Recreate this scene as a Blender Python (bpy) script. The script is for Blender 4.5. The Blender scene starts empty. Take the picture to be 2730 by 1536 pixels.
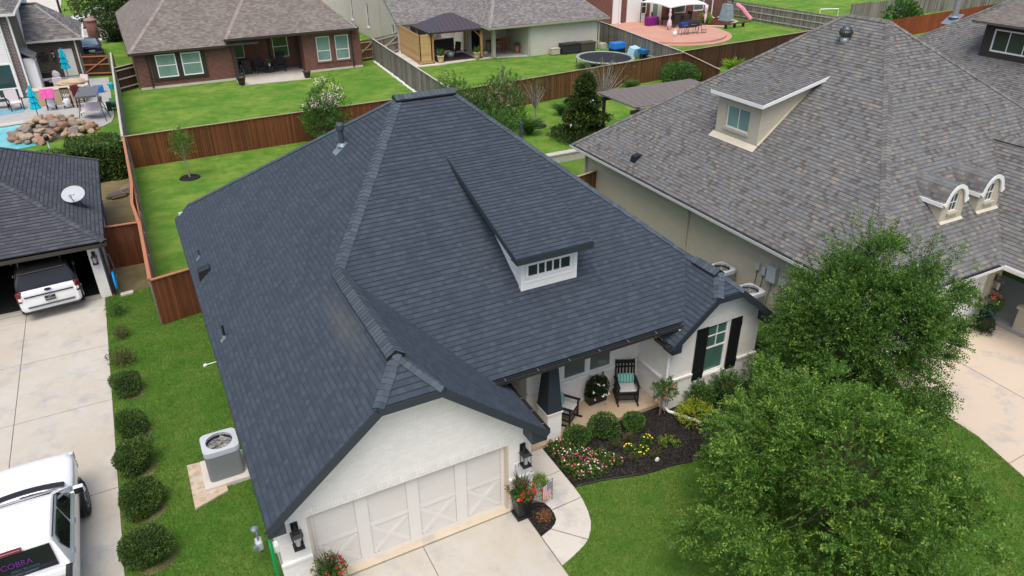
import bpy, math, random
import numpy as np
from mathutils import Vector, Matrix
random.seed(7); rng = np.random.default_rng(11)
SC = bpy.context.scene
COL = SC.collection
# ---------------------------------------------------------------- camera
YAW, PITCH, ROLL, FOC = 0.47845309, 0.50593768, -0.00645106, 1948.69
CAM = Vector((-6.1101, -12.0251, 13.9059))
fw = Vector((math.sin(YAW)*math.cos(PITCH), math.cos(YAW)*math.cos(PITCH), -math.sin(PITCH)))
rt = Vector((math.cos(YAW), -math.sin(YAW), 0)); up = rt.cross(fw)
cr, sr = math.cos(ROLL), math.sin(ROLL)
rt, up = rt*cr + up*sr, -rt*sr + up*cr
cd = bpy.data.cameras.new('camera'); cam = bpy.data.objects.new('camera', cd); COL.objects.link(cam)
cam.matrix_world = Matrix(((rt.x, up.x, -fw.x, CAM.x), (rt.y, up.y, -fw.y, CAM.y), (rt.z, up.z, -fw.z, CAM.z), (0, 0, 0, 1)))
cd.sensor_width = 36.0; cd.lens = FOC/2730*36.0; cd.clip_end = 1500
SC.camera = cam
# ---------------------------------------------------------------- light (overcast daylight)
w = bpy.data.worlds.new('World'); SC.world = w; w.use_nodes = True
SUN_EL, SUN_AZ = math.radians(66), math.radians(212)      # azimuth from +y towards +x
nt = w.node_tree; bg = nt.nodes['Background']; sky = nt.nodes.new('ShaderNodeTexSky')
sky.sky_type = 'NISHITA'; sky.sun_disc = False; sky.sun_elevation = SUN_EL; sky.sun_rotation = SUN_AZ
sky.air_density = 1.0; sky.dust_density = 5.0; sky.ozone_density = 1.0
nt.links.new(sky.outputs[0], bg.inputs[0]); bg.inputs[1].default_value = 0.15
sd = bpy.data.lights.new('sun', 'SUN'); sd.energy = 1.15; sd.angle = math.radians(42); sd.color = (1, 0.98, 0.95)
sun = bpy.data.objects.new('sun', sd); COL.objects.link(sun)
sdir = Vector((math.sin(SUN_AZ)*math.cos(SUN_EL), math.cos(SUN_AZ)*math.cos(SUN_EL), math.sin(SUN_EL)))
sun.rotation_euler = sdir.to_track_quat('Z', 'Y').to_euler()
SC.view_settings.view_transform = 'Standard'; SC.view_settings.look = 'None'
SC.view_settings.exposure = 0.52; SC.view_settings.gamma = 1
# ---------------------------------------------------------------- object helpers
def tag(o, label=None, cat=None, group=None, kind=None):
    if label: o['label'] = label
    if cat: o['category'] = cat
    if group: o['group'] = group
    if kind: o['kind'] = kind
    return o
def thing(name, label, cat, loc=(0, 0, 0), rz=0, group=None):
    o = bpy.data.objects.new(name, None); COL.objects.link(o)
    o.location = loc; o.rotation_euler = (0, 0, rz); o.empty_display_size = .2
    return tag(o, label, cat, group)
def wloc(o):
    v = Vector((0, 0, 0))
    while o is not None: v += o.location; o = o.parent
    return v
def kids(o): return [c for c in bpy.data.objects if c.parent == o]
def copy_tree(o, parent=None):
    c = o.copy(); COL.objects.link(c); c.parent = parent
    for ch in kids(o): copy_tree(ch, c)
    return c
def clip(poly, n, c):
    """keep side dot(n,p) >= c ; poly = list of Vectors"""
    out = []
    for i in range(len(poly)):
        a, b = poly[i], poly[(i+1) % len(poly)]
        da, db = n.dot(a)-c, n.dot(b)-c
        if da >= 0: out.append(a)
        if (da > 0 and db < 0) or (da < 0 and db > 0): out.append(a+(b-a)*(da/(da-db)))
    return out
class MB:
    def __init__(s): s.v = []; s.f = []; s.uv = []; s.mi = []
    def poly(s, pts, uv=None, mi=0):
        n = len(s.v); s.v += [tuple(p) for p in pts]; s.f.append(list(range(n, n+len(pts)))); s.uv.append(uv); s.mi.append(mi); return s
    def faces(s, vs, fs, mi=0):
        n = len(s.v); s.v += [tuple(p) for p in vs]
        for f in fs: s.f.append([i+n for i in f]); s.uv.append(None); s.mi.append(mi)
        return s
    def box(s, x0, x1, y0, y1, z0, z1, mi=0):
        return s.faces([(x0,y0,z0),(x1,y0,z0),(x1,y1,z0),(x0,y1,z0),(x0,y0,z1),(x1,y0,z1),(x1,y1,z1),(x0,y1,z1)],
            [(0,3,2,1),(4,5,6,7),(0,1,5,4),(1,2,6,5),(2,3,7,6),(3,0,4,7)], mi)
    def rbox(s, c, sx, sy, sz, rz=0, rx=0, ry=0, mi=0, taper=1):
        M = Matrix.Rotation(rz, 3, 'Z') @ Matrix.Rotation(ry, 3, 'Y') @ Matrix.Rotation(rx, 3, 'X'); c = Vector(c); P = []
        for k in (-1, 1):
            t = taper if k > 0 else 1
            for i, j in ((-1,-1),(1,-1),(1,1),(-1,1)): P.append(c+M@Vector((i*sx/2*t, j*sy/2*t, k*sz/2)))
        return s.faces(P, [(0,3,2,1),(4,5,6,7),(0,1,5,4),(1,2,6,5),(2,3,7,6),(3,0,4,7)], mi)
    def beam(s, a, b, wd, ht, upv=(0, 0, 1), mi=0, off=0):
        """box from a to b, wd sideways, ht along up"""
        a, b, upv = Vector(a), Vector(b), Vector(upv); d = (b-a).normalized(); sd_ = d.cross(upv).normalized(); u = sd_.cross(d)
        P = []
        for q in (a, b):
            for i, j in ((-1,-1),(1,-1),(1,1),(-1,1)): P.append(q+sd_*(i*wd/2)+u*(j*ht/2+off))
        return s.faces(P, [(0,1,2,3),(7,6,5,4),(0,4,5,1),(1,5,6,2),(2,6,7,3),(3,7,4,0)], mi)
    def tube(s, pts, r, n=8, mi=0, cap=True):
        pts = [Vector(p) for p in pts]; R = r if isinstance(r, (list, tuple)) else [r]*len(pts)
        base = len(s.v); prev = None
        for i, p in enumerate(pts):
            d = (pts[min(i+1, len(pts)-1)]-pts[max(i-1, 0)]).normalized()
            if prev is None:
                a = Vector((0, 0, 1)) if abs(d.z) < .9 else Vector((1, 0, 0)); prev = d.cross(a).normalized()
            e1 = (prev-d*prev.dot(d)).normalized(); e2 = d.cross(e1); prev = e1
            for k in range(n):
                t = 2*math.pi*k/n; s.v.append(tuple(p+e1*(math.cos(t)*R[i])+e2*(math.sin(t)*R[i])))
        fs = []
        for i in range(len(pts)-1):
            for k in range(n):
                k2 = (k+1) % n; fs.append((base+i*n+k, base+i*n+k2, base+(i+1)*n+k2, base+(i+1)*n+k))
        if cap: fs.append(tuple(base+k for k in range(n))[::-1]); fs.append(tuple(base+(len(pts)-1)*n+k for k in range(n)))
        for f in fs: s.f.append(list(f)); s.uv.append(None); s.mi.append(mi)
        return s
    def lathe(s, prof, c=(0, 0, 0), n=20, mi=0, sx=1, sy=1, ph=0, cap=True):
        base = len(s.v); c = Vector(c)
        for r, z in prof:
            for k in range(n):
                t = 2*math.pi*k/n+ph; s.v.append((c.x+r*math.cos(t)*sx, c.y+r*math.sin(t)*sy, c.z+z))
        for i in range(len(prof)-1):
            for k in range(n):
                k2 = (k+1) % n; s.f.append([base+i*n+k, base+i*n+k2, base+(i+1)*n+k2, base+(i+1)*n+k]); s.uv.append(None); s.mi.append(mi)
        if not cap: return s
        s.f.append([base+k for k in range(n)][::-1]); s.uv.append(None); s.mi.append(mi)
        s.f.append([base+(len(prof)-1)*n+k for k in range(n)]); s.uv.append(None); s.mi.append(mi)
        return s
    def prism(s, pts, z0, z1, mi=0):
        n = len(pts)
        vs = [(p[0], p[1], z0) for p in pts]+[(p[0], p[1], z1) for p in pts]
        fs = [tuple(range(n))[::-1], tuple(range(n, 2*n))]+[(i, (i+1) % n, (i+1) % n+n, i+n) for i in range(n)]
        return s.faces(vs, fs, mi)
    def build(s, name, mats, parent=None, world=True, smooth=False, bevel=0, bseg=2):
        off = wloc(parent) if (parent is not None and world) else Vector((0, 0, 0))
        me = bpy.data.meshes.new(name)
        V = np.array(s.v, dtype=float)
        Vo = V-np.array(off)
        me.from_pydata(Vo.tolist(), [], s.f)
        if not isinstance(mats, (list, tuple)): mats = [mats]
        for m in mats: me.materials.append(m)
        me.polygons.foreach_set('material_index', s.mi)
        uvl = me.uv_layers.new(name='uv'); data = []
        for f, u in zip(s.f, s.uv):
            if u is not None:
                for q in u: data += [q[0], q[1]]
                continue
            P = V[f]; n = np.zeros(3)
            for i in range(len(P)):
                a, b = P[i], P[(i+1) % len(P)]; n += np.cross(a, b)
            l = np.linalg.norm(n); n = n/l if l > 1e-12 else np.array([0, 0, 1.])
            if abs(n[2]) > .97:
                for p in P: data += [p[0], p[1]]
            else:
                t = np.array([-n[1], n[0], 0]); t /= np.linalg.norm(t); b = np.cross(n, t)
                if b[2] < 0: b = -b
                for p in P: data += [float(p@t), float(p@b)]
        uvl.data.foreach_set('uv', data)
        if smooth: me.polygons.foreach_set('use_smooth', [True]*len(me.polygons))
        me.update()
        o = bpy.data.objects.new(name, me); COL.objects.link(o)
        if parent is not None: o.parent = parent
        if bevel:
            md = o.modifiers.new('bevel', 'BEVEL'); md.width = bevel; md.segments = bseg; md.limit_method = 'ANGLE'; md.angle_limit = math.radians(35)
            md.harden_normals = False
            me.polygons.foreach_set('use_smooth', [True]*len(me.polygons))
            ws = o.modifiers.new('wn', 'WEIGHTED_NORMAL'); ws.keep_sharp = True
        return o
# ---------------------------------------------------------------- material helpers
class NT:
    def __init__(s, name):
        s.m = bpy.data.materials.new(name); s.m.use_nodes = True; s.t = s.m.node_tree
        s.b = s.t.nodes['Principled BSDF']; s.out = s.t.nodes['Material Output']
    def n(s, typ, **kw):
        nd = s.t.nodes.new('ShaderNode'+typ)
        for k, v in kw.items():
            if k.startswith('_'): setattr(nd, k[1:], v)
            else: s.set(nd, k, v)
        return nd
    def set(s, nd, k, v):
        inp = nd.inputs[int(k[1:])] if k[0] == 'i' and k[1:].isdigit() else nd.inputs[k]
        if isinstance(v, bpy.types.NodeSocket): s.t.links.new(v, inp)
        else: inp.default_value = v
    def math(s, op, a, b=None, c=None):
        nd = s.t.nodes.new('ShaderNodeMath'); nd.operation = op
        for i, v in enumerate((a, b, c)):
            if v is None: continue
            if isinstance(v, bpy.types.NodeSocket): s.t.links.new(v, nd.inputs[i])
            else: nd.inputs[i].default_value = v
        return nd.outputs[0]
    def ramp(s, fac, stops, interp='LINEAR'):
        nd = s.t.nodes.new('ShaderNodeValToRGB'); nd.color_ramp.interpolation = interp
        el = nd.color_ramp.elements
        while len(el) < len(stops): el.new(.5)
        for e, (p, c) in zip(el, stops): e.position = p; e.color = (*c, 1) if len(c) == 3 else c
        s.t.links.new(fac, nd.inputs[0]); return nd.outputs[0]
    def mix(s, fac, a, b, mode='MIX'):
        nd = s.t.nodes.new('ShaderNodeMix'); nd.data_type = 'RGBA'; nd.blend_type = mode
        for i, v in ((0, fac), (6, a), (7, b)):
            if isinstance(v, bpy.types.NodeSocket): s.t.links.new(v, nd.inputs[i])
            else: nd.inputs[i].default_value = (v if i == 0 else ((*v, 1) if len(v) == 3 else v))
        return nd.outputs[2]
    def noise(s, vec, scale, detail=3, rough=.55, dim='3D', out=0):
        nd = s.t.nodes.new('ShaderNodeTexNoise'); nd.noise_dimensions = dim
        if vec is not None: s.t.links.new(vec, nd.inputs['Vector'])
        nd.inputs['Scale'].default_value = scale; nd.inputs['Detail'].default_value = detail; nd.inputs['Roughness'].default_value = rough
        return nd.outputs[out]
    def uv(s): return s.n('TexCoord').outputs['UV']
    def obj(s): return s.n('TexCoord').outputs['Object']
    def geo(s): return s.n('NewGeometry').outputs['Position']
    def bump(s, h, strength=.5, dist=.01, prev=None):
        nd = s.n('Bump', Height=h, Strength=strength, Distance=dist)
        if prev is not None: s.t.links.new(prev, nd.inputs['Normal'])
        s.t.links.new(nd.outputs[0], s.b.inputs['Normal']); return nd.outputs[0]
    def col(s, c): s.set(s.b, 'Base Color', c if isinstance(c, bpy.types.NodeSocket) else (*c, 1))
    def fin(s, rough=.8, spec=.3, metal=0):
        s.set(s.b, 'Roughness', rough); s.set(s.b, 'Specular IOR Level', spec); s.set(s.b, 'Metallic', metal); return s.m
def h2l(r, g, b):
    f = lambda c: (c/255/12.92 if c <= 10 else ((c/255+.055)/1.055)**2.4)
    return (f(r), f(g), f(b))
def sc(c, k): return tuple(min(1, x*k) for x in c)
MC = {}
def plain(name, c, rough=.6, var=.12, scale=6, spec=.4, metal=0, bump=0, coat=0):
    if name in MC: return MC[name]
    t = NT(name); p = t.geo()
    n1 = t.noise(p, scale, 4)
    t.col(t.mix(n1, sc(c, 1-var), sc(c, 1+var)))
    if bump: t.bump(t.noise(p, scale*12, 3), bump, .01)
    if coat: t.set(t.b, 'Coat Weight', coat); t.set(t.b, 'Coat Roughness', .05)
    r = t.math('ADD', t.math('MULTIPLY', n1, .15), rough-.07); t.fin(rough, spec, metal); t.set(t.b, 'Roughness', r)
    MC[name] = t.m; return t.m
def shingles(name, stops, exp=.145, tab=.23, line=.45, blotch=.18, scuff=False):
    t = NT(name); uv = t.uv(); sx = t.n('SeparateXYZ', i0=uv); u, v = sx.outputs[0], sx.outputs[1]
    vv = t.math('DIVIDE', v, exp); row = t.math('FLOOR', vv); fv = t.math('FRACT', vv)
    rr = t.n('TexWhiteNoise', _noise_dimensions='1D', W=row).outputs[0]
    uu = t.math('ADD', t.math('DIVIDE', u, tab), t.math('MULTIPLY', rr, 7.3))
    # uneven tab widths
    uu = t.math('ADD', uu, t.math('MULTIPLY', t.math('SINE', t.math('MULTIPLY', uu, 1.7)), .16))
    colm = t.math('FLOOR', uu); fu = t.math('FRACT', uu)
    cell = t.n('CombineXYZ', i0=colm, i1=row, i2=0.5).outputs[0]
    wn = t.n('TexWhiteNoise', _noise_dimensions='3D', Vector=cell).outputs[0]
    c = t.ramp(wn, stops, 'CONSTANT' if len(stops) > 3 else 'LINEAR')
    P = t.geo()
    bl = t.noise(P, .55, 4, .6)
    k = t.math('ADD', t.math('MULTIPLY', bl, 2*blotch), 1-blotch)
    gr = t.noise(P, 42, 3, .8); k = t.math('MULTIPLY', k, t.math('ADD', t.math('MULTIPLY', gr, .9), .55))
    # course joint with shadow line painted in; painted shadow on every second (laminated) tab
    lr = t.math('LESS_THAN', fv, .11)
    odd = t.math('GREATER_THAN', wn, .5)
    tab_shadow = t.math('MULTIPLY', odd, t.math('GREATER_THAN', fv, .80))
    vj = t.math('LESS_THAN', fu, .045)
    d = t.math('MAXIMUM', t.math('MULTIPLY', lr, line), t.math('MAXIMUM', t.math('MULTIPLY', tab_shadow, line*.8), t.math('MULTIPLY', vj, line*.45)))
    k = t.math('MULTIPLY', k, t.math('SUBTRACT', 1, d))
    st = t.noise(t.n('Mapping', Vector=uv, Scale=(2.6, .32, 1)).outputs[0], 1.0, 5, .65)
    k = t.math('MULTIPLY', k, t.math('ADD', t.math('MULTIPLY', st, .36), .82))
    cc = t.n('VectorMath', _operation='SCALE', i0=c, Scale=k).outputs[0]
    if scuff:   # worn granules left of the garage ridge vent
        px, py, pz = t.n('SeparateXYZ', i0=P).outputs[:3]
        m1 = t.math('SUBTRACT', 1, t.math('MINIMUM', t.math('DIVIDE', t.math('ABSOLUTE', t.math('ADD', px, 2.92)), .34), 1))
        m2 = t.math('SUBTRACT', 1, t.math('MINIMUM', t.math('DIVIDE', t.math('ABSOLUTE', t.math('SUBTRACT', py, 2.6)), 1.9), 1))
        m = t.math('MULTIPLY', t.math('MULTIPLY', m1, m2), t.math('MULTIPLY', t.noise(P, 5, 5, .7), .45))
        cc = t.mix(m, cc, (.17, .155, .115))
    t.col(cc)
    hgt = t.math('ADD', t.math('MULTIPLY', t.math('SUBTRACT', 1, fv), .6), t.math('ADD', t.math('MULTIPLY', odd, .25), t.math('MULTIPLY', gr, .25)))
    t.bump(hgt, .6, .012)
    return t.fin(.92, .25)
def bricks(name, c1, c2, mortar, bw=.2, bh=.075, ms=.008, bump=.4, var=.15, contrast=1):
    t = NT(name); uv = t.uv()
    b = t.n('TexBrick', Vector=uv, Color1=(*c1, 1), Color2=(*c2, 1), Mortar=(*mortar, 1), Scale=1)
    b.inputs['Brick Width'].default_value = bw; b.inputs['Row Height'].default_value = bh
    b.inputs['Mortar Size'].default_value = ms; b.inputs['Mortar Smooth'].default_value = .25; b.inputs['Bias'].default_value = 0
    P = t.geo(); n1 = t.noise(P, 1.3, 5, .6); n2 = t.noise(P, 25, 3)
    k = t.math('ADD', t.math('MULTIPLY', n1, var*1.6), t.math('ADD', t.math('MULTIPLY', n2, var*.8), 1-var*1.2))
    t.col(t.n('VectorMath', _operation='SCALE', i0=b.outputs[0], Scale=k).outputs[0])
    t.bump(t.math('ADD', t.math('SUBTRACT', 1, b.outputs[1]), t.math('MULTIPLY', n2, .3)), bump, .008)
    return t.fin(.85, .3)
def boards(name, c1, c2, wd=.14, gap=.06, horizontal=False, streak=1.0, dark=.25, rough=.85):
    """planks: colour differs board by board, grain runs along the board"""
    t = NT(name); uv = t.uv(); s_ = t.n('SeparateXYZ', i0=uv); u, v = s_.outputs[0], s_.outputs[1]
    if horizontal: u, v = v, u
    uu = t.math('DIVIDE', u, wd); i = t.math('FLOOR', uu); f = t.math('FRACT', uu)
    wn = t.n('TexWhiteNoise', _noise_dimensions='1D', W=i).outputs[0]
    vec = t.n('CombineXYZ', i0=t.math('MULTIPLY', u, 26), i1=t.math('MULTIPLY', v, 1.6), i2=t.math('MULTIPLY', wn, 37)).outputs[0]
    g = t.noise(vec, 1.0, 5, .65)
    big = t.noise(t.geo(), .5, 3)
    k = t.math('ADD', t.math('MULTIPLY', wn, .55), t.math('ADD', t.math('MULTIPLY', g, .7*streak), t.math('MULTIPLY', big, .35)))
    k = t.math('SUBTRACT', k, .35*streak)
    c = t.mix(k, c1, c2)
    gl = t.math('LESS_THAN', f, gap)
    c = t.mix(t.math('MULTIPLY', gl, 1-dark), c, (0.01, .007, .005))
    t.col(c); t.bump(t.math('SUBTRACT', t.math('MULTIPLY', g, .3), gl), .5, .01)
    return t.fin(rough, .25)
def grass_mat(name, a, b, dry, patch=.35, scale=1.0, dryamt=.5):
    t = NT(name); P = t.geo()
    n1 = t.noise(P, .35*scale, 5, .6); n2 = t.noise(P, 2.2*scale, 5, .7); n3 = t.noise(P, 28*scale, 4, .75)
    f = t.math('ADD', t.math('MULTIPLY', n2, .5), t.math('MULTIPLY', n3, .9)); f = t.math('SUBTRACT', f, .2)
    c = t.mix(f, a, b)
    n4 = t.noise(P, .95*scale, 6, .75)
    d = t.ramp(t.math('ADD', t.math('MULTIPLY', n1, .4), t.math('MULTIPLY', n4, .6)), [(.44, (0, 0, 0)), (.62, (1, 1, 1))])
    c = t.mix(t.math('MULTIPLY', d, dryamt), c, dry)
    sp = t.math('MULTIPLY', t.math('GREATER_THAN', t.noise(P, 60*scale, 3, .7), .64), .4)
    c = t.mix(sp, c, dry)
    t.col(c); t.bump(t.math('ADD', n3, t.noise(P, 90*scale, 2)), .9, .03)
    return t.fin(.95, .15)
def concrete(name, c, stain=(.5, .4, .28), sa=.5, rough=.9):
    t = NT(name); P = t.geo()
    n1 = t.noise(P, .45, 6, .6); n2 = t.noise(P, 3.2, 6, .7); n3 = t.noise(P, 60, 3, .7)
    f = t.ramp(t.math('ADD', t.math('MULTIPLY', n1, .65), t.math('MULTIPLY', n2, .35)), [(.40, (0, 0, 0)), (.60, (1, 1, 1))])
    cc = t.mix(t.math('MULTIPLY', f, sa), c, stain)
    grey = t.ramp(t.noise(P, 1.1, 6, .65), [(.52, (0, 0, 0)), (.68, (1, 1, 1))])
    cc = t.mix(t.math('MULTIPLY', grey, .55), cc, (.26, .27, .29))
    spk = t.math('ADD', t.math('MULTIPLY', n3, .35), .83)
    t.col(t.n('VectorMath', _operation='SCALE', i0=cc, Scale=spk).outputs[0])
    t.bump(n3, .25, .004); return t.fin(rough, .3)
def mulch_mat(name, a, b):
    t = NT(name); P = t.geo(); v = t.n('TexVoronoi', Vector=P, Scale=26.0); n = t.noise(P, 9, 5, .8)
    x = t.n('SeparateXYZ', i0=v.outputs[1]).outputs[0]
    t.col(t.ramp(t.math('ADD', t.math('MULTIPLY', x, .6), t.math('MULTIPLY', n, .4)), [(.2, a), (.7, b), (.95, sc(b, 2.4))])); t.bump(t.math('ADD', x, n), 1, .03); return t.fin(.95, .15)
def leafmat(name, stops, rough=.5, trans=.35):
    """uv.x = random per leaf, uv.y = per twig"""
    t = NT(name); s_ = t.n('SeparateXYZ', i0=t.uv())
    f = t.math('ADD', t.math('MULTIPLY', s_.outputs[0], .45), t.math('MULTIPLY', s_.outputs[1], .55))
    c = t.ramp(f, stops); t.col(c); t.fin(rough, .35)
    tr = t.n('BsdfTranslucent', Color=c); mx = t.n('MixShader', Fac=trans)
    t.t.links.new(t.b.outputs[0], mx.inputs[1]); t.t.links.new(tr.outputs[0], mx.inputs[2]); t.t.links.new(mx.outputs[0], t.out.inputs[0])
    return t.m
def glass_mat(name, c, stripes=0, rough=.08):
    t = NT(name); n = t.noise(t.geo(), 1.5, 3)
    cc = t.mix(n, sc(c, .6), sc(c, 1.4))
    if stripes:
        v = t.n('SeparateXYZ', i0=t.uv()).outputs[1]
        f = t.math('GREATER_THAN', t.math('FRACT', t.math('DIVIDE', v, stripes)), .72); cc = t.mix(t.math('MULTIPLY', f, .55), cc, sc(c, .35))
    t.col(cc); t.fin(rough, .6); return t.m
# ---------------------------------------------------------------- materials
dk = h2l
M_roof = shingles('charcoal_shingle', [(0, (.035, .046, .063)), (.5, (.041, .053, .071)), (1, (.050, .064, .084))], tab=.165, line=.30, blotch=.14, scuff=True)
M_cap = shingles('charcoal_cap_shingle', [(0, (.048, .063, .080)), (1, (.070, .088, .108))], tab=3.0, line=.45, blotch=.2)
M_droof = shingles('dark_grey_shingle', [(0, (.048, .052, .063)), (.5, (.060, .064, .077)), (1, (.078, .082, .095))], line=.5)
M_mroof = shingles('mixed_brown_shingle', [(0, (.118, .120, .120)), (.2, (.138, .141, .142)), (.40, (.130, .124, .117)), (.56, (.150, .156, .158)), (.74, (.100, .092, .087)), (.85, (.150, .147, .139)), (.93, (.195, .176, .150))], tab=.155, line=.30, blotch=.12)
M_mcap = shingles('mixed_brown_cap', [(0, (.105, .10, .095)), (1, (.175, .172, .166))], tab=3.0, line=.3)
M_broof = shingles('weathered_brown_shingle', [(0, (.15, .132, .118)), (.3, (.195, .170, .150)), (.6, (.23, .205, .182)), (.85, (.17, .146, .130))], tab=.26, line=.38)
M_bcap = shingles('weathered_brown_cap', [(0, (.22, .18, .16)), (1, (.29, .25, .22))], tab=3.0, line=.3)
M_groof = shingles('weathered_grey_shingle', [(0, (.15, .14, .135)), (.3, (.205, .19, .18)), (.6, (.25, .235, .225)), (.85, (.15, .145, .15))], tab=.26, line=.4)
M_grcap = shingles('weathered_grey_cap', [(0, (.2, .19, .18)), (1, (.27, .25, .24))], tab=3.0, line=.3)
M_wbrick = bricks('painted_white_brick', (.74, .72, .68), (.80, .785, .75), (.71, .69, .65), ms=.005, bump=.35, var=.06)
M_wsold = bricks('white_soldier_brick', (.72, .70, .655), (.80, .78, .74), (.63, .60, .56), bw=.075, bh=.22, ms=.005, bump=.4, var=.06)
M_tbrick = bricks('painted_tan_brick', (.50, .455, .355), (.54, .495, .39), (.40, .36, .275), ms=.007, bump=.6, var=.08)
M_tsold = bricks('tan_soldier_brick', (.46, .42, .325), (.51, .465, .36), (.28, .245, .18), bw=.075, bh=.22, ms=.007, bump=.6, var=.08)
M_cbrick = bricks('cream_brick', (.50, .49, .42), (.56, .545, .47), (.42, .40, .34), ms=.007, bump=.5, var=.08)
M_rbrick = bricks('red_brick', (.175, .050, .037), (.085, .030, .025), (.26, .20, .165), ms=.009, bump=.5, var=.3, bw=.24, bh=.095)
M_rsold = bricks('red_soldier_brick', (.20, .06, .045), (.13, .045, .035), (.30, .25, .21), bw=.09, bh=.25, ms=.012, bump=.5, var=.2)
M_dbrick = bricks('dark_brown_brick', (.075, .052, .040), (.045, .035, .032), (.26, .225, .17), ms=.012, bump=.5, var=.2, bw=.26, bh=.10)
M_pbrick = bricks('purple_brown_brick', (.13, .095, .095), (.07, .05, .055), (.42, .36, .32), ms=.014, bump=.5, var=.2, bw=.26, bh=.10)
M_tanb = bricks('taupe_side_brick', (.17, .14, .105), (.13, .105, .08), (.22, .185, .14), ms=.012, bump=.5, var=.2, bw=.26, bh=.10)
M_trim = plain('slate_trim_paint', (.028, .037, .047), .5, .1, 3)
M_gutter = plain('dark_bronze_gutter', (.045, .040, .036), .35, .15, 5, spec=.6)
M_wtrim = plain('white_trim_paint', (.78, .78, .76), .45, .05, 4)
M_gdoor = plain('cream_door_paint', (.655, .63, .59), .5, .04, 3)
M_gdoor2 = plain('pale_overlay_paint', (.685, .665, .63), .5, .04, 3)
M_black = plain('black_paint', (.012, .012, .014), .35, .3, 5, spec=.5)
M_dark = plain('dark_recess', (.008, .008, .008), .9, .2, 3)
M_garshade = plain('garage_interior', (.012, .012, .012), .9, .3, 2)  # near black: shade inside the open garage put into the colour
M_wood = boards('stained_cedar_picket', (.065, .022, .009), (.225, .075, .028), gap=.05, dark=.35)
M_woodrail = plain('orange_cedar_rail', (.36, .15, .075), .8, .25, 8)
M_brown = boards('brown_stained_picket', (.045, .022, .009), (.215, .105, .04), gap=.06, dark=.25, streak=1.2)
M_brownd = boards('dark_brown_picket', (.028, .014, .008), (.11, .052, .026), gap=.05)
M_orange = boards('orange_stained_picket', (.13, .03, .01), (.33, .085, .03), gap=.04)
M_greyw = boards('weathered_grey_picket', (.065, .055, .048), (.36, .33, .29), gap=.07, streak=1.4)
M_greyrail = plain('weathered_rail', (.42, .39, .34), .9, .3, 8)
M_brownrail = plain('tan_cap_rail', (.33, .24, .16), .85, .25, 8)
M_post = plain('galvanised_post', (.30, .31, .31), .4, .15, 4, metal=.6)
M_pine = boards('new_pine_board', (.40, .25, .10), (.60, .41, .19), wd=.19, gap=.035, horizontal=True, dark=.5, streak=.5)
M_pinep = plain('pine_post', (.44, .25, .10), .75, .25, 9)
M_grass = grass_mat('front_lawn_grass', (.036, .105, .012), (.105, .235, .030), (.24, .28, .07), dryamt=.5)
M_gback = grass_mat('back_lawn_grass', (.042, .120, .012), (.108, .255, .028), (.27, .33, .065), scale=.9, dryamt=.6)
M_conc = concrete('driveway_concrete', (.46, .44, .395), (.40, .34, .25), .6)
M_conc2 = concrete('walkway_concrete', (.53, .50, .45), (.45, .41, .34), .4)
M_conc3 = concrete('tan_driveway_concrete', (.52, .44, .35), (.48, .39, .30), .3)
M_deck = concrete('grey_deck_concrete', (.36, .36, .35), (.30, .30, .30), .4)
M_porch = concrete('porch_concrete', (.46, .36, .25), (.38, .27, .17), .6)
M_apron = concrete('apron_concrete', (.57, .50, .39), (.44, .36, .24), .5)
M_pink = concrete('pink_stamped_concrete', (.50, .27, .20), (.38, .18, .12), .4)
M_joint = plain('joint_line', (.17, .14, .12), .95, .2, 5)
M_mulch = mulch_mat('dark_mulch', (.008, .007, .007), (.036, .031, .029))
M_rmulch = mulch_mat('red_mulch', (.05, .012, .008), (.13, .04, .025))
M_dirt = grass_mat('bare_dirt', (.17, .13, .075), (.28, .22, .13), (.09, .10, .03), dryamt=.7)
M_shadegrass = M_dirt
M_glassd = glass_mat('dark_window_glass', (.035, .045, .045))
M_glassg = glass_mat('green_blind_glass', (.07, .16, .125), stripes=.055)
M_glasst = glass_mat('teal_blind_glass', (.20, .32, .285), stripes=.06)
M_glassb = glass_mat('grey_blind_glass', (.13, .15, .135), stripes=.05)
M_steel = plain('grey_steel', (.36, .37, .38), .4, .1, 5, metal=.5)
M_carw = plain('white_car_paint', (.78, .79, .80), .25, .02, 1, coat=.8)
M_cgl = plain('car_glass', (.010, .011, .014), .04, .1, 2, spec=.5)
M_tire = plain('tyre_rubber', (.018, .018, .019), .85, .3, 14)
M_chrome = plain('silver_metal', (.55, .56, .58), .25, .05, 4, metal=.9)
M_redl = plain('red_lens', (.13, .008, .012), .15, .1, 3, coat=.6)
M_bark = plain('tree_bark', (.12, .09, .065), .9, .35, 10, bump=.6)
M_white = plain('bright_white_plastic', (.80, .80, .80), .4, .04, 5)
M_lf_big = leafmat('elm_leaf', [(.05, (.032, .084, .012)), (.38, (.080, .178, .026)), (.63, (.145, .270, .040)), (.86, (.25, .37, .05)), (.98, (.50, .52, .07))])
M_lf_big2 = leafmat('dark_elm_leaf', [(.05, (.026, .070, .012)), (.42, (.066, .150, .025)), (.70, (.120, .230, .036)), (.88, (.23, .35, .05)), (.99, (.42, .47, .07))])
M_lf_dark = leafmat('dark_evergreen_leaf', [(.1, (.010, .022, .006)), (.5, (.022, .048, .010)), (.9, (.045, .080, .014))])
M_lf_box = leafmat('boxwood_leaf', [(.1, (.030, .068, .016)), (.5, (.075, .140, .030)), (.9, (.16, .24, .055))])
M_lf_mid = leafmat('mid_green_leaf', [(.1, (.026, .075, .014)), (.5, (.065, .160, .028)), (.9, (.15, .26, .045))])
M_lf_lime = leafmat('lime_leaf', [(.1, (.09, .19, .02)), (.5, (.20, .33, .03)), (.9, (.42, .48, .04))])
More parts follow.
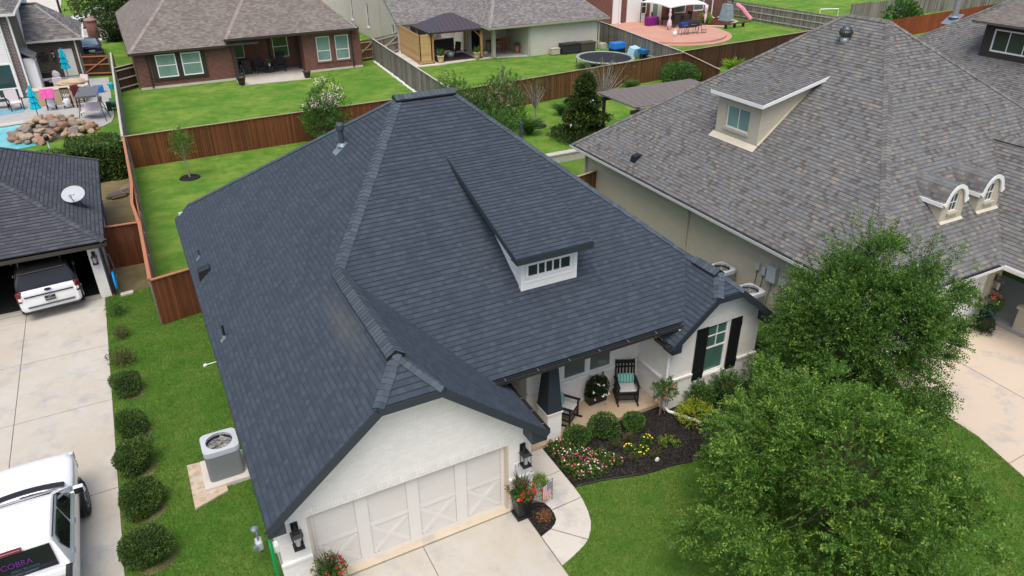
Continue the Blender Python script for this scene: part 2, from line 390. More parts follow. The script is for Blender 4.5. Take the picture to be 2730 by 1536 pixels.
M_lf_yel = leafmat('yellow_leaf', [(.1, (.16, .24, .02)), (.5, (.38, .42, .03)), (.9, (.62, .56, .06))])
M_lf_dull = leafmat('dull_olive_leaf', [(.1, (.05, .06, .02)), (.5, (.10, .12, .035)), (.9, (.20, .17, .06))])
M_lf_mag = leafmat('magnolia_leaf', [(.1, (.014, .034, .008)), (.45, (.040, .075, .013)), (.78, (.075, .115, .02)), (.97, (.11, .065, .02))])
M_lf_red = leafmat('copper_leaf', [(.1, (.10, .05, .02)), (.5, (.30, .11, .03)), (.9, (.45, .22, .08))])
M_fl = {k: plain('petal_'+k, c, .6, .1, 9) for k, c in dict(pink=(.75, .18, .30), rose=(.60, .03, .12), white=(.85, .82, .80), coral=(.75, .16, .12), yellow=(.85, .60, .02), red=(.55, .02, .02), magenta=(.70, .06, .38), blush=(.72, .50, .50)).items()}
M_blade = leafmat('grass_blade', [(.05, (.044, .115, .012)), (.5, (.11, .245, .030)), (.85, (.19, .33, .045)), (.95, (.38, .37, .13))])
M_cyan = plain('turquoise_canvas', (.0, .42, .55), .8, .12, 5)
M_fabw = plain('pale_cushion', (.62, .56, .57), .9, .06, 6)
# ---------------------------------------------------------------- foliage helpers
def nrm(a): return a/np.maximum(np.linalg.norm(a, axis=-1, keepdims=True), 1e-9)
def rdir(n): return nrm(rng.normal(size=(n, 3)))
def quadmesh(name, V, uv, mat, parent=None, world=True):
    """V (n,4,3), uv (n,2)"""
    n = len(V); off = np.array(wloc(parent)) if (parent is not None and world) else np.zeros(3)
    me = bpy.data.meshes.new(name)
    me.vertices.add(4*n); me.vertices.foreach_set('co', (V-off).reshape(-1).astype(np.float32))
    me.loops.add(4*n); me.loops.foreach_set('vertex_index', np.arange(4*n, dtype=np.int32))
    me.polygons.add(n); me.polygons.foreach_set('loop_start', np.arange(0, 4*n, 4, dtype=np.int32))
    me.polygons.foreach_set('loop_total', np.full(n, 4, dtype=np.int32))
    ul = me.uv_layers.new(name='uv'); ul.data.foreach_set('uv', np.repeat(uv, 4, axis=0).reshape(-1).astype(np.float32))
    me.materials.append(mat); me.update(calc_edges=True)
    o = bpy.data.objects.new(name, me); COL.objects.link(o)
    if parent is not None: o.parent = parent
    return o
def leafquads(P, D, L, W, fold=.0):
    n = len(P); D = nrm(D); S = nrm(np.cross(D, rdir(n))); L = np.broadcast_to(np.asarray(L, float).reshape(-1, 1), (n, 1)); W = np.broadcast_to(np.asarray(W, float).reshape(-1, 1), (n, 1))
    V = np.empty((n, 4, 3)); V[:, 0] = P; V[:, 1] = P+D*L*.5+S*W*.5; V[:, 2] = P+D*L; V[:, 3] = P+D*L*.5-S*W*.5
    return V
def lump(dirs, k=6, amp=.18, seed=0):
    """smooth-ish clump function of direction"""
    r = np.random.default_rng(seed); c = nrm(r.normal(size=(k*4, 3))); a = r.uniform(.3, 1, k*4)
    d = dirs@c.T; return 1+amp*((np.exp((d-1)*9)*a).sum(1)-.35)
def blob(name, c, rad, n, L, W, mat, parent, shell=.35, amp=.25, seed=0, up=.35, flat=None, zmin=None, world=True):
    """leafy shrub: leaves fill an uneven crown"""
    d = rdir(n); k = lump(d, 6, amp, seed)
    s = 1-shell*rng.random(n)**1.5
    P = np.array(c)+d*np.array(rad)*(k*s)[:, None]
    if flat is not None: P[:, 2] = np.minimum(P[:, 2], flat+rng.normal(0, .02, n))
    if zmin is not None:
        m = P[:, 2] > zmin; P, d, n = P[m], d[m], int(m.sum())
    D = nrm(d*.8+rdir(n)*.9+np.array([0, 0, up]))
    cl = (np.sin(P[:, 0]*7.1+seed)*np.sin(P[:, 1]*6.3)*np.sin(P[:, 2]*8.7)*.5+.5)
    uv = np.stack([rng.random(n), np.clip(.6*cl+.4*rng.random(n), 0, 1)], 1)
    return quadmesh(name, leafquads(P, D, rng.uniform(.7, 1.25, n)*L, rng.uniform(.7, 1.2, n)*W), uv, mat, parent, world)
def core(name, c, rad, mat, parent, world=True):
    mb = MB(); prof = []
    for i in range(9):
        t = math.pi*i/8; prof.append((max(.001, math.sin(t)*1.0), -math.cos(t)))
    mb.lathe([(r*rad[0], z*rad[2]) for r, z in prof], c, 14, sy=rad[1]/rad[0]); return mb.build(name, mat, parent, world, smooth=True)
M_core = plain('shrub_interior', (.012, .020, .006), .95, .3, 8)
def twigcrown(name, roots, dirs, tl, nleaf, L, W, mat, parent, seed=0, tipbias=.5, world=True):
    """shoots with leaves in two rows"""
    n = len(roots); side = nrm(np.cross(dirs, rdir(n))); tl = rng.uniform(.55, 1.2, n)*tl
    s = (np.arange(nleaf)+.5)/nleaf
    P = roots[:, None, :]+dirs[:, None, :]*(tl[:, None]*s[None, :])[:, :, None]
    P[:, :, 2] -= (s**2)[None, :]*(tl*.16)[:, None]
    sg = np.where(np.arange(nleaf) % 2 == 0, 1., -1.)
    D = dirs[:, None, :]*.55+side[:, None, :]*sg[None, :, None]*.9+rng.normal(0, .22, (n, nleaf, 3))
    tw = rng.random(n); tw = np.clip(tw, 0, 1)
    u = rng.random((n, nleaf)); v = np.clip(tw[:, None]*.62+tipbias*s[None, :]*.5*tw[:, None]+.12*rng.random((n, nleaf)), 0, 1)
    P = P.reshape(-1, 3); D = nrm(D.reshape(-1, 3)); m = len(P)
    sc_ = rng.uniform(.7, 1.2, m)
    V = np.empty((m, 4, 3)); Nn = nrm(np.cross(D, np.repeat(dirs, nleaf, 0)+rng.normal(0, .5, (m, 3)))); S = nrm(np.cross(D, Nn))
    L_ = (L*sc_)[:, None]; W_ = (W*sc_)[:, None]
    V[:, 0] = P; V[:, 1] = P+D*L_*.5+S*W_*.5; V[:, 2] = P+D*L_; V[:, 3] = P+D*L_*.5-S*W_*.5
    return quadmesh(name, V, np.stack([u.reshape(-1), v.reshape(-1)], 1), mat, parent, world)
def limbs(mb, base, tips, r0, n=6):
    base = Vector(base)
    for t in tips:
        t = Vector(t); mid = base.lerp(t, .5)+Vector((random.uniform(-.1, .1), random.uniform(-.1, .1), .12))
        mb.tube([base, mid, t], [r0, r0*.6, r0*.22], n)
# ================================================================ SETTING
def ground_poly(name, pts, z, mat, th=None, kind='structure'):
    mb = MB()
    if th: mb.prism(pts, z-th, z)
    else: mb.poly([(x, y, z) for x, y in pts])
    o = mb.build(name, mat); o['kind'] = kind; return o
g = MB(); N_ = 40
g.poly([(-260, -120, 0), (320, -120, 0), (320, 22, 0), (-260, 22, 0)]); g.build('lawn', M_grass)['kind'] = 'structure'
g = MB(); g.poly([(-260, 22, 0), (320, 22, 0), (320, 500, 0), (-260, 500, 0)]); g.build('back_lawn', M_gback)['kind'] = 'structure'
ground_poly('side_lawn', [(-6.95, 13.9), (-5.2, 13.9), (-5.2, 22.004), (-6.95, 22.004)], .004, M_gback)
# left driveway with saw-cut joints
mb = MB()
for x0, x1 in ((-14.9, -11.37), (-11.35, -8.75)):
    ys = [16.95, 16.35, 13.2, 9.75, 5.5, 1.6, -2.4, -6.5, -14]
    for a, b in zip(ys[:-1], ys[1:]): mb.prism([(x0, b+.012), (x1, b+.012), (x1, a-.012), (x0, a-.012)], -.06, .035)
mb.build('driveway', M_conc)['kind'] = 'structure'
ground_poly('driveway_joint_base', [(-14.9, -14), (-8.76, -14), (-8.76, 16.94), (-14.9, 16.94)], .012, M_joint)
ground_poly('garage_floor', [(-14.9, 16.97), (-8.9, 16.97), (-8.9, 17.35), (-14.9, 17.35)], .03, M_conc); ground_poly('garage_floor', [(-14.9, 17.352), (-8.6, 17.352), (-8.6, 23), (-14.9, 23)], .03, M_garshade)  # inner floor near black, garage shade painted in
# own driveway
mb = MB()
for x0, x1 in ((-5.85, -2.38), (-2.36, .265)):
    for a, b in ((-.12, -4.2), (-4.22, -9), (-9.02, -16)): mb.prism([(x0, b), (x1, b), (x1, a), (x0, a)], -.06, .035)
mb.build('driveway', M_conc)['kind'] = 'structure'
ground_poly('driveway_joint_base', [(-5.85, -16), (.265, -16), (.265, -.11), (-5.85, -.11)], .012, M_joint)
ground_poly('driveway_apron', [(-4.9, -.085), (.03, -.085), (.03, .16), (-4.9, .16)], .05, M_apron, .1)
# curved walkway
wi = [(.70, .0), (.88, -.23), (.935, -.45), (.93, -.68), (.88, -.86), (.77, -.98), (.58, -1.08), (.33, -1.15), (.28, -1.17)]
wo = [(1.86, -.12), (1.83, -.52), (1.775, -.80), (1.72, -1.02), (1.60, -1.33), (1.46, -1.54), (1.26, -1.74), (1.07, -1.86), (.86, -1.95), (.60, -2.04), (.28, -2.13)]
jt = [((.70, .555), (1.86, .575)), ((.935, -.55), (1.83, -.52)), ((.60, -1.06), (1.20, -1.79))]
mb = MB()
mb.prism([(.70, 1.575), (1.86, 1.575), (1.86, .585), (.70, .565)][::-1], -.05, .04)
mb.prism([(.70, .545), (1.86, .565), (1.86, -.12), (1.835, -.50), (.94, -.53), (.90, -.25), (.70, 0)][::-1], -.05, .04)
mb.prism([(.938, -.56), (1.832, -.53), (1.775, -.80), (1.72, -1.02), (1.60, -1.33), (1.46, -1.54), (1.245, -1.755), (.625, -1.06), (.77, -.98), (.88, -.86), (.93, -.68)][::-1], -.05, .04)
mb.prism([(.595, -1.075), (1.215, -1.775), (1.07, -1.86), (.86, -1.95), (.60, -2.04), (.29, -2.13), (.29, -1.165), (.33, -1.15)][::-1], -.05, .04)
mb.build('walkway', M_conc2)['kind'] = 'structure'
ground_poly('walkway_joint_base', [(.28, 1.5), (.28, -2.1), (1.0, -1.87), (1.6, -1.3), (1.84, -.3), (1.85, 1.5)], .014, M_joint)
ground_poly('mulch_bed', [(.28, -.12), (.70, -.12)]+wi[1:], .045, M_mulch)
bed = [(1.88, 1.56), (1.87, -.10), (2.1, -.13), (2.5, -.20), (2.9, -.30), (3.3, -.43), (3.7, -.55), (4.2, -.62), (4.7, -.66), (5.5, -.85), (6.5, -1.2), (8.2, -1.7), (10.2, -1.4), (10.8, .2), (10.4, 2.2), (9.6, 2.2), (9.6, 1.34), (5.95, 1.34), (5.95, 1.56)]
ground_poly('mulch_bed', bed, .03, M_mulch)
e = MB(); e.tube([(x, y, .03) for x, y in bed[1:12]], .028, 6); eo = e.build('bed_edging', M_black, smooth=True); tag(eo, 'black plastic edging curving between dark mulch bed and lawn', 'edging')
# mulch chips
n = 5200; P = np.zeros((n*3, 3)); P[:, 0] = rng.uniform(1.9, 8, n*3); P[:, 1] = rng.uniform(-1.0, 1.5, n*3)
from math import inf
def inpoly(x, y, poly):
    c = np.zeros(len(x), bool); j = len(poly)-1
    for i in range(len(poly)):
        xi, yi = poly[i]; xj, yj = poly[j]
        c ^= ((yi > y) != (yj > y)) & (x < (xj-xi)*(y-yi)/(yj-yi+1e-12)+xi); j = i
    return c
m = inpoly(P[:, 0], P[:, 1], bed); P = P[m]; P[:, 2] = .03+rng.random(len(P))*.02
D = rdir(len(P)); D[:, 2] *= .25
o = quadmesh('mulch_chips', leafquads(P, D, rng.uniform(.04, .10, len(P)), .02), rng.random((len(P), 2)), leafmat('mulch_chip', [(0, (.006, .005, .005)), (.6, (.028, .023, .020)), (1, (.11, .085, .07))], .9, 0)); o['kind'] = 'stuff'
# right driveway
ground_poly('driveway', [(13.3, .0), (13.1, -3.8), (12.62, -5.4), (11.6, -8), (10.4, -14), (26, -14), (22, -6), (19.35, -3.2), (19.35, 0)], .035, M_conc3, .1)
for i, (a, b) in enumerate((((16.1, 0), (15.6, -14)), ((12.7, -4.9), (21, -4.7)))):
    mb = MB(); mb.beam((*a, .0395), (*b, .0395), .018, .002); mb.build('driveway_joint', M_joint)['kind'] = 'structure'
ground_poly('patio', [(19.37, 3), (19.37, -3.2), (23, -3.2), (23, 3)], .16, M_deck, .2)
# side yard dirt of the left neighbour
ground_poly('side_yard_dirt', [(-8.65, 17.05), (-7.02, 17.05), (-7.02, 30.9), (-8.65, 30.9)], .006, M_dirt)
# back yard paving
ground_poly('patio', [(1.95, 54.4), (1.73, 49.56), (7.3, 49.22), (7.55, 51.8), (7.5, 54.4)], .05, M_conc, .1)
ground_poly('patio', [(16.2, 56.3), (15.8, 49.3), (16.8, 48.9), (18.3, 48.8), (22, 49.3), (23.9, 49.2), (27.3, 48.3), (27.3, 52.8), (23.2, 52.8), (23.2, 56.3)], .06, M_conc2, .1)
ar = [(45.2+5.9*math.cos(t)*1.0, 51.2+6.1*math.sin(t)) for t in np.linspace(-2.45, .35, 26)]
ground_poly('patio_step', [(45.2+(x-45.2)*1.08, 51.2+(y-51.2)*1.10) for x, y in ar]+[(50, 57.9), (40, 57.9)], .08, M_pink, .1)
ground_poly('patio', [(x, y) for x, y in ar]+[(49, 57.9), (40.5, 57.9)], .26, M_pink, .17)
dk_ = [(-20, 46.1), (-14.2, 45.9), (-11.9, 46.2), (-10.6, 45.2), (-9.3, 42.9), (-8.95, 42.2), (-8.1, 42.5), (-7.6, 43.3), (-7.4, 44.8), (-7.35, 57.9), (-12.4, 58.2), (-12.4, 53.3), (-20, 53.3)]
ground_poly('pool_deck', dk_, .05, M_deck, .1)
wt = NT('pool_water'); wt.col(wt.mix(wt.noise(wt.geo(), 1.2, 4), (.05, .38, .46), (.16, .55, .60))); wt.bump(wt.noise(wt.geo(), 7, 3), .3, .05); wt.fin(.06, .6)
ground_poly('pool_water', [(-20, 45.5), (-14.3, 45.4), (-12.0, 45.7), (-11.2, 45.0), (-11.5, 40), (-20, 38)], .02, wt.m)
mb = MB(); mb.tube([(-20, 45.75, .06), (-14.2, 45.65, .06), (-12.0, 45.95, .06), (-10.9, 45.2, .06)], .16, 6); mb.build('pool_coping', M_conc2)['kind'] = 'structure'
# far street, pavement, drives
ground_poly('street', [(-150, 80), (25, 79), (25, 87.3), (-150, 88.3)], .01, plain('street_surface', (.50, .45, .40), .9, .12, .5))
ground_poly('pavement', [(-60, 76.9), (3, 76.5), (3, 77.3), (-60, 77.7)], .05, M_conc2, .1)
ground_poly('driveway', [(-15.8, 88), (-11.4, 88), (-11.6, 116), (-26, 118), (-27, 108), (-17, 100)], .03, M_conc2, .05)
ground_poly('pavement', [(-4.4, 88), (-3.2, 88), (-3.4, 108), (-4.8, 108)], .04, M_conc2, .05)
ground_poly('driveway', [(-12.2, 60), (-8.9, 60), (-8.6, 77), (-5.4, 77), (-5.4, 80), (-13.5, 80)], .03, M_conc2, .05)
ground_poly('front_walk', [(11, 62), (16, 62), (16, 90), (11, 90)], .02, M_conc, .05)
# cast kerb stones by the grey fence
rs = MB()
for i in range(42):
    t = i/41; x = 13.95-(.75*t); y = 52.9-t*12.3; s = random.uniform(.16, .26)
    rs.rbox((x-.06+random.uniform(-.04, .04), y, .06), .16, s*1.15, .12, random.uniform(-.3, .3), random.uniform(-.1, .1), taper=.8)
tag(rs.build('stone_border', M_wtrim, bevel=.02), 'row of pale stones along the foot of the grey fence', 'stone border')
# near grass blades (front and side lawn)
def blades(name, polys, dens, h, wd):
    Ps = []
    for x0, x1, y0, y1, ex in polys:
        n = int((x1-x0)*(y1-y0)*dens); x = rng.uniform(x0, x1, n); y = rng.uniform(y0, y1, n); m = np.ones(n, bool)
        for q in ex: m &= ~inpoly(x, y, q)
        Ps.append(np.stack([x[m], y[m], np.full(m.sum(), 0.)], 1))
    P = np.concatenate(Ps); n = len(P); D = nrm(np.stack([rng.normal(0, .5, n), rng.normal(0, .5, n), np.ones(n)], 1))
    cl = np.sin(P[:, 0]*1.7+P[:, 1]*.6)*np.sin(P[:, 1]*1.3-P[:, 0]*.4)*.5+.5
    o = quadmesh(name, leafquads(P, D, rng.uniform(.5, 1.3, n)*h, wd), np.stack([rng.random(n), .25*cl+.6*rng.random(n)], 1), M_blade); o['kind'] = 'stuff'; return o
walk_all = [(.28, 1.58), (.28, -2.15)]+wo[::-1]+[(1.87, 1.58)]
blades('grass', [(-8.72, -5.3, -6, 17, []), (.3, 13.2, -9, 1.4, [walk_all, bed, [(13.1, -3.8), (12.62, -5.4), (11.6, -8), (14, -9), (14, 0)]]), (9.7, 12.8, 1.4, 14, [])], 1500, .055, .014)
# ================================================================ BUILDING HELPERS
def V3(*a): return Vector(a)
def roof_plane(mb, poly, e0, e1, exp=.145, t=.012, u0=0):
    """shingled plane as overlapping courses; e0->e1 runs along the eave"""
    poly = [Vector(p) for p in poly]; e0, e1 = Vector(e0), Vector(e1)
    u = e1-e0; u.z = 0; u.normalize()
    n = Vector((0, 0, 0))
    for i in range(len(poly)): n += poly[i].cross(poly[(i+1) % len(poly)])
    n.normalize()
    if n.z < 0: n = -n; poly = poly[::-1]
    wv = n.cross(u)
    if wv.z < 0: wv = -wv
    c0 = e0.dot(wv); vs = [p.dot(wv)-c0 for p in poly]; k = math.floor(min(vs)/exp+.001)
    while k*exp < max(vs)-1e-4:
        a, b = k*exp, (k+1)*exp
        q = clip(clip(poly, wv, c0+a), -wv, -(c0+b))
        if len(q) > 2:
            vv = [p.dot(wv)-c0 for p in q]; lift = [t*(1-(x-a)/exp)+.002 for x in vv]
            uvp = [(p.dot(u)-u0, x-.0001 if abs(x-b) < 1e-6 else x+.0001) for p, x in zip(q, vv)]
            r = [p+n*l for p, l in zip(q, lift)]
            mb.poly(r, uvp)
            for i in range(len(q)):
                j = (i+1) % len(q)
                if abs(vv[i]-a) < 1e-5 and abs(vv[j]-a) < 1e-5 and (q[i]-q[j]).length > 1e-4:
                    mb.poly([q[i]-n*.004, q[j]-n*.004, r[j], r[i]], [(0, k*exp+.003)]*4)
        k += 1
    mb.poly([p-n*.11 for p in poly][::-1], [(0, .03)]*len(poly))
    for i in range(len(poly)):
        j = (i+1) % len(poly); mb.poly([poly[i]-n*.11, poly[j]-n*.11, poly[j]-n*.001, poly[i]-n*.001], [(0, .03)]*4)
def caps(mb, a, b, nl, nr, w=.15, step=.135, lift=.02, vent=0, bl=None):
    """overlapping cap shingles from a (low end) to b; nl/nr plane normals"""
    a, b = Vector(a), Vector(b); d = (b-a); L = d.length; d.normalize()
    def side(n, other):
        n = Vector(n).normalized(); s = d.cross(n)
        if s.dot(Vector(other)) > 0: s = -s
        return s.normalized()
    nl, nr = Vector(nl).normalized(), Vector(nr).normalized()
    sl = side(nl, nr); sr_ = side(nr, nl)
    upn = (nl+nr).normalized(); k = 0; n = max(1, int(L/step))
    for i in range(n):
        p0 = a+d*(i*L/n); p1 = a+d*((i+1)*L/n+.02)
        jit = random.uniform(-.008, .008)
        h0, h1 = lift+.016+vent, lift+.002+vent
        A, B = p0+upn*h0, p1+upn*h1
        ww = w+jit
        for s_, nn in ((sl, nl), (sr_, nr)):
            C_, D_ = A+s_*ww+upn*(-.0), B+s_*ww
            C_ = p0+s_*ww+nn*(h0*.95+.004); D_ = p1+s_*ww+nn*(h1*.95+.004)
            v = (i+random.randint(0, 400))*.145
            mb.poly([A, B, D_, C_], [(0, v+.03), (0, v+.12), (.1, v+.12), (.1, v+.03)])
            mb.poly([A, C_, p0+s_*ww-nn*.002, p0], [(0, v+.006)]*4)
            mb.poly([C_, D_, p1+s_*ww-nn*.002, p0+s_*ww-nn*.002], [(0, v+.006)]*4)
    if vent and bl is not None:
        for s_, nn in ((sl, nl), (sr_, nr)):
            bl.beam(a+s_*(w+.008)+nn*(vent*.45), b+s_*(w+.008)+nn*(vent*.45), .035, vent+.035, nn)
        e = a-d*.004
        bl.poly([e+upn*(lift+vent+.02), e+sl*w+nl*(vent+.03), e+sl*w-nl*.02, e-upn*.02, e+sr_*w-nr*.02, e+sr_*w+nr*(vent+.03)])
def wall(mb, o, u, outline, ops=(), depth=.12, thick=None, mi=0):
    """wall face in the plane through o with horizontal direction u; outline (u,z); openings cut out with reveals"""
    o = Vector(o); u = Vector(u).normalized(); n = u.cross(Vector((0, 0, 1)))   # outward normal
    P = [Vector((a, b, 0)) for a, b in outline]
    xs = sorted(set([min(p.x for p in P), max(p.x for p in P)]+[c for q in ops for c in (q[0], q[2])]))
    T = lambda p: o+u*p.x+Vector((0, 0, p.y))
    X = Vector((1, 0, 0)); Y = Vector((0, 1, 0))
    for a, b in zip(xs[:-1], xs[1:]):
        if b-a < 1e-5: continue
        st = clip(clip(P, X, a), -X, -b)
        if len(st) < 3: continue
        cuts = sorted([q for q in ops if q[0] <= a+1e-6 and q[2] >= b-1e-6], key=lambda q: q[1])
        lo = min(p.y for p in P)-1
        for q in list(cuts)+[None]:
            hi = q[1] if q else 1e3
            pc = clip(clip(st, Y, lo), -Y, -hi)
            if len(pc) > 2: mb.poly([T(p) for p in pc], [(p.x, p.y) for p in pc], mi)
            if q: lo = q[3]
    for x0, z0, x1, z1 in ops:
        c = [T(Vector(k)) for k in ((x0, z0, 0), (x1, z0, 0), (x1, z1, 0), (x0, z1, 0))]
        for i in range(4):
            j = (i+1) % 4; mb.poly([c[i], c[j], c[j]-n*depth, c[i]-n*depth], None, mi)
def window(root, o, u, x0, z0, x1, z1, gm, fm=None, depth=.07, bars=(), fw_=.055, name='window', sill=None, label=None, proud=.0):
    """frame + pane as sub-part; bars = list of ('v', frac) / ('h', frac)"""
    fm = fm or M_wtrim; o = Vector(o); u = Vector(u).normalized(); n = u.cross(Vector((0, 0, 1)))
    T = lambda x, z, d: o+u*x+Vector((0, 0, z))-n*d
    mb = MB()
    def bar(a, b, c, d, dd=depth, th=.05):
        P = [T(a, b, dd), T(c, b, dd), T(c, d, dd), T(a, d, dd)]; Q = [p-n*th for p in P]
        mb.faces(P+Q, [(0, 1, 2, 3), (7, 6, 5, 4), (0, 4, 5, 1), (1, 5, 6, 2), (2, 6, 7, 3), (3, 7, 4, 0)])
    dd = depth-proud
    bar(x0, z0, x1, z0+fw_, dd); bar(x0, z1-fw_, x1, z1, dd); bar(x0, z0+fw_, x0+fw_, z1-fw_, dd); bar(x1-fw_, z0+fw_, x1, z1-fw_, dd)
    bw = fw_*.55
    for k, f, *r in bars:
        if k == 'v':
            c = x0+(x1-x0)*f; lo, hi = (r[0], r[1]) if r else (0, 1)
            bar(c-bw/2, z0+(z1-z0)*lo+.001, c+bw/2, z0+(z1-z0)*hi-.001, dd+.012, .02)
        else:
            c = z0+(z1-z0)*f; s_ = r[0] if r else 1
            bar(x0+fw_*.5, c-bw*s_/2, x1-fw_*.5, c+bw*s_/2, dd+.008, .03)
    f = mb.build(name, fm, root)
    if label: f['label'] = label
    mb = MB(); P = [T(a, b, dd+.035) for a, b in ((x0+.01, z0+.01), (x1-.01, z0+.01), (x1-.01, z1-.01), (x0+.01, z1-.01))]
    mb.poly(P, [(0, 0), (x1-x0, 0), (x1-x0, z1-z0), (0, z1-z0)]); mb.build('pane', gm, f)
    if sill is not None:
        mb = MB(); c = (x0+x1)/2
        mb.beam(T(x0-.06, z0-.045, -.03), T(x1+.06, z0-.045, -.03), .10, .075); mb.build('sill', sill, f)
    return f
def gutter(mb, a, b, out, w=.12, h=.11):
    a, b, out = Vector(a), Vector(b), Vector(out).normalized(); z = Vector((0, 0, 1))
    prof = [(0, 0), (0, -h), (w*.8, -h), (w, 0), (w+.012, 0), (w*.8+.012, -h-.012), (-.005, -h-.012)]
    P = [a+out*x+z*y for x, y in prof]; Q = [b+out*x+z*y for x, y in prof]; n = len(P)
    mb.faces(P+Q, [(i, (i+1) % n, (i+1) % n+n, i+n) for i in range(n)]+[tuple(range(n))[::-1], tuple(range(n, 2*n))])
def text_mesh(name, body, size, mat, origin, xd, yd, parent=None, depth=.004, align='LEFT', bold=0):
    cu = bpy.data.curves.new(name, 'FONT'); cu.body = body; cu.size = size; cu.extrude = depth; cu.align_x = align; cu.offset = bold
    to = bpy.data.objects.new(name, cu); COL.objects.link(to)
    bpy.context.view_layer.update()
    me = bpy.data.meshes.new_from_object(to.evaluated_get(bpy.context.evaluated_depsgraph_get()))
    COL.objects.unlink(to); bpy.data.objects.remove(to)
    xd, yd = Vector(xd).normalized(), Vector(yd).normalized(); zd = xd.cross(yd)
    off = wloc(parent) if parent else Vector((0, 0, 0))
    M = Matrix(((xd.x, yd.x, zd.x, origin[0]-off.x), (xd.y, yd.y, zd.y, origin[1]-off.y), (xd.z, yd.z, zd.z, origin[2]-off.z), (0, 0, 0, 1)))
    me.transform(M); me.materials.clear(); me.materials.append(mat)
    o = bpy.data.objects.new(name, me); COL.objects.link(o)
    if parent: o.parent = parent
    return o
def soldier(mb, o, u, x0, x1, z0, h=.22, n_out=.006):
    o = Vector(o); u = Vector(u).normalized(); n = u.cross(Vector((0, 0, 1)))
    a = o+u*x0+Vector((0, 0, z0+h/2)); b = o+u*x1+Vector((0, 0, z0+h/2)); mb.beam(a+n*(n_out-.02), b+n*(n_out-.02), .04, h)
def lantern(root, p, out, s=1, mat=None, gl=None, label=None):
    """square wall lantern: back plate, arm, cap, cage and glass"""
    mat = mat or M_black; p = Vector(p); out = Vector(out).normalized(); sdv = out.cross(Vector((0, 0, 1)))
    rz = math.atan2(sdv.y, sdv.x); mb = MB()
    mb.rbox(p+out*.015+V3(0, 0, .12*s), .13*s, .03, .22*s, rz)
    mb.rbox(p+out*.09*s+V3(0, 0, .17*s), .05*s, .16*s, .04*s, rz)
    c = p+out*.15*s
    mb.rbox(c+V3(0, 0, .13*s), .09*s, .09*s, .05*s, rz); mb.rbox(c+V3(0, 0, .075*s), .22*s, .22*s, .06*s, rz, taper=.55)
    mb.rbox(c+V3(0, 0, -.25*s), .20*s, .20*s, .03*s, rz)
    for i, j in ((-1, -1), (1, -1), (1, 1), (-1, 1)):
        q = c+sdv*(i*.082*s)+out*(j*.082*s); mb.beam(q+V3(0, 0, -.24*s), q+V3(0, 0, .06*s), .014*s, .014*s, out)
    o = mb.build('wall_lamp', mat, root)
    if label: o['label'] = label
    mb = MB(); mb.lathe([(.045*s, -.22*s), (.05*s, .02*s)], c, 10); mb.build('lamp_glass', gl or plain('frosted_lamp_glass', (.42, .42, .40), .3, .1, 5), o)
    return o
def ac_unit(x, y, label, s=1, rz=0, grp='outdoor air conditioning units'):
    t = thing('ac_unit', label, 'air conditioner', (x, y, 0), 0, grp)
    w_, d_, h_ = .44*s, .42*s, .95*s; z0 = .13
    def ring(k, r=.10, n=4):
        P = []
        for cx_, cy_, a0 in ((w_*k-r, d_*k-r, 0), (-w_*k+r, d_*k-r, 90), (-w_*k+r, -d_*k+r, 180), (w_*k-r, -d_*k+r, 270)):
            for i in range(n+1):
                a = math.radians(a0+90*i/n); P.append((cx_+r*math.cos(a), cy_+r*math.sin(a)))
        return P
    mb = MB(); R = ring(1)
    pts = [(x+a, y+b) for a, b in R]; mb.prism(pts, z0, z0+h_*.86); body = mb.build('cabinet', M_aclouv, t)
    mb = MB(); R1 = ring(1.03); hole = .335*s; n = len(R1)
    def lvl(z, k=1): return [(x+a*k, y+b*k, z) for a, b in R1]
    R1 = []
    for k_ in range(48):
        an = 2*math.pi*k_/48; ca, sa = math.cos(an), math.sin(an); p_ = (abs(ca/(w_*1.03))**7+abs(sa/(d_*1.03))**7)**(-1/7); R1.append((ca*p_, sa*p_))
    n = 48; H = []
    for a, b in R1:
        an = math.atan2(b, a); H.append((x+hole*math.cos(an), y+hole*math.sin(an), z0+h_+.012))
    z1, z2 = z0+h_*.84, z0+h_
    vs = lvl(z1)+lvl(z2)+H+[(a, b, c-.09) for a, b, c in H]; fs = []
    for i in range(n):
        j = (i+1) % n; fs += [(i, j, n+j, n+i), (n+i, n+j, 2*n+j, 2*n+i), (2*n+i, 2*n+j, 3*n+j, 3*n+i)]
    mb.faces(vs, fs); mb.build('top_cover', M_actop, t)
    mb = MB(); mb.lathe([(hole*1.0, z0+h_-.28), (hole, z0+h_-.05)], (x, y, 0), 28, cap=False); mb.lathe([(hole-.01, z0+h_-.29), (hole-.012, z0+h_-.292)], (x, y, 0), 20); mb.build('fan_well', M_dark, t)
    mb = MB(); mb.lathe([(.07*s, 0), (.07*s, .10), (.03, .115)], (x, y, z0+h_-.13), 16)
    fan = mb.build('fan_hub', M_acpale, t)
    mb = MB()
    for k in range(3):
        a = k*2.094+.4+rz; c, s_ = math.cos(a), math.sin(a); P = []
        for r, ww in ((.06, .08), (hole*.92, .17)):
            for q, zz in ((-ww, -.035), (ww, .035)): P.append((x+r*c*s-q*s_*s, y+r*s_*s+q*c*s, z0+h_-.12+zz))
        mb.poly([P[0], P[1], P[3], P[2]])
    mb.build('blade', M_acpale, fan)
    mb = MB()
    for k in range(3):
        r = hole*(k+1)/3.1; mb.tube([(x+r*math.cos(a), y+r*math.sin(a), z0+h_+.02) for a in np.linspace(0, 6.2832, 21)], .004, 4, cap=False)
    for k in range(4):
        a = k*math.pi/4+.3; mb.beam((x-hole*math.cos(a), y-hole*math.sin(a), z0+h_+.022), (x+hole*math.cos(a), y+hole*math.sin(a), z0+h_+.022), .007, .007)
    mb.build('fan_guard', M_black, t)
    return t
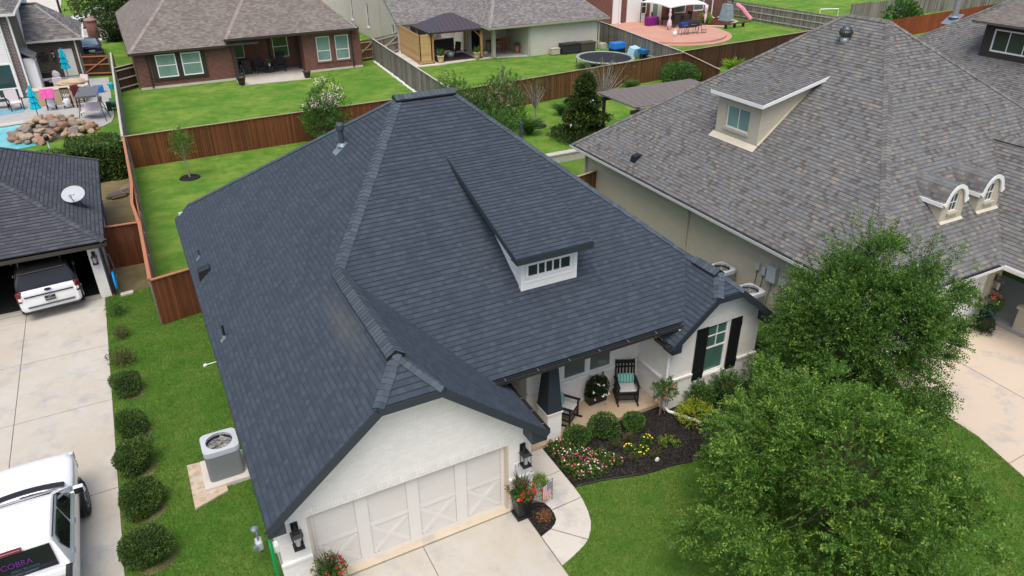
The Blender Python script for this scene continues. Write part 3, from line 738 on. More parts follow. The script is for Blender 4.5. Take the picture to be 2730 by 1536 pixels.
tt = NT('ac_louvre'); s_ = tt.n('SeparateXYZ', i0=tt.uv()); fr = tt.math('FRACT', tt.math('DIVIDE', s_.outputs[1], .028)); tt.col(tt.mix(tt.math('LESS_THAN', fr, .45), (.235, .255, .27), (.13, .145, .155))); tt.bump(fr, .5, .01); M_aclouv = tt.fin(.5, .4)
M_actop = plain('ac_grey_paint', (.43, .46, .49), .4, .06, 4); M_acpale = plain('ac_fan_grey', (.34, .32, .28), .6, .2, 5)
# ================================================================ THE MAIN HOUSE
H = thing('white_brick_house', 'single storey white painted brick house with charcoal shingle roof in the middle of the photo', 'house', (0, 6, 0))
he, m, xL, yG, xGR, yF, hp, mF = 2.6, .84, -5.67, -.45, .80, 1.30, 3.10, .65
zc, zT, yB = 4.72, 8.24, 17.12
xm = (xL+xGR)/2; zr = he+m*(xm-xL); yHm = yF+(zr-hp)/mF; yT = yF+(zT-hp)/mF; xT1 = xL+(zT-he)/m
mR, xR, xT2 = .855, 9.43, 2.83
xRL, xRm, yR, zrR, zc2, mg = 5.66, 7.545, .95, 4.21, 3.80, .854
yRr = yF+(zrR-hp)/mF; yr_, yrR = .36, 1.53
xc1, xc2 = xL+(zc-he)/m, xGR-(zc-he)/m
xd1, xd2 = xRL+(zc2-he)/mg, xR-(zc2-he)/mg
T1, T2 = V3(xT1, yT, zT), V3(xT2, yT, zT); Hm = V3(xm, yHm, zr); K1 = V3(xL+(hp-he)/m, yB, hp); K2 = V3(xR-(hp-he)/mR, yB, hp)
Rj = V3(xRm, yRr, zrR)
mb = MB()
roof_plane(mb, [(xL, yG, he), (xc1, yG, zc), (xm, yr_, zr), Hm, T1, K1, (xL, yB, he)], (xL, yG, he), (xL, yB, he))
roof_plane(mb, [(xGR, yG, he), (xGR, 1.95, he), (xGR-(hp-he)/m, 1.95, hp), (xGR-(hp-he)/m, yF, hp), Hm, (xm, yr_, zr), (xc2, yG, zc)], (xGR, yG, he), (xGR, 3, he))
roof_plane(mb, [(xc1, yG, zc), (xc2, yG, zc), (xm, yr_, zr)], (xc1, yG, zc), (xc2, yG, zc))
xv1, xv2 = xGR-(hp-he)/m, xRL+(hp-he)/mg
roof_plane(mb, [(xv1, yF, hp), (xv2, yF, hp), Rj, T2, T1, Hm], (xv1, yF, hp), (xv2, yF, hp))
roof_plane(mb, [(xRL, yR, he), (xd1, yR, zc2), (xRm, yrR, zrR), Rj, (xv2, yF, hp), (xv2, 2.0, hp), (xRL, 2.0, he)], (xRL, yR, he), (xRL, 3, he))
roof_plane(mb, [(xd1, yR, zc2), (xd2, yR, zc2), (xRm, yrR, zrR)], (xd1, yR, zc2), (xd2, yR, zc2))
roof_plane(mb, [(xR, yR, he), (xR, yB, he), K2, T2, Rj, (xRm, yrR, zrR), (xd2, yR, zc2)], (xR, yR, he), (xR, yB, he))
roof_plane(mb, [K1, K2, T2, T1], K1, K2)
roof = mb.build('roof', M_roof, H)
nL, nF, nGR, nR, nB, nC = V3(-m, 0, 1), V3(0, -mF, 1), V3(m, 0, 1), V3(mR, 0, 1), V3(0, mF, 1), V3(0, -.73, 1)
c = MB(); bl = MB()
caps(c, Hm+V3(0, 0, 0), T1, nL, nF, w=.17); caps(c, (xc1, yG, zc), (xm, yr_, zr), nL, nC, w=.13); caps(c, (xc2, yG, zc), (xm, yr_, zr), nGR, nC, w=.13)
caps(c, (xm, yr_-.02, zr), Hm, nL, nGR, w=.18, vent=.075, bl=bl); caps(c, T1+V3(-.12, 0, 0), T2+V3(.05, 0, 0), nF, nB, w=.18, vent=.075, bl=bl)
caps(c, Rj, T2, nF, nR, w=.15); caps(c, (xRm, yrR-.02, zrR), Rj-V3(0, .5, 0), V3(-mg, 0, 1), nR, w=.16, vent=.065, bl=bl); caps(c, Rj-V3(0, .5, 0), Rj, V3(-mg, 0, 1), nR, w=.15)
caps(c, (xd1, yR, zc2), (xRm, yrR, zrR), V3(-mg, 0, 1), nC); caps(c, (xd2, yR, zc2), (xRm, yrR, zrR), nR, nC)
caps(c, K1, T1, nL, nB, w=.14); caps(c, K2, T2, nR, nB, w=.14)
c.build('ridge_caps', M_cap, roof); bl.build('ridge_vent', M_black, roof)
# fascia, boxed returns, soffits
f = MB(); fh = .19
def rake(a, b): f.beam(Vector(a)+V3(0, -.012, -.115), Vector(b)+V3(0, -.012, -.115), .025, fh, (0, 0, 1))
Y = yG-.015
rake((xL-.02, Y, he), (xc1, Y, zc)); rake((xc1, Y-.002, zc+.02), (xc2, Y-.002, zc+.02)); rake((xc2, Y, zc), (xGR+.02, Y, he))
Y = yR-.015
rake((xRL-.02, Y, he), (xd1, Y, zc2)); rake((xd1, Y-.002, zc2+.02), (xd2, Y-.002, zc2+.02)); rake((xd2, Y, zc2), (xR+.02, Y, he))
for x0, x1, y0, y1 in ((xL-.01, -5.32, yG+.0, .0), (.40, xGR+.01, yG+.0, .0), (xRL-.01, 5.98, yR, 1.36), (9.2, xR+.01, yR, 1.36)):
    z1 = he-.02; s_ = abs(x1-x0)*m
    if x0 < -5 or (5 < x0 < 6): P = [(x0, he-.28), (x1, he-.28), (x1, z1+s_-.05), (x0, z1-.05)]
    else: P = [(x0, he-.28), (x1, he-.28), (x1, z1-.05), (x0, z1+s_-.05)]
    f.faces([(a, y0, b) for a, b in P]+[(a, y1, b) for a, b in P], [(0, 1, 2, 3), (7, 6, 5, 4), (0, 4, 5, 1), (1, 5, 6, 2), (2, 6, 7, 3), (3, 7, 4, 0)])
f.beam((xL+.0, 0, he-.13), (xL+.0, yB, he-.13), .03, .17); f.beam((xR, 1.4, he-.13), (xR, yB, he-.13), .03, .17)
f.beam((xGR, .0, he-.13), (xGR, 1.95, he-.13), .03, .17); f.beam((xv1, yF+.01, hp-.13), (xv2, yF+.01, hp-.13), .03, .17)
f.build('fascia', M_trim, roof)
s = MB(); s.box(xL+.02, -5.45, 0, yB, he-.22, he-.19); s.build('side_soffit', M_trim, roof); s = MB(); s.box(xv1, 6.3, yF+.03, 2.8, hp-.24, hp-.21); s.build('soffit', M_wtrim, roof)
# walls
Wm = MB(); S = MB()
wl, wr = -5.50, .62
rk = lambda x: min(he-.1+m*(x-xL), he-.1+m*(xGR-x), zc-.1)
xs = [wl, xc1, xc2, wr]
wall(Wm, (0, 0, 0), (1, 0, 0), [(wl, 0), (wr, 0)]+[(x, rk(x)) for x in xs[::-1]], [(-4.86, -.02, 0, 2.13)], .16)
wall(Wm, (wl, 0, 0), (0, -1, 0), [(-17.0, 0), (0, 0), (0, he-.12), (-17.0, he-.12)])
wall(Wm, (wr, 0, 0), (0, 1, 0), [(0, 0), (3.4, 0), (3.4, 2.9), (0, 2.55)])
soldier(S, (0, 0, 0), (1, 0, 0), -4.97, .11, 2.13); S.build('brick_course', M_wsold, H); S = MB()
xg0, xg1, yg = 5.93, 9.32, 1.35
rk2 = lambda x: min(he-.1+mg*(x-xRL), he-.1+mg*(xR-x), zc2-.1)
wall(Wm, (0, yg, 0), (1, 0, 0), [(xg0, 0), (xg1, 0)]+[(x, rk2(x)) for x in (xg1, xd2, xd1, xg0)], [(7.28, .86, 8.10, 2.58)], .12)
soldier(S, (0, yg, 0), (1, 0, 0), 7.2, 8.18, 2.58, .24)
wall(Wm, (xg0, 0, 0), (0, -1, 0), [(-2.8, 0), (-yg, 0), (-yg, 2.9), (-2.8, 3.0)])
wall(Wm, (xg1, 0, 0), (0, 1, 0), [(yg, 0), (17, 0), (17, he-.1), (yg, he-.1)])
wall(Wm, (0, 2.78, 0), (1, 0, 0), [(2.02, .1), (5.93, .1), (5.93, 3.0), (2.02, 3.0)], [(3.24, 1.10, 4.05, 2.35), (4.13, 1.10, 4.94, 2.35)], .10)
wall(Wm, (2.02, 0, 0), (0, -1, 0), [(-4.4, .1), (-2.78, .1), (-2.78, 3.0), (-4.4, 3.0)])
wall(Wm, (0, 4.4, 0), (1, 0, 0), [(.5, .1), (2.1, .1), (2.1, 3.0), (.5, 3.0)])
wall(Wm, (0, 17.0, 0), (-1, 0, 0), [(-9.32, 0), (5.5, 0), (5.5, 2.9), (-9.32, 2.9)])
Wm.build('wall', M_wbrick, H); S.build('brick_course', M_wsold, H)
# sloped ledge course
for a, b, z in (((-5.53, -.03, 1.0), (-4.86, -.03, 1.0), 0), ((0, -.03, 1.0), (.66, -.03, 1.0), 0), ((.65, -.05, 1.0), (.65, 1.6, 1.0), 0), ((5.89, 1.31, 1.07), (6.82, 1.31, 1.07), 0), ((8.57, 1.31, 1.07), (9.36, 1.31, 1.07), 0), ((5.90, 1.31, 1.07), (5.90, 2.76, 1.07), 0), ((2.02, 2.75, 1.07), (5.9, 2.75, 1.07), 0)): L = MB(); L.beam(a, b, .07, .07); L.build('ledge', M_wbrick, H)
L = MB(); L.box(-5.53, -4.86, -.035, 0, 0, .97); L.build('wainscot', M_wbrick, H); L = MB(); L.box(0, .655, -.035, 0, 0, .97); L.build('wainscot', M_wbrick, H); L = MB(); L.box(5.90, 9.35, 1.315, 1.35, 0, .80)
L.box(5.90, 6.83, 1.316, 1.351, .8, 1.04); L.box(8.56, 9.35, 1.316, 1.351, .8, 1.04)
L.build('wainscot', M_wbrick, H)
# wall inner corner of the front door alcove
dm = MB(); dm.box(.95, 1.95, 4.33, 4.39, .13, 2.2); dm.build('front_door', M_black, H)
# garage door
g = MB(); g.box(-4.86, 0, .15, .20, .05, 2.13); gd = g.build('garage_door', M_gdoor, H)
for z in (.57, 1.09, 1.61):
    q = MB(); q.box(-4.84, -.02, .1475, .1495, z-.004, z+.004); q.build('panel_line', plain('panel_line_grey', (.56, .535, .50), .8, .05, 4), gd)
q = MB(); e0, st, bw = .16, .30, 0; bw = (4.86-2*e0-3*st)/4; y0 = .132
xx = -4.86; q.box(xx, xx+e0, y0, .15, .05, 2.13)
bays = []
for i in range(4):
    a = xx+e0+i*(bw+st); bays.append((a, a+bw))
    if i < 3: q.box(a+bw, a+bw+st, y0, .15, .05, 2.13)
q.box(-e0, 0, y0, .15, .05, 2.13)
for a, b in bays:
    q.box(a, b, y0, .15, .05, .17); q.box(a, b, y0, .15, 1.02, 1.19)
    q.beam((a+.02, .138, .19), (b-.02, .138, 1.00), .012, .105, (0, 0, 1)); q.beam((a+.02, .1395, 1.00), (b-.02, .1395, .19), .013, .105, (0, 0, 1))
ov = q.build('overlay_boards', M_gdoor2, gd)
q = MB()
for a, b in bays:
    for x in (a, b): q.box(x-.004, x+.004, y0-.001, y0+.012, .17, 2.13)
    for z in (1.02, 1.19, .17): q.box(a, b, y0-.001, y0+.012, z-.003, z+.003)
q.build('groove', plain('groove_grey', (.44, .42, .39), .8, .08, 4), gd)
q = MB(); q.box(-4.86, -4.80, -.0, .14, .05, 2.13); q.box(-.06, 0, -.0, .14, .05, 2.13); q.box(-4.80, -.06, .03, .14, 2.08, 2.13); q.build('door_jamb', plain('cream_jamb', (.55, .48, .38), .6, .08, 4), gd)
# windows
w1 = window(H, (0, yg, 0), (1, 0, 0), 7.28, .86, 8.10, 2.58, M_glassg, bars=(('h', .52, 1.6), ('v', .5, .52, 1), ('h', .76)), depth=.05, label='green tinted window with black shutters on the right gable')
for a in (6.84, 8.13):
    q = MB(); q.box(a, a+.42, yg-.035, yg-.004, .78, 2.60); q.box(a, a+.42, yg-.05, yg-.035, .98, 1.10); q.box(a, a+.42, yg-.05, yg-.035, 2.28, 2.40)
    for k in (1, 2): q.box(a+.42*k/3-.004, a+.42*k/3+.004, yg-.037, yg-.034, 1.1, 2.28)
    q.build('shutter', M_black, H)
q = MB(); q.box(7.26, 8.12, 1.30, 1.36, .76, .86); q.build('window_ledge', M_wsold, H)
for a, b in ((3.24, 4.05), (4.13, 4.94)): window(H, (0, 2.78, 0), (1, 0, 0), a, 1.10, b, 2.35, M_glassb, depth=.02, fw_=.045, sill=M_wtrim)
# garage lanterns and the house number
lantern(H, (-5.12, 0, 1.85), (0, -1, 0), 1.15, label='black square lantern left of the garage door'); lantern(H, (.38, 0, 1.78), (0, -1, 0), 1.15, label='black square lantern above the house number')
q = MB(); q.box(.13, .60, -.016, -.002, 1.30, 1.49); npl = q.build('number_plate', M_wtrim, H)
text_mesh('house_number', '11940', .155, plain('number_grey', (.12, .12, .12), .5, .1, 5), (.145, -.02, 1.34), (1, 0, 0), (0, 0, 1), npl)
# gutters + downspouts
q = MB(); gutter(q, (xv1-.05, yF+.0, hp-.03), (xv2+.02, yF+.0, hp-.03), (0, -1, 0)); gutter(q, (xGR, yG+.06, he-.04), (xGR, 1.9, he-.04), (1, 0, 0)); gutter(q, (xRL, yR+.04, he-.04), (xRL, 1.7, he-.04), (-1, 0, 0), .1); q.build('gutter', M_gutter, H)
q = MB()
for x in np.linspace(xv1+.35, xv2-.1, 7): q = MB(); q.box(x-.012, x+.012, yF-.13, yF+.04, hp-.032, hp-.022); q.build('gutter_strap', M_chrome, H)
for y in np.linspace(yG+.3, 1.5, 4): q = MB(); q.box(xGR-.03, xGR+.13, y-.012, y+.012, he-.042, he-.032); q.build('gutter_strap', M_chrome, H)
for y in (1.1, 1.4): q = MB(); q.box(xRL-.12, xRL+.02, y-.01, y+.01, he-.042, he-.032); q.build('gutter_strap', M_chrome, H)
q = MB(); q.tube([(xv2-.25, yF-.05, hp-.14), (xv2-.18, yF-.12, hp-.2), (xv2-.12, yF-.12, hp-.28)], .03, 6); q.build('gutter_outlet', M_wtrim, H)
q = MB(); q.tube([(xRL-.02, 1.25, he-.14), (xRL+.1, 1.27, he-.3), (5.86, 1.30, he-.42), (5.86, 1.30, .25), (5.95, 1.15, .12), (6.5, .35, .07)], .045, 8); q.build('downspout', M_wtrim, H, smooth=False)
# porch slab, column
q = MB(); q.prism([(.72, 1.585), (5.94, 1.585), (5.94, 2.79), (2.03, 2.79), (2.03, 4.4), (.72, 4.4)], -.05, .13); tag(q.build('porch_slab', M_porch, H))
q = MB(); q.box(2.05, 2.50, 1.62, 2.20, .12, 1.06); pc = q.build('brick_pier', M_wbrick, H)
q = MB(); q.box(2.02, 2.53, 1.59, 2.23, 1.06, 1.12); q.build('pier_cap', M_wbrick, pc)
def frust(mb, c, a0, b0, a1, b1, z0, z1):
    mb.faces([(c[0]+i*a0, c[1]+j*b0, z0) for i, j in ((-1, -1), (1, -1), (1, 1), (-1, 1))]+[(c[0]+i*a1, c[1]+j*b1, z1) for i, j in ((-1, -1), (1, -1), (1, 1), (-1, 1))], [(0, 3, 2, 1), (4, 5, 6, 7), (0, 1, 5, 4), (1, 2, 6, 5), (2, 3, 7, 6), (3, 0, 4, 7)])
q = MB(); frust(q, (2.275, 1.91), .225, .29, .125, .14, 1.22, 2.88); frust(q, (2.275, 1.91), .245, .31, .235, .30, 1.12, 1.22); q.box(2.12, 2.43, 1.74, 2.08, 2.80, 2.9); q.build('tapered_column', M_trim, H)
q = MB(); q.box(xv1+.2, 6.0, 1.66, 1.86, 2.72, 2.87); q.build('porch_beam', M_trim, H)
# shed dormer
D = MB(); yd, dx0, dx1 = 3.13, 2.03, 3.75; zf = lambda y: hp+mF*(y-yF)
ms = (6.93-5.47)/(7.18-2.75); zs = lambda y: 5.47+ms*(y-2.75)
dor = MB(); wall(dor, (0, yd, 0), (1, 0, 0), [(dx0, zf(yd)-.1), (dx1, zf(yd)-.1), (dx1, zs(yd)-.08), (dx0, zs(yd)-.08)], [(2.20, 4.63, 3.58, 5.04)], .12)
for x in (dx0, dx1): dor.poly([(x, yd, zf(yd)-.1), (x, 7.1, zf(7.1)-.1), (x, 7.1, zs(7.1)-.08), (x, yd, zs(yd)-.08)])
sd_ = NT('white_lap_siding'); fr = sd_.math('FRACT', sd_.math('DIVIDE', sd_.n('SeparateXYZ', i0=sd_.uv()).outputs[1], .17)); sd_.col(sd_.mix(sd_.math('LESS_THAN', fr, .07), (.76, .76, .74), (.50, .50, .49))); sd_.bump(sd_.math('SUBTRACT', 1, fr), .5, .012); M_siding = sd_.fin(.55, .3)
dwall = dor.build('dormer', M_siding, H)
q = MB()
for x in (dx0-.02, dx1-.10): q.box(x, x+.12, yd-.022, yd+.10, zf(yd)-.02, zs(yd)-.05)
q.box(dx0+.1, dx1-.1, yd-.02, yd, zf(yd)-.02, zf(yd)+.20); q.box(dx0+.1, dx1-.1, yd-.035, yd-.02, zf(yd)+.20, zf(yd)+.235); q.build('corner_board', M_wtrim, dwall)
window(dwall, (0, yd, 0), (1, 0, 0), 2.16, 4.60, 3.62, 5.07, M_glassd, depth=-.02, fw_=.075, bars=[('v', .105+.79*k/5) for k in (1, 2, 3, 4)])
q = MB(); a = [(1.70, 2.75, zs(2.75)), (4.02, 2.75, zs(2.75)), (4.02, 7.25, zs(7.25)), (1.70, 7.25, zs(7.25))]
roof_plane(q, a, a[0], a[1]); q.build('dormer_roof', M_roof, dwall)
q = MB(); q.box(1.69, 4.03, 2.72, 2.745, zs(2.75)-.18, zs(2.75)-.005)
for x in (1.69, 4.03): q.beam((x, 2.74, zs(2.74)-.09), (x, 7.1, zs(7.1)-.09), .025, .17)
q.build('dormer_fascia', M_trim, dwall)
q = MB(); q.poly([(1.7, 2.75, zs(2.75)-.17), (4.02, 2.75, zs(2.75)-.17), (4.02, 3.12, zs(2.75)-.15), (1.7, 3.12, zs(2.75)-.15)]); q.build('dormer_soffit', M_trim, dwall)
# roof vents
zl = lambda x: he+m*(x-xL)
def pipe(root, x, y, z, h, r, mat, flash, nv, cap=False, name='vent_pipe'):
    q = MB(); q.tube([(x, y, z-.1), (x, y, z+h)], r, 12)
    if cap: q.lathe([(r*1.25, 0), (r*1.45, .03), (r*1.45, .16), (r*1.1, .21)], (x, y, z+h-.10), 14)
    o = q.build(name, mat, root, smooth=False)
    n = Vector(nv).normalized(); sx_ = Vector((0, 1, 0)) if abs(n.x) > .1 else Vector((1, 0, 0)); dn = sx_.cross(n)
    if dn.z > 0: dn = -dn
    c0 = V3(x, y, z); q = MB(); q.faces([c0+sx_*a+dn*b+n*.018 for a, b in ((-r*2.4, -r*2), (r*2.4, -r*2), (r*2.4, r*4.2), (-r*2.4, r*4.2))], [(0, 1, 2, 3)])
    q.lathe([(r*2, 0), (r*1.15, .09)], (x, y, z+.01), 12); q.build('flashing', flash, o); return o
M_lead = plain('lead_flashing', (.20, .24, .28), .5, .2, 9, metal=.4); M_pvc = plain('dark_blue_grey_pipe', (.045, .06, .075), .45, .15, 6)
pipe(H, -.65, 9.86, zl(-.65), .60, .085, M_pvc, M_lead, nL, True, 'flue_pipe')
pipe(H, -5.29, 12.42, zl(-5.29), .30, .03, M_pvc, M_lead, nL); pipe(H, -5.32, 6.84, zl(-5.32), .42, .035, M_black, M_lead, nL)
pipe(H, 6.9, 12.2, 4.9, 1.0, .06, M_pvc, M_lead, nR)
q = MB(); bx, by = -5.28, 11.13; z0 = zl(bx)
q.faces([(bx-.22, by-.2, zl(bx-.22)), (bx+.2, by-.2, zl(bx+.2)), (bx+.2, by+.2, zl(bx+.2)), (bx-.22, by+.2, zl(bx-.22)), (bx-.18, by-.17, z0+.17), (bx+.16, by-.17, z0+.25), (bx+.16, by+.17, z0+.25), (bx-.18, by+.17, z0+.17)], [(0, 3, 2, 1), (4, 5, 6, 7), (0, 1, 5, 4), (1, 2, 6, 5), (2, 3, 7, 6), (3, 0, 4, 7)])
q.build('exhaust_vent', M_black, H, bevel=.01)
# small fixtures at the side wall
q = MB(); q.tube([(-5.6, 7.35, 1.9), (-5.95, 7.3, 1.92)], .012, 6); q.rbox((-5.98, 7.28, 1.92), .08, .06, .07, .4, .5); q.build('security_light', M_white, H)
# ================================================================ RIGHT NEIGHBOUR (tan brick)
H = thing('tan_brick_house', 'large tan painted brick house with mixed grey and brown shingle roof on the right', 'house', (20, 8, 0))
xe, ze, y0, y1, zR = 12.4, 2.8, -.4, 17.2, 9.2
mL, mF2, mB2, mR2 = (zR-ze)/7.9, (zR-ze)/7.75, (zR-ze)/7.85, .73
A_, B_ = V3(20.3, 7.35, zR), V3(20.3, 9.35, zR); xer = 20.3+(zR-ze)/mR2
zfr = lambda y: ze+mF2*(y-y0)
mw, xw = .79, 18.2; xwr = 21.8; zwr = ze+mw*(xwr-xw); ywr = y0+(zwr-ze)/mF2
mb = MB()
roof_plane(mb, [(xe, y0, ze), A_, B_, (xe, y1, ze)], (xe, y0, ze), (xe, y1, ze))
roof_plane(mb, [(xe, y0, ze), (xw, y0, ze), (xwr, ywr, zwr), (xwr+3.6, y0, ze), (xer, y0, ze), A_], (xe, y0, ze), (xer, y0, ze))
roof_plane(mb, [(xe, y1, ze), B_, (xer, y1, ze)], (xe, y1, ze), (xer, y1, ze))
roof_plane(mb, [(xer, y0, ze), (xer, y1, ze), B_, A_], (xer, y0, ze), (xer, y1, ze))
roof_plane(mb, [(xw, -4.2, ze), (xw, y0, ze), (xwr, ywr, zwr), (xwr, -2.6, zwr)], (xw, -4.2, ze), (xw, y0, ze))
roof_plane(mb, [(xwr+3.6, -4.2, ze), (xwr+3.6, y0, ze), (xwr, ywr, zwr), (xwr, -2.6, zwr)], (xwr+3.6, -4.2, ze), (xwr+3.6, y0, ze))
roof_plane(mb, [(xw, -4.2, ze), (xwr+3.6, -4.2, ze), (xwr, -2.6, zwr)], (xw, -4.2, ze), (xwr+3.6, -4.2, ze))
roof = mb.build('roof', M_mroof, H)
n1, n2, n3, n4 = V3(-mL, 0, 1), V3(0, -mF2, 1), V3(0, mB2, 1), V3(mR2, 0, 1)
c = MB(); caps(c, (xe, y0, ze), A_, n1, n2, w=.16); caps(c, (xe, y1, ze), B_, n1, n3, w=.15); caps(c, A_, B_, n1, n4, w=.15); caps(c, (xer, y0, ze), A_, n2, n4, w=.15)
caps(c, (xwr, -2.6, zwr), (xwr, ywr, zwr), V3(-mw, 0, 1), V3(mw, 0, 1), w=.16, vent=.03); c.build('ridge_caps', M_mcap, roof)
q = MB(); gutter(q, (xe, y0-.05, ze-.02), (xe, y1+.05, ze-.02), (-1, 0, 0), .12, .12); gutter(q, (xe, y0, ze-.02), (xw+.1, y0, ze-.02), (0, -1, 0), .12, .12); gutter(q, (xw, -4.2, ze-.0), (xw, y0+.55, ze-.0), (-1, 0, 0), .12, .12)
q.build('gutter', M_wtrim, H)
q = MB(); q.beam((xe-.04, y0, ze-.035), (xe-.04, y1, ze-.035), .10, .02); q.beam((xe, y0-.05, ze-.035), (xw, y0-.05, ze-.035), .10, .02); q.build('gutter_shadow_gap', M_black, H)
q = MB(); q.box(xe, 12.9, y0, y1-.3, ze-.22, ze-.19); q.box(xw, 24, -4.1, .3, ze-.2, ze-.17); q.build('soffit', M_wtrim, H)
W = MB()
wall(W, (12.9, 0, 0), (0, -1, 0), [(-16.8, 0), (-.05, 0), (-.05, ze-.15), (-16.8, ze-.15)])
wall(W, (0, .05, 0), (1, 0, 0), [(12.9, 0), (19.38, 0), (19.38, ze-.15), (12.9, ze-.15)], [(13.95, 0, 18.78, 2.17)], .15)
wall(W, (19.38, 0, 0), (0, 1, 0), [(.05, 0), (3.2, 0), (3.2, 2.7), (.05, 2.7)])
wall(W, (0, 3.2, 0), (1, 0, 0), [(19.38, 0), (25, 0), (25, 2.7), (19.38, 2.7)])
wall(W, (0, 16.8, 0), (-1, 0, 0), [(-28, 0), (-12.9, 0), (-12.9, 2.6), (-28, 2.6)])
W.build('wall', M_tbrick, H)
S = MB(); S.beam((12.885, .05, ze-.28), (12.885, 16.8, ze-.28), .04, .22); S.build('brick_course', M_tsold, H)
q = MB(); q.box(13.95, 18.78, .17, .22, 0, 2.17); gd = q.build('garage_door', M_wtrim, H)
q = MB()
for z in (.54, 1.08, 1.62): q.box(13.97, 18.76, .160, .1695, z-.006, z+.006)
for x in np.linspace(14.2, 18.5, 30): q.box(x-.003, x+.003, .162, .1695, .02, 2.14)
q.build('door_groove', plain('door_groove_grey', (.45, .45, .45), .6, .1, 4), gd)
q = MB(); q.tube([(17.3, .155, 1.15), (18.0, .14, 1.15)], .015, 6); q.tube([(17.3, .155, .45), (18.0, .14, .45)], .015, 6); q.build('handle', M_black, gd)
q = MB(); q.box(19.4, 20.0, -1.35, -.85, .1, .95); q.box(19.34, 20.06, -1.41, -.79, .95, 1.05); pc = q.build('porch_pier', M_tbrick, H)
q = MB(); frust(q, (19.7, -1.1), .16, .16, .13, .13, 1.05, 2.65); q.build('porch_post', M_wtrim, H)
M_bronze = plain('bronze_lantern', (.14, .14, .13), .4, .2, 6, metal=.4)
lantern(H, (19.05, .05, 1.72), (0, -1, 0), 1.2, M_bronze, label='bronze lantern between the white garage door and the porch')
# large shed dormer facing the middle house
q = MB(); wx, a0, a1 = 15.0, 7.98, 10.35; zb = lambda x: ze+mL*(x-xe); zsd = lambda x: 6.62+.22*(x-14.72)
wall(q, (wx, 0, 0), (0, -1, 0), [(-a1, zb(wx)-.1), (-a0, zb(wx)-.1), (-a0, zsd(wx)-.05), (-a1, zsd(wx)-.05)], [(-9.85, 5.22, -8.55, 6.12)], .12)
for y in (a0, a1): q.poly([(wx, y, zb(wx)-.1), (18.0, y, zb(18.0)-.1), (18.0, y, zsd(18.0)-.05), (wx, y, zsd(wx)-.05)])
dw = q.build('dormer', M_tbrick, H); dw['label'] = 'tan brick shed dormer with a two pane window'
q = MB(); soldier(q, (wx, 0, 0), (0, -1, 0), -a1, -a0, 6.3, .22); q.build('brick_course', M_tsold, dw)
q = MB(); P = [(14.7, 7.68, zsd(14.7)), (14.7, 10.52, zsd(14.7)), (18.15, 10.52, zsd(18.15)), (18.15, 7.68, zsd(18.15))]; roof_plane(q, P, P[0], P[1]); q.build('dormer_roof', M_mroof, dw)
q = MB(); q.box(14.68, 14.705, 7.66, 10.54, zsd(14.7)-.16, zsd(14.7)-.012)
for y in (7.665, 10.535): q.beam((14.7, y, zsd(14.7)-.08), (18.0, y, zsd(18.0)-.08), .025, .13)
q.build('dormer_fascia', M_wtrim, dw)
q = MB(); q.beam((14.86, a0-.08, zb(14.86)+.025), (14.86, a1+.08, zb(14.86)+.025), .30, .02, n1); q.beam((wx, a0-.04, zb(wx)+.03), (17.7, a0-.04, zb(17.7)+.03), .10, .02, n1); q.build('dormer_flashing', plain('pale_tan_flashing', (.52, .48, .37), .6, .1, 5), dw)
window(dw, (wx, 0, 0), (0, -1, 0), -9.85, 5.22, -8.55, 6.12, M_glasst, bars=[('v', .5)], depth=.07, fw_=.045)
q = MB(); q.box(wx-.06, wx+.02, 8.5, 9.9, 5.13, 5.22); q.build('window_ledge', M_tsold, dw)
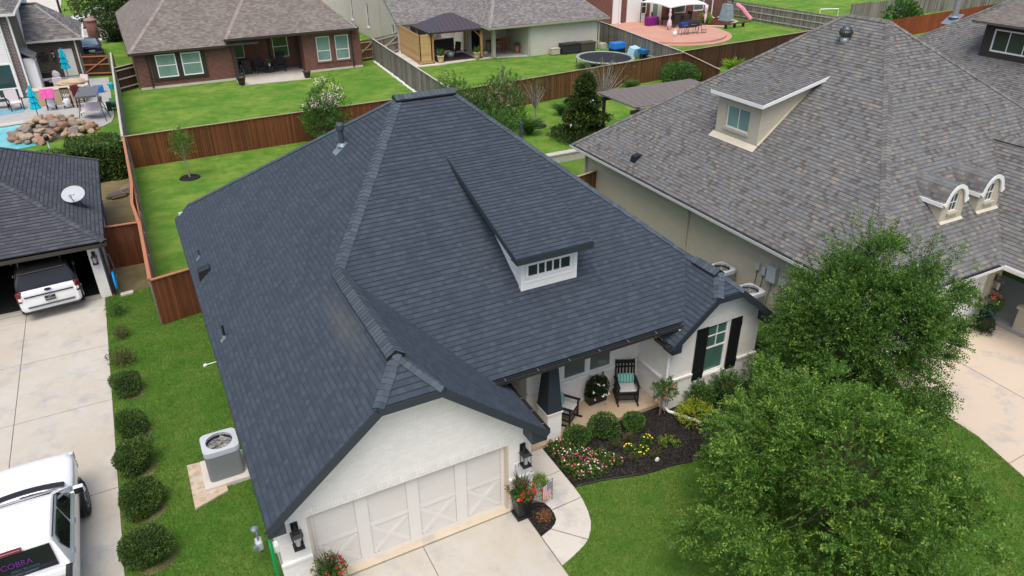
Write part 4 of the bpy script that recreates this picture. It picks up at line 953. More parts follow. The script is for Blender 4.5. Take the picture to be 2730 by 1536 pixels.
# two arched dormers
for cx_, lab in ((17.1, 'left arched dormer with white trim above the garage door'), (19.02, 'right arched dormer with white trim near the roof valley')):
    yf = 1.1; prof = [(x_*1.08, 4.70+(z__-4.70)*1.12) for x_, z__ in ((-.62, 4.70), (-.53, 4.74), (-.48, 4.86), (-.42, 4.99), (-.30, 5.13), (-.14, 5.21), (0, 5.23), (.14, 5.21), (.30, 5.13), (.42, 4.99), (.48, 4.86), (.53, 4.74), (.60, 4.70))]
    q = MB(); arch = [(-.42, 3.9), (.42, 3.9), (.42, 4.80), (.36, 4.98), (.2, 5.13), (0, 5.18), (-.2, 5.13), (-.36, 4.98), (-.42, 4.80)]
    q2 = [(-.56, 3.9), (.56, 3.9), (.56, 4.66)]+[(p[0]*.94, p[1]-.05) for p in prof[10:1:-1]]+[(-.56, 4.66)]
    wall(q, (cx_, yf, 0), (1, 0, 0), q2, [(-.21, 4.32, .21, 4.95)], .12)
    for s_ in (-.56, .56): q.poly([(cx_+s_, yf, 3.85), (cx_+s_, 2.1, 4.75), (cx_+s_, 2.1, 4.8), (cx_+s_, yf, 4.72)])
    dw = q.build('dormer', M_tbrick, H); dw['label'] = lab
    q = MB(); ye = yf-.06; v = 0
    for (x0_, z0_), (x1_, z1_) in zip(prof[:-1], prof[1:]):
        yb0, yb1 = y0+(z0_-ze)/mF2+.1, y0+(z1_-ze)/mF2+.1; l = math.hypot(x1_-x0_, z1_-z0_)
        q.poly([(cx_+x0_, ye, z0_), (cx_+x1_, ye, z1_), (cx_+x1_, yb1, z1_), (cx_+x0_, yb0, z0_)], [(ye, v), (ye, v+l), (yb1, v+l), (yb0, v)]); v += l
    q.build('dormer_roof', M_mroof, dw)
    q = MB(); yb = 0
    for (x0_, z0_), (x1_, z1_) in zip(prof[:-1], prof[1:]):
        q.faces([(cx_+x0_, ye-.02, z0_-.01), (cx_+x1_, ye-.02, z1_-.01), (cx_+x1_*.78, ye-.02, z1_-.14), (cx_+x0_*.78, ye-.02, z0_-.14), (cx_+x0_, ye+.04, z0_-.01), (cx_+x1_, ye+.04, z1_-.01), (cx_+x1_*.78, ye+.04, z1_-.14), (cx_+x0_*.78, ye+.04, z0_-.14)], [(0, 1, 2, 3), (7, 6, 5, 4), (0, 4, 5, 1), (3, 2, 6, 7)])
    for s_ in (-.66, .65): q.beam((cx_+s_, ye, 4.65), (cx_+s_, 1.95, 4.65), .03, .13)
    q.build('arch_trim', M_wtrim, dw)
    q = MB(); q.beam((cx_-.58, yf-.06, zfr(yf-.06)+.03), (cx_+.58, yf-.06, zfr(yf-.06)+.03), .12, .02, n2); q.build('dormer_flashing', MC['pale_tan_flashing'], dw)
    window(dw, (cx_, yf, 0), (1, 0, 0), -.21, 4.32, .21, 4.95, M_glassd, bars=[('v', .5), ('h', .5)], depth=.03, fw_=.03, sill=M_tsold)
q = MB(); q.beam((17.55, 1.5, 5.30), (17.55, 1.5, 5.3), .01, .01) if 0 else None
# fixtures on that roof
pipe(H, 12.82, 13.66, zb(12.82), .28, .03, M_lead, M_lead, n1); pipe(H, 12.85, 6.77, zb(12.85), .32, .03, M_lead, M_lead, n1)
q = MB(); bx, by = 12.98, 12.85; z0 = zb(bx)
q.faces([(bx-.2, by-.17, zb(bx-.2)), (bx+.18, by-.17, zb(bx+.18)), (bx+.18, by+.17, zb(bx+.18)), (bx-.2, by+.17, zb(bx-.2)), (bx-.16, by-.15, z0+.14), (bx+.14, by-.15, z0+.22), (bx+.14, by+.15, z0+.22), (bx-.16, by+.15, z0+.14)], [(0, 3, 2, 1), (4, 5, 6, 7), (0, 1, 5, 4), (1, 2, 6, 5), (2, 3, 7, 6), (3, 0, 4, 7)])
q.build('exhaust_vent', M_black, H, bevel=.01)
q = MB(); tz = zb(19.3); q.lathe([(.17, -.12), (.15, .16)], (19.3, 8.42, tz), 16)
tv = q.build('turbine_vent', M_steel, H, smooth=True)
q = MB(); q.lathe([(.14, .16), (.22, .22), (.25, .34), (.23, .46), (.12, .55), (.01, .57)], (19.3, 8.42, tz), 26)
for k in range(20):
    a = k*.31416; q.beam((19.3+.14*math.cos(a), 8.42+.14*math.sin(a), tz+.54), (19.3+.27*math.cos(a), 8.42+.27*math.sin(a), tz+.34), .02, .012, (0, 0, 1)); q.beam((19.3+.27*math.cos(a), 8.42+.27*math.sin(a), tz+.34), (19.3+.18*math.cos(a), 8.42+.18*math.sin(a), tz+.19), .02, .012, (0, 0, 1))
q.build('turbine', plain('dark_turbine', (.10, .11, .11), .35, .3, 12, metal=.7), tv)
q = MB(); q.tube([(12.3, 8.95, ze-.12), (12.85, 8.95, ze-.35), (12.85, 8.95, .1)], .045, 8); q.build('downspout', M_tsold, H)
q = MB(); q.tube([(12.3, 16.6, ze-.12), (12.85, 16.6, ze-.4), (12.85, 16.6, .1)], .045, 8); q.build('downspout', M_tsold, H)
M_box = plain('meter_grey', (.40, .44, .46), .45, .08, 5)
for y, z, a, b, d in ((4.18, 1.62, .40, .60, .20), (4.62, 1.52, .18, .30, .12), (4.92, 1.60, .18, .30, .12), (3.68, 1.52, .32, .30, .14)):
    q = MB(); q.rbox((12.9-d/2, y, z), d, a, b); mbx = q.build('electric_meter_box' if a > .4 else 'utility_box', M_box, H, bevel=.015)
    if a > .4: q = MB(); q.tube([(12.72, y, z), (12.64, y, z)], .09, 14); q.build('meter_glass', M_glassd, mbx)
    q = MB(); q.tube([(12.84, y, z-b/2), (12.84, y+.02, 1.0), (12.84, y+.10, .6), (12.84, y+.12, .05)], .014, 5); q.build('conduit', M_black if a < .4 else M_lead, mbx)
ac_unit(12.38, 6.25, 'grey air conditioner beside the tan wall, nearer the meters on its left', .95); ac_unit(12.1, 4.45, 'grey air conditioner half hidden behind the front gable roof', .95)
# ---- third house to the far right
H = thing('far_right_house', 'brown roofed house beyond the tan brick house at the right edge', 'house', (42, 10, 0))
q = MB(); e, yb0, yb1, z0, zr3 = 31.0, -3, 20.5, 2.8, 10.0
m3 = .62; rx = e+(zr3-z0)/m3
roof_plane(q, [(e, yb0, z0), (rx, yb0+8, zr3), (rx, yb1-9, zr3), (e, yb1, z0)], (e, yb0, z0), (e, yb1, z0)); roof_plane(q, [(e, yb0, z0), (rx+11, yb0, z0), (rx, yb0+8, zr3)], (e, yb0, z0), (rx+11, yb0, z0)); roof_plane(q, [(e, yb1, z0), (rx+11, yb1, z0), (rx, yb1-9, zr3)], (e, yb1, z0), (rx+11, yb1, z0)); roof_plane(q, [(rx+11, yb0, z0), (rx+11, yb1, z0), (rx, yb1-9, zr3), (rx, yb0+8, zr3)], (rx+11, yb0, z0), (rx+11, yb1, z0))
r3 = q.build('roof', M_mroof, H)
c = MB(); caps(c, (e, yb1, z0), (rx, yb1-9, zr3), V3(-m3, 0, 1), V3(0, .8, 1), step=.2); c.build('ridge_caps', M_mcap, r3)
q = MB(); wall(q, (e+.5, 0, 0), (0, -1, 0), [(-yb1+.5, 0), (-yb0-.5, 0), (-yb0-.5, 2.7), (-yb1+.5, 2.7)]); q.build('wall', M_tanb, H)
M_dksid = plain('dark_brown_siding', (.035, .028, .022), .7, .15, 4)
q = MB(); wx = 35.4; zq = lambda x: z0+m3*(x-e)
wall(q, (wx, 0, 0), (0, -1, 0), [(-12.6, zq(wx)-.1), (-7, zq(wx)-.1), (-7, 7.35), (-12.6, 7.35)], [(-12.1, 5.85, -8.7, 7.0)], .1); q.poly([(wx, 12.6, zq(wx)-.1), (38.6, 12.6, 7.5), (wx, 12.6, 7.5)]); d3 = q.build('dormer', M_dksid, H)
q = MB(); P = [(34.8, 6.5, 7.35), (34.8, 13.1, 7.35), (39.8, 13.1, 8.35), (39.8, 6.5, 8.35)]; roof_plane(q, P, P[0], P[1]); q.build('dormer_roof', M_broof, d3)
window(d3, (wx, 0, 0), (0, -1, 0), -12.1, 5.85, -8.7, 7.0, M_glassd, bars=[('v', .25), ('v', .5), ('v', .75)], depth=.04, fw_=.08)
pipe(H, 37.6, 15.9, 6.9, 1.35, .16, M_steel, M_lead, V3(-m3, 0, 1), True, 'flue_pipe')
# ================================================================ LEFT NEIGHBOUR (garage wing)
H = thing('left_garage_house', 'white brick neighbouring house with dark shingle roof and an open garage at the left edge', 'house', (-12, 21, 0))
z0, xe_, ya, yb_, ml = 2.5, -8.18, 16.5, 26.75, .63; zp = z0+ml*(yb_-ya)/2; ym = (ya+yb_)/2; xa = xe_-(zp-z0)/ml
mb = MB(); roof_plane(mb, [(xe_, ya, z0), (xe_, yb_, z0), (xa, ym, zp)], (xe_, ya, z0), (xe_, yb_, z0)); roof_plane(mb, [(-28, ya, z0), (xe_, ya, z0), (xa, ym, zp), (-28, ym, zp)], (-28, ya, z0), (xe_, ya, z0)); roof_plane(mb, [(-28, yb_, z0), (xe_, yb_, z0), (xa, ym, zp), (-28, ym, zp)], (-28, yb_, z0), (xe_, yb_, z0))
r = mb.build('roof', M_droof, H); c = MB(); nr_, nf_ = V3(ml, 0, 1), V3(0, -ml, 1)
caps(c, (xe_, ya, z0), (xa, ym, zp), nr_, nf_, w=.14, step=.2); caps(c, (xe_, yb_, z0), (xa, ym, zp), nr_, V3(0, ml, 1)); caps(c, (xa, ym, zp), (-24, ym, zp), nf_, V3(0, ml, 1), vent=.03); c.build('ridge_caps', M_droof, r)
W = MB(); wall(W, (0, 17.0, 0), (1, 0, 0), [(-22, 0), (-8.5, 0), (-8.5, 2.38), (-22, 2.38)], [(-14.6, -.01, -8.87, 2.12)], .3); wall(W, (-8.5, 0, 0), (0, 1, 0), [(17.0, 0), (26.4, 0), (26.4, 2.4), (17.0, 2.4)]); W.build('wall', M_wbrick, H)
q = MB(); q.box(-14.6, -8.6, 17.25, 23, 2.35, 2.4); q.poly([(-14.6, 23, 0), (-8.6, 23, 0), (-8.6, 23, 2.4), (-14.6, 23, 2.4)]); q.poly([(-8.62, 17.3, 0), (-8.62, 23, 0), (-8.62, 23, 2.4), (-8.62, 17.3, 2.4)]); q.poly([(-14.6, 17.3, 0), (-14.6, 23, 0), (-14.6, 23, 2.4), (-14.6, 17.3, 2.4)]); q.build('garage_interior', M_garshade, H)
q = MB(); gutter(q, (-28, ya, z0-.03), (xe_+.05, ya, z0-.03), (0, -1, 0), .13, .13); q.box(-28, xe_, ya, ya+.03, z0-.22, z0-.02); q.build('gutter', M_gutter, H)
q = MB(); q.box(-28, xe_, ya, 17.0, z0-.24, z0-.21); q.box(-8.5, xe_, ya+.03, yb_, z0-.24, z0-.21); q.build('soffit', M_gutter, H)
q = MB(); q.tube([(-8.26, 17.3, z0-.15), (-8.42, 17.2, 2.1), (-8.42, 17.15, .1)], .05, 8); q.build('downspout', M_gutter, H)
q = MB(); q.tube([(-8.26, 26.2, z0-.1), (-8.42, 24.9, 1.2), (-8.3, 21.6, .5), (-8.15, 21.3, .35)], .05, 8); q.build('downspout', M_black, H)
q = MB()
for k, (y, r_) in enumerate(((17.35, .03), (17.5, .03))): q.tube([(-8.44, y, 2.2), (-8.44, y, .3)], r_, 6)
q.tube([(-8.44, 17.5, 1.5), (-8.25, 17.55, 1.5), (-8.2, 17.55, 1.0), (-8.25, 17.6, .5)], .02, 6); q.rbox((-8.25, 17.6, .45), .14, .2, .28); q.build('gas_meter_pipework', M_lead, H)
lantern(H, (-8.69, 17.0, 1.75), (0, -1, 0), .95, M_black, label='bronze lantern on the white pier beside the open garage')
q = MB(); q.tube([(-12.55, 16.9, 2.22), (-12.3, 16.75, 2.2)], .08, 8); q.build('garage_light', M_wtrim, H)
# satellite dish
q = MB(); n = 28; cen = V3(-8.95, 19.45, 3.45); ax = Vector((-.15, -.62, .77)).normalized(); e1 = ax.cross(V3(0, 0, 1)).normalized(); e2 = ax.cross(e1); P = [cen-ax*.07]
for k in range(n): a = 2*math.pi*k/n; P.append(cen+e1*.42*math.cos(a)+e2*.37*math.sin(a))
for k in range(n): a = 2*math.pi*k/n; P.append(cen-ax*.055+e1*.21*math.cos(a)+e2*.19*math.sin(a))
q.faces(P, [(1+k, 1+(k+1) % n, 1+n+(k+1) % n, 1+n+k) for k in range(n)]+[(0, 1+n+k, 1+n+(k+1) % n) for k in range(n)])
sdish = q.build('satellite_dish', plain('dish_grey', (.38, .41, .43), .5, .06, 3), H, smooth=True)
q = MB(); q.tube([cen-ax*.06, cen-ax*.2, (-8.75, 19.5, 2.95), (-8.6, 19.5, 2.78)], .03, 8); q.tube([cen-e2*.0+V3(.0, -.05, -.4), cen+ax*.5+V3(.0, -.12, -.35)], .018, 6); q.build('dish_arm', M_black, sdish); q = MB(); q.rbox(cen+ax*.48+V3(0, -.12, -.3), .09, .08, .14); q.build('receiver', M_box, sdish)
ac_unit(-7.65, 20.55, 'air conditioner with pale top behind the brown gate beside the white wall', .85)
# ================================================================ FENCES
def fence(name, label, a, b, mat, h=1.83, side=1, posts=None, rails=True, cap=None, railmat=None, bw=.14, wav=0, group=None, gatex=False, base=0):
    """picket fence a->b; side=+1: rails and posts on the left of a->b"""
    a, b = Vector((*a, 0)), Vector((*b, 0)); d = b-a; L = d.length; d.normalize(); nrm_ = V3(-d.y, d.x, 0)*side
    t = thing(name, label, 'fence' if 'gate' not in name else 'gate', a, 0, group)
    mb = MB(); n = max(1, int(round(L/bw))); w_ = L/n
    for i in range(n):
        s0, s1 = i*w_+.002, (i+1)*w_-.003; hh = h+random.uniform(-.012, .012)
        off = random.uniform(-.006, .006)+wav*math.exp(-((i+.5)*w_-L*.45)**2/1.2); 
        p0, p1 = a+d*s0-nrm_*off, a+d*s1-nrm_*(off+random.uniform(-.003, .003)); th = nrm_*.018
        vs = [p0, p1, p1+th, p0+th]
        mb.faces([q+V3(0, 0, base) for q in vs]+[q+V3(0, 0, hh) for q in vs], [(0, 3, 2, 1), (4, 5, 6, 7), (0, 1, 5, 4), (1, 2, 6, 5), (2, 3, 7, 6), (3, 0, 4, 7)])
    mb.build('pickets', mat, t)
    rm = railmat or M_woodrail
    if rails:
        for z in (.3, .95, 1.6):
            mb = MB(); mb.beam(a+nrm_*.045+V3(0, 0, z), b+nrm_*.045+V3(0, 0, z), .04, .09); mb.build('rail', rm, t)
    if posts is None: posts = 2.4
    if posts:
        k = max(1, int(round(L/posts)))
        for i in range(k+1):
            p = a+d*(L*i/k)+nrm_*.12; q = MB(); q.tube([p, p+V3(0, 0, h-.08)], .035, 8); q.build('post', M_post, t)
    if cap:
        mb = MB(); k = max(1, int(L/2.4)); jit = [random.uniform(-.01, .01) for _ in range(k+1)]
        for i in range(k):
            p, q_ = a+d*(L*i/k)-nrm_*(wav*math.exp(-(L*i/k-L*.45)**2/1.2)), a+d*(L*(i+1)/k)-nrm_*(wav*math.exp(-(L*(i+1)/k-L*.45)**2/1.2))
            mb.beam(p+V3(0, 0, h+.02+jit[i]), q_+V3(0, 0, h+.02+jit[i+1]), .12, .035)
        mb.build('cap_rail', cap, t)
    return t
def gate(name, label, a, b, mat, railmat, side=1, h=1.8):
    t = fence(name, label, a, b, mat, h, side, posts=0, rails=False)
    a, b = Vector((*a, 0)), Vector((*b, 0)); d = (b-a).normalized(); n_ = V3(-d.y, d.x, 0)*side
    for z in (.25, .95, 1.6): q = MB(); q.beam(a+n_*.05+V3(0, 0, z), b+n_*.05+V3(0, 0, z), .05, .1); q.build('rail', railmat, t)
    q = MB(); q.beam(a+n_*.09+V3(0, 0, .3), b+n_*.09+V3(0, 0, 1.55), .03, .1); q.build('brace', railmat, t)
    for p in (a, b): q = MB(); q.tube([p+n_*.05, p+n_*.05+V3(0, 0, h+.1)], .045, 8); q.build('post', M_post, t)
    return t
fence('side_fence', 'long red brown side fence between the left lawn strip and the middle house back yard', (-6.98, 13.84), (-6.98, 32.5), M_wood, side=-1, cap=M_woodrail, wav=.16)
fence('front_fence_panel', 'short red brown fence panel joining the middle house side wall', (-6.96, 13.75), (-5.52, 14.05), M_wood, side=1, posts=1.4, cap=M_woodrail)
fence('back_fence', 'red brown back fence running behind the middle house', (-6.9, 32.6), (13.3, 33.1), M_wood, side=1, cap=M_brownrail)
fence('yard_gate', 'red brown fence gate between the left white wall and the side fence', (-8.45, 19.55), (-7.02, 19.45), M_wood, side=1, posts=1.4, cap=M_woodrail)
fence('corner_fence_panel', 'dark fence stub behind the tall hedge', (-9.2, 31.9), (-7.0, 31.8), M_brownd, side=1, posts=2, cap=M_greyrail)
fence('pool_side_fence', 'weathered side fence seen edge on between pool deck and back lawn', (-7.02, 32.7), (-6.75, 58.5), M_greyw, side=-1, cap=M_greyrail, railmat=M_greyrail)
gate('pool_gate', 'dark wooden gate with orange brace beside the dark brick wing', (-8.95, 59.2), (-7.0, 58.6), M_brownd, M_woodrail, side=-1)
fence('side_gate_panel', 'short dark fence panel against the left corner of the red brick house', (-6.75, 51.9), (-5.35, 53.0), M_brownd, side=-1, posts=1.8, cap=M_greyrail, railmat=M_greyrail)
gate('red_house_gate', 'brown gate with diagonal braces at the right corner of the red brick house', (12.4, 53.6), (14.1, 53.9), M_brown, M_brownrail, side=-1)
gate('cream_house_gate', 'grey weathered gate leaning against the cream wall', (14.5, 54.2), (17.2, 55.9), M_greyw, M_greyrail, side=-1)
fence('grey_fence', 'long weathered grey fence running diagonally from the roof ridge to the cream house', (12.95, 33.2), (14.2, 54.1), M_greyw, side=-1, cap=M_greyrail, railmat=M_greyrail)
fence('brown_back_fence', 'brown stained back fence behind the magnolia', (13.3, 33.15), (34.4, 35.5), M_brown, side=1, cap=M_brownrail)
fence('short_side_fence', 'short brown fence with a visible post turning towards the tan house', (34.35, 35.5), (32.7, 29.4), M_brown, side=1, cap=M_brownrail, railmat=M_brownrail)
fence('dark_side_fence', 'dark brown fence behind the large grey brown roof', (34.6, 36.0), (56, 38.2), M_brownd, side=1, cap=M_brownrail)
fence('grey_yard_fence', 'weathered grey fence between the trampoline yard and the pink patio', (34.45, 35.7), (37.7, 56.5), M_greyw, side=-1, cap=M_greyrail, railmat=M_greyrail)
fence('far_grey_fence', 'far weathered grey fence with metal posts behind the pink slide', (58.4, 57), (60.2, 36), M_greyw, side=-1, railmat=M_greyrail)
fence('orange_fence', 'bright orange stained fence at the upper right', (62, 38.1), (88, 40.2), M_orange, side=1, posts=3)
fence('far_back_fence', 'pale weathered fence along the top right edge', (68, 47.6), (100, 46.6), M_greyw, side=1, posts=0, rails=False)
fence('orange_end_fence', 'orange fence end behind the far right roof ridge', (88, 40.2), (84, 30), M_orange, side=1, posts=3, railmat=M_brownrail)
fence('tan_house_fence', 'short brown fence between the blue grey roof and the tan wall', (9.4, 14.9), (12.88, 15.7), M_brown, side=1, cap=M_brownrail)
# garden kerb stone wall near the tan house corner
q = MB(); q.box(13.6, 18.5, 22.0, 22.35, 0, .45); q.box(13.55, 18.5, 21.95, 22.4, .45, .52); tag(q.build('garden_wall', plain('garden_stone', (.42, .40, .36), .9, .3, 4, bump=.5)), 'low pale stone garden wall beside the tan house corner', 'garden wall')
# ================================================================ RED BRICK HOUSE
H = thing('red_brick_house', 'red brick house with brown roof and covered patio across the back lawn', 'house', (3, 56, 0))
mb = MB()
P = [(-5.55, 51.35, 2.85), (1.35, 51.35, 2.85), (1.35, 53.5, 4.1), (4.6, 56.2, 5.76), (4.6, 59.7, 7.85), (1.6, 60, 7.95), (-1.9, 57.2, 6.36)]
P = [(-5.55, 51.35, 2.85), (4, 51.35, 2.85), (4, 61.5, 8.94), (1.5, 61.5, 8.94)]
roof_plane(mb, P, P[0], P[1]); roof_plane(mb, [(-5.55, 51.35, 2.85), (1.5, 61.5, 8.94), (1.5, 64, 8.94), (-5.55, 74.5, 2.85)], (-5.55, 51.35, 2.85), (-5.55, 74.5, 2.85))
B = [(1.42, 51.0, 3.35), (12.1, 51.0, 3.35), (9.55, 55.6, 6.11), (7.8, 58.9, 8.1), (6.2, 58.9, 8.1), (4.72, 56.4, 6.6)]
e1_, e2_ = V3(1.42, 51.0, 3.35), V3(12.1, 51.0, 3.35)
zB = lambda y: 3.35+.6*(y-51.0)
pk1, pk2 = V3(5.9, 58.4, zB(58.4)), V3(7.7, 58.4, zB(58.4))
roof_plane(mb, [e1_, e2_, pk2, pk1], e1_, e2_); roof_plane(mb, [e1_, pk1, (5.9, 66, zB(58.4)), (1.42, 66, 3.35)], e1_, (1.42, 66, 3.35)); roof_plane(mb, [e2_, pk2, (7.7, 66, zB(58.4)), (12.1, 70, 3.35)], e2_, (12.1, 70, 3.35))
r = mb.build('roof', M_broof, H); c = MB(); caps(c, e1_, pk1, V3(0, -.6, 1), V3(-1, 0, 1), w=.2, step=.25); caps(c, e2_, pk2, V3(0, -.6, 1), V3(1, 0, 1), w=.15, step=.25); caps(c, P[0], P[3], V3(0, -.6, 1), V3(-.86, 0, 1), w=.2, step=.25); c.build('ridge_caps', M_bcap, r)
f = MB(); f.beam((-5.57, 51.33, 2.76), (1.4, 51.33, 2.76), .04, .16); f.beam((1.42, 50.98, 3.26), (12.12, 50.98, 3.26), .04, .17); f.beam((-5.57, 51.33, 2.76), (-5.57, 74, 2.76), .04, .16); f.box(1.42, 12.1, 51.0, 54.4, 3.14, 3.17); f.box(-5.55, 1.42, 51.35, 51.9, 2.66, 2.69)
f.beam((12.1, 51, 3.26), (12.6, 53, 3.2), .04, .2); f.build('fascia', M_dksid, r)
W = MB()
wall(W, (0, 51.85, 0), (1, 0, 0), [(-5.2, .15), (2.0, .15), (2.0, 2.75), (-5.2, 2.75)]); wall(W, (0, 51.6, 0), (1, 0, 0), [(7.5, .1), (12.4, .1), (12.4, 3.2), (7.5, 3.2)], [(8.62, .80, 9.78, 2.80), (10.22, .80, 11.42, 2.80)], .1)
wall(W, (-5.2, 0, 0), (0, -1, 0), [(-74, .1), (-51.85, .1), (-51.85, 2.7), (-74, 2.7)]); wall(W, (12.4, 0, 0), (0, 1, 0), [(51.6, .1), (70, .1), (70, 3.3), (51.6, 3.3)])
wall(W, (2.0, 0, 0), (0, 1, 0), [(51.85, .1), (54.3, .1), (54.3, 3.3), (51.85, 3.3)]); wall(W, (7.5, 0, 0), (0, -1, 0), [(-54.3, .1), (-51.6, .1), (-51.6, 3.3), (-54.3, 3.3)])
wall(W, (0, 54.3, 0), (1, 0, 0), [(2.0, .1), (7.5, .1), (7.5, 3.3), (2.0, 3.3)], [(5.55, .95, 6.85, 3.05), (2.1, 1.2, 3.2, 3.1)], .1)
W.build('wall', M_rbrick, H); S = MB(); soldier(S, (0, 51.6, 0), (1, 0, 0), 7.5, 12.4, 2.9, .26); S.build('brick_course', M_rsold, H)
q = MB(); q.box(-5.22, 2.02, 51.8, 52.0, 0, .17); q.build('foundation', M_conc2, H); q = MB(); q.box(7.48, 12.42, 51.55, 51.7, 0, .16); q.build('foundation', M_conc2, H)
q = MB(); q.box(-4.15, -.15, 51.76, 51.84, .58, 2.7); q.build('window_surround', M_dksid, H)
for a in (-3.78, -1.95): window(H, (0, 51.76, 0), (1, 0, 0), a, .80, a+1.45, 2.52, M_glasst, bars=[('h', .52, 1.5)], depth=-.045, fw_=.08)
for a in (8.62, 10.22): window(H, (0, 51.6, 0), (1, 0, 0), a, .80, a+1.18, 2.80, M_glasst, bars=[('h', .42, 1.5)], depth=.06, fw_=.08, sill=M_rsold)
window(H, (0, 54.3, 0), (1, 0, 0), 5.55, .95, 6.85, 3.05, glass_mat('dark_green_glass', (.03, .06, .045)), bars=[('h', .42, 1.3)], depth=.06, fw_=.07); window(H, (0, 54.3, 0), (1, 0, 0), 2.1, 1.2, 3.2, 3.1, MC.get('x') or M_glassd, depth=.06, fw_=.07)
for bx_ in ((1.85, 2.15, 51.65, 51.95, .05, 3.15), (5.15, 5.3, 54.2, 54.29, .1, 3.1), (7.3, 7.45, 53.2, 53.4, .1, 2.3)): q = MB(); q.box(*bx_); q.build('patio_post', M_dksid, H)
q = MB(); q.tube([(-4.35, 51.75, 2.6), (-4.35, 51.75, .1)], .06, 8); q.build('downspout', M_dksid, H); q = MB(); q.tube([(11.62, 51.1, 3.15), (11.62, 51.5, 2.9), (11.62, 51.5, .1)], .06, 8); q.build('downspout', M_dksid, H)
q = MB(); q.rbox((2.9, 56.6, 0), .1, .1, .1) if 0 else None
pt = plain('terracotta_dark_pot', (.045, .028, .022), .5, .2, 6)
def pot(name, label, x, y, z, r, h, mat, cat='plant pot', group=None, soil=None, rim=1.12, n=18, plantfn=None, sq=False):
    t = thing(name, label, cat, (x, y, z), 0, group); q = MB()
    q.lathe([(r*.68, 0), (r*.85, h*.45), (r, h*.92), (r*rim, h*.93), (r*rim, h), (r*.9, h), (r*.88, h*.9)], (x, y, z), 4 if sq else n, ph=math.pi/4 if sq else 0); q.build('pot', mat, t, smooth=not sq)
    q = MB(); q.lathe([(r*.88, h*.86), (.01, h*.9)], (x, y, z), n); q.build('soil', soil or M_mulch, t)
    if plantfn: plantfn(t, V3(x, y, z+h*.88))
    return t
pot('patio_pot', 'dark brown pot at the left front corner of the red house patio', 1.95, 49.7, .05, .33, .6, pt, soil=plain('pale_soil', (.35, .27, .2), .9, .2, 8)); pot('patio_pot', 'dark brown pot at the right front corner of the red house patio', 7.1, 49.6, .05, .30, .52, pt, soil=MC['pale_soil'])
M_wick = plain('dark_wicker', (.022, .018, .019), .75, .35, 22, bump=.4)
def patio_chair(label, x, y, z, rz, mat=None, cush=None, grp='wicker patio chairs', s=1.0, name='patio_chair'):
    t = thing(name, label, 'chair', (x, y, z), rz, grp); mat = mat or M_wick
    q = MB(); q.box(-.3*s, .3*s, -.3*s, .3*s, .36*s, .44*s); q.build('seat', cush or mat, t, False, bevel=.02)
    q = MB(); q.rbox((0, .32*s, .72*s), .6*s, .08*s, .66*s, rx=-.18); q.build('backrest', mat if not cush else cush, t, False, bevel=.02)
    for k in (-1, 1):
        q = MB(); q.beam((k*.33*s, -.3*s, .62*s), (k*.33*s, .34*s, .66*s), .06*s, .04*s); q.build('armrest', mat, t, False)
        for j in (-1, 1): q = MB(); q.beam((k*.31*s, j*.29*s, 0), (k*.32*s, j*.28*s, .62*s), .04*s, .04*s); q.build('leg', mat, t, False)
    return t
patio_chair('left dark wicker chair on the red house patio', 4.05, 53.1, .05, .15, s=1.15); patio_chair('right dark wicker chair on the red house patio', 5.75, 53.1, .05, -.15, s=1.15)
t = thing('side_table', 'small dark table between the two wicker chairs', 'table', (4.9, 53.1, .05)); q = MB(); q.box(4.6, 5.2, 52.85, 53.4, .48, .54); q.build('tabletop', M_wick, t)
q = MB(); q.box(4.66, 5.14, 52.9, 53.35, .05, .48); q.build('table_base', M_wick, t)
pot('white_flowerpot', 'small white flowerpot standing on the dark side table', 4.85, 53.1, .54, .10, .26, M_wtrim, plantfn=lambda t, p: blob('foliage', (p.x, p.y, p.z+.15), (.22, .22, .16), 160, .12, .05, M_lf_mid, t))
t = thing('covered_grill', 'black covered grill standing at the left end of the red house patio', 'grill', (2.9, 53.4, .05)); q = MB(); q.rbox((3.0, 53.6, .6), .9, .6, 1.15, taper=.8); q.build('cover', M_black, t, bevel=.05)
t = thing('kettle_grill', 'small kettle grill with chrome legs beside the patio post', 'grill', (2.45, 52.6, .05)); q = MB(); q.lathe([(.01, .6), (.2, .66), (.27, .8), (.2, .98), (.02, 1.04)], (2.45, 52.6, .05), 16); q.build('bowl', M_black, t, smooth=True)
q = MB(); q.lathe([(.02, .2), (.15, .24), (.16, .3)], (2.45, 52.6, .05), 12); q.build('ash_pan', M_chrome, t)
for k in range(3): a = k*2.1; q = MB(); q.tube([(2.45+.1*math.cos(a), 52.6+.1*math.sin(a), .7), (2.45+.33*math.cos(a), 52.6+.33*math.sin(a), .05)], .018, 6); q.build('leg', M_chrome, t)
# ================================================================ CREAM HOUSE
H = thing('cream_brick_house', 'cream brick house with grey shingle roof behind the wooden pavilion', 'house', (27, 55, 0))
mb = MB(); a, b = V3(22.9, 47.9, 2.9), V3(35.35, 47.9, 2.9); mc = .55; z_ = lambda y: 2.9+mc*(y-47.9)
roof_plane(mb, [a, b, (30.6, 56.5, z_(56.5)), (28.2, 56.5, z_(56.5))], a, b); roof_plane(mb, [b, (35.35, 68, 2.9), (30.6, 64, z_(56.5)), (30.6, 56.5, z_(56.5))], b, (35.35, 68, 2.9)); roof_plane(mb, [a, (28.2, 56.5, z_(56.5)), (28.2, 64, z_(56.5)), (22.9, 64, 2.9)], a, (22.9, 64, 2.9))
a2, b2 = V3(17.0, 56.0, 2.6), V3(27, 56.0, 2.6); roof_plane(mb, [(17.25, 56, 2.6), b2, (27, 66, 8.1), (17.25, 66, 8.1)], a2, b2)
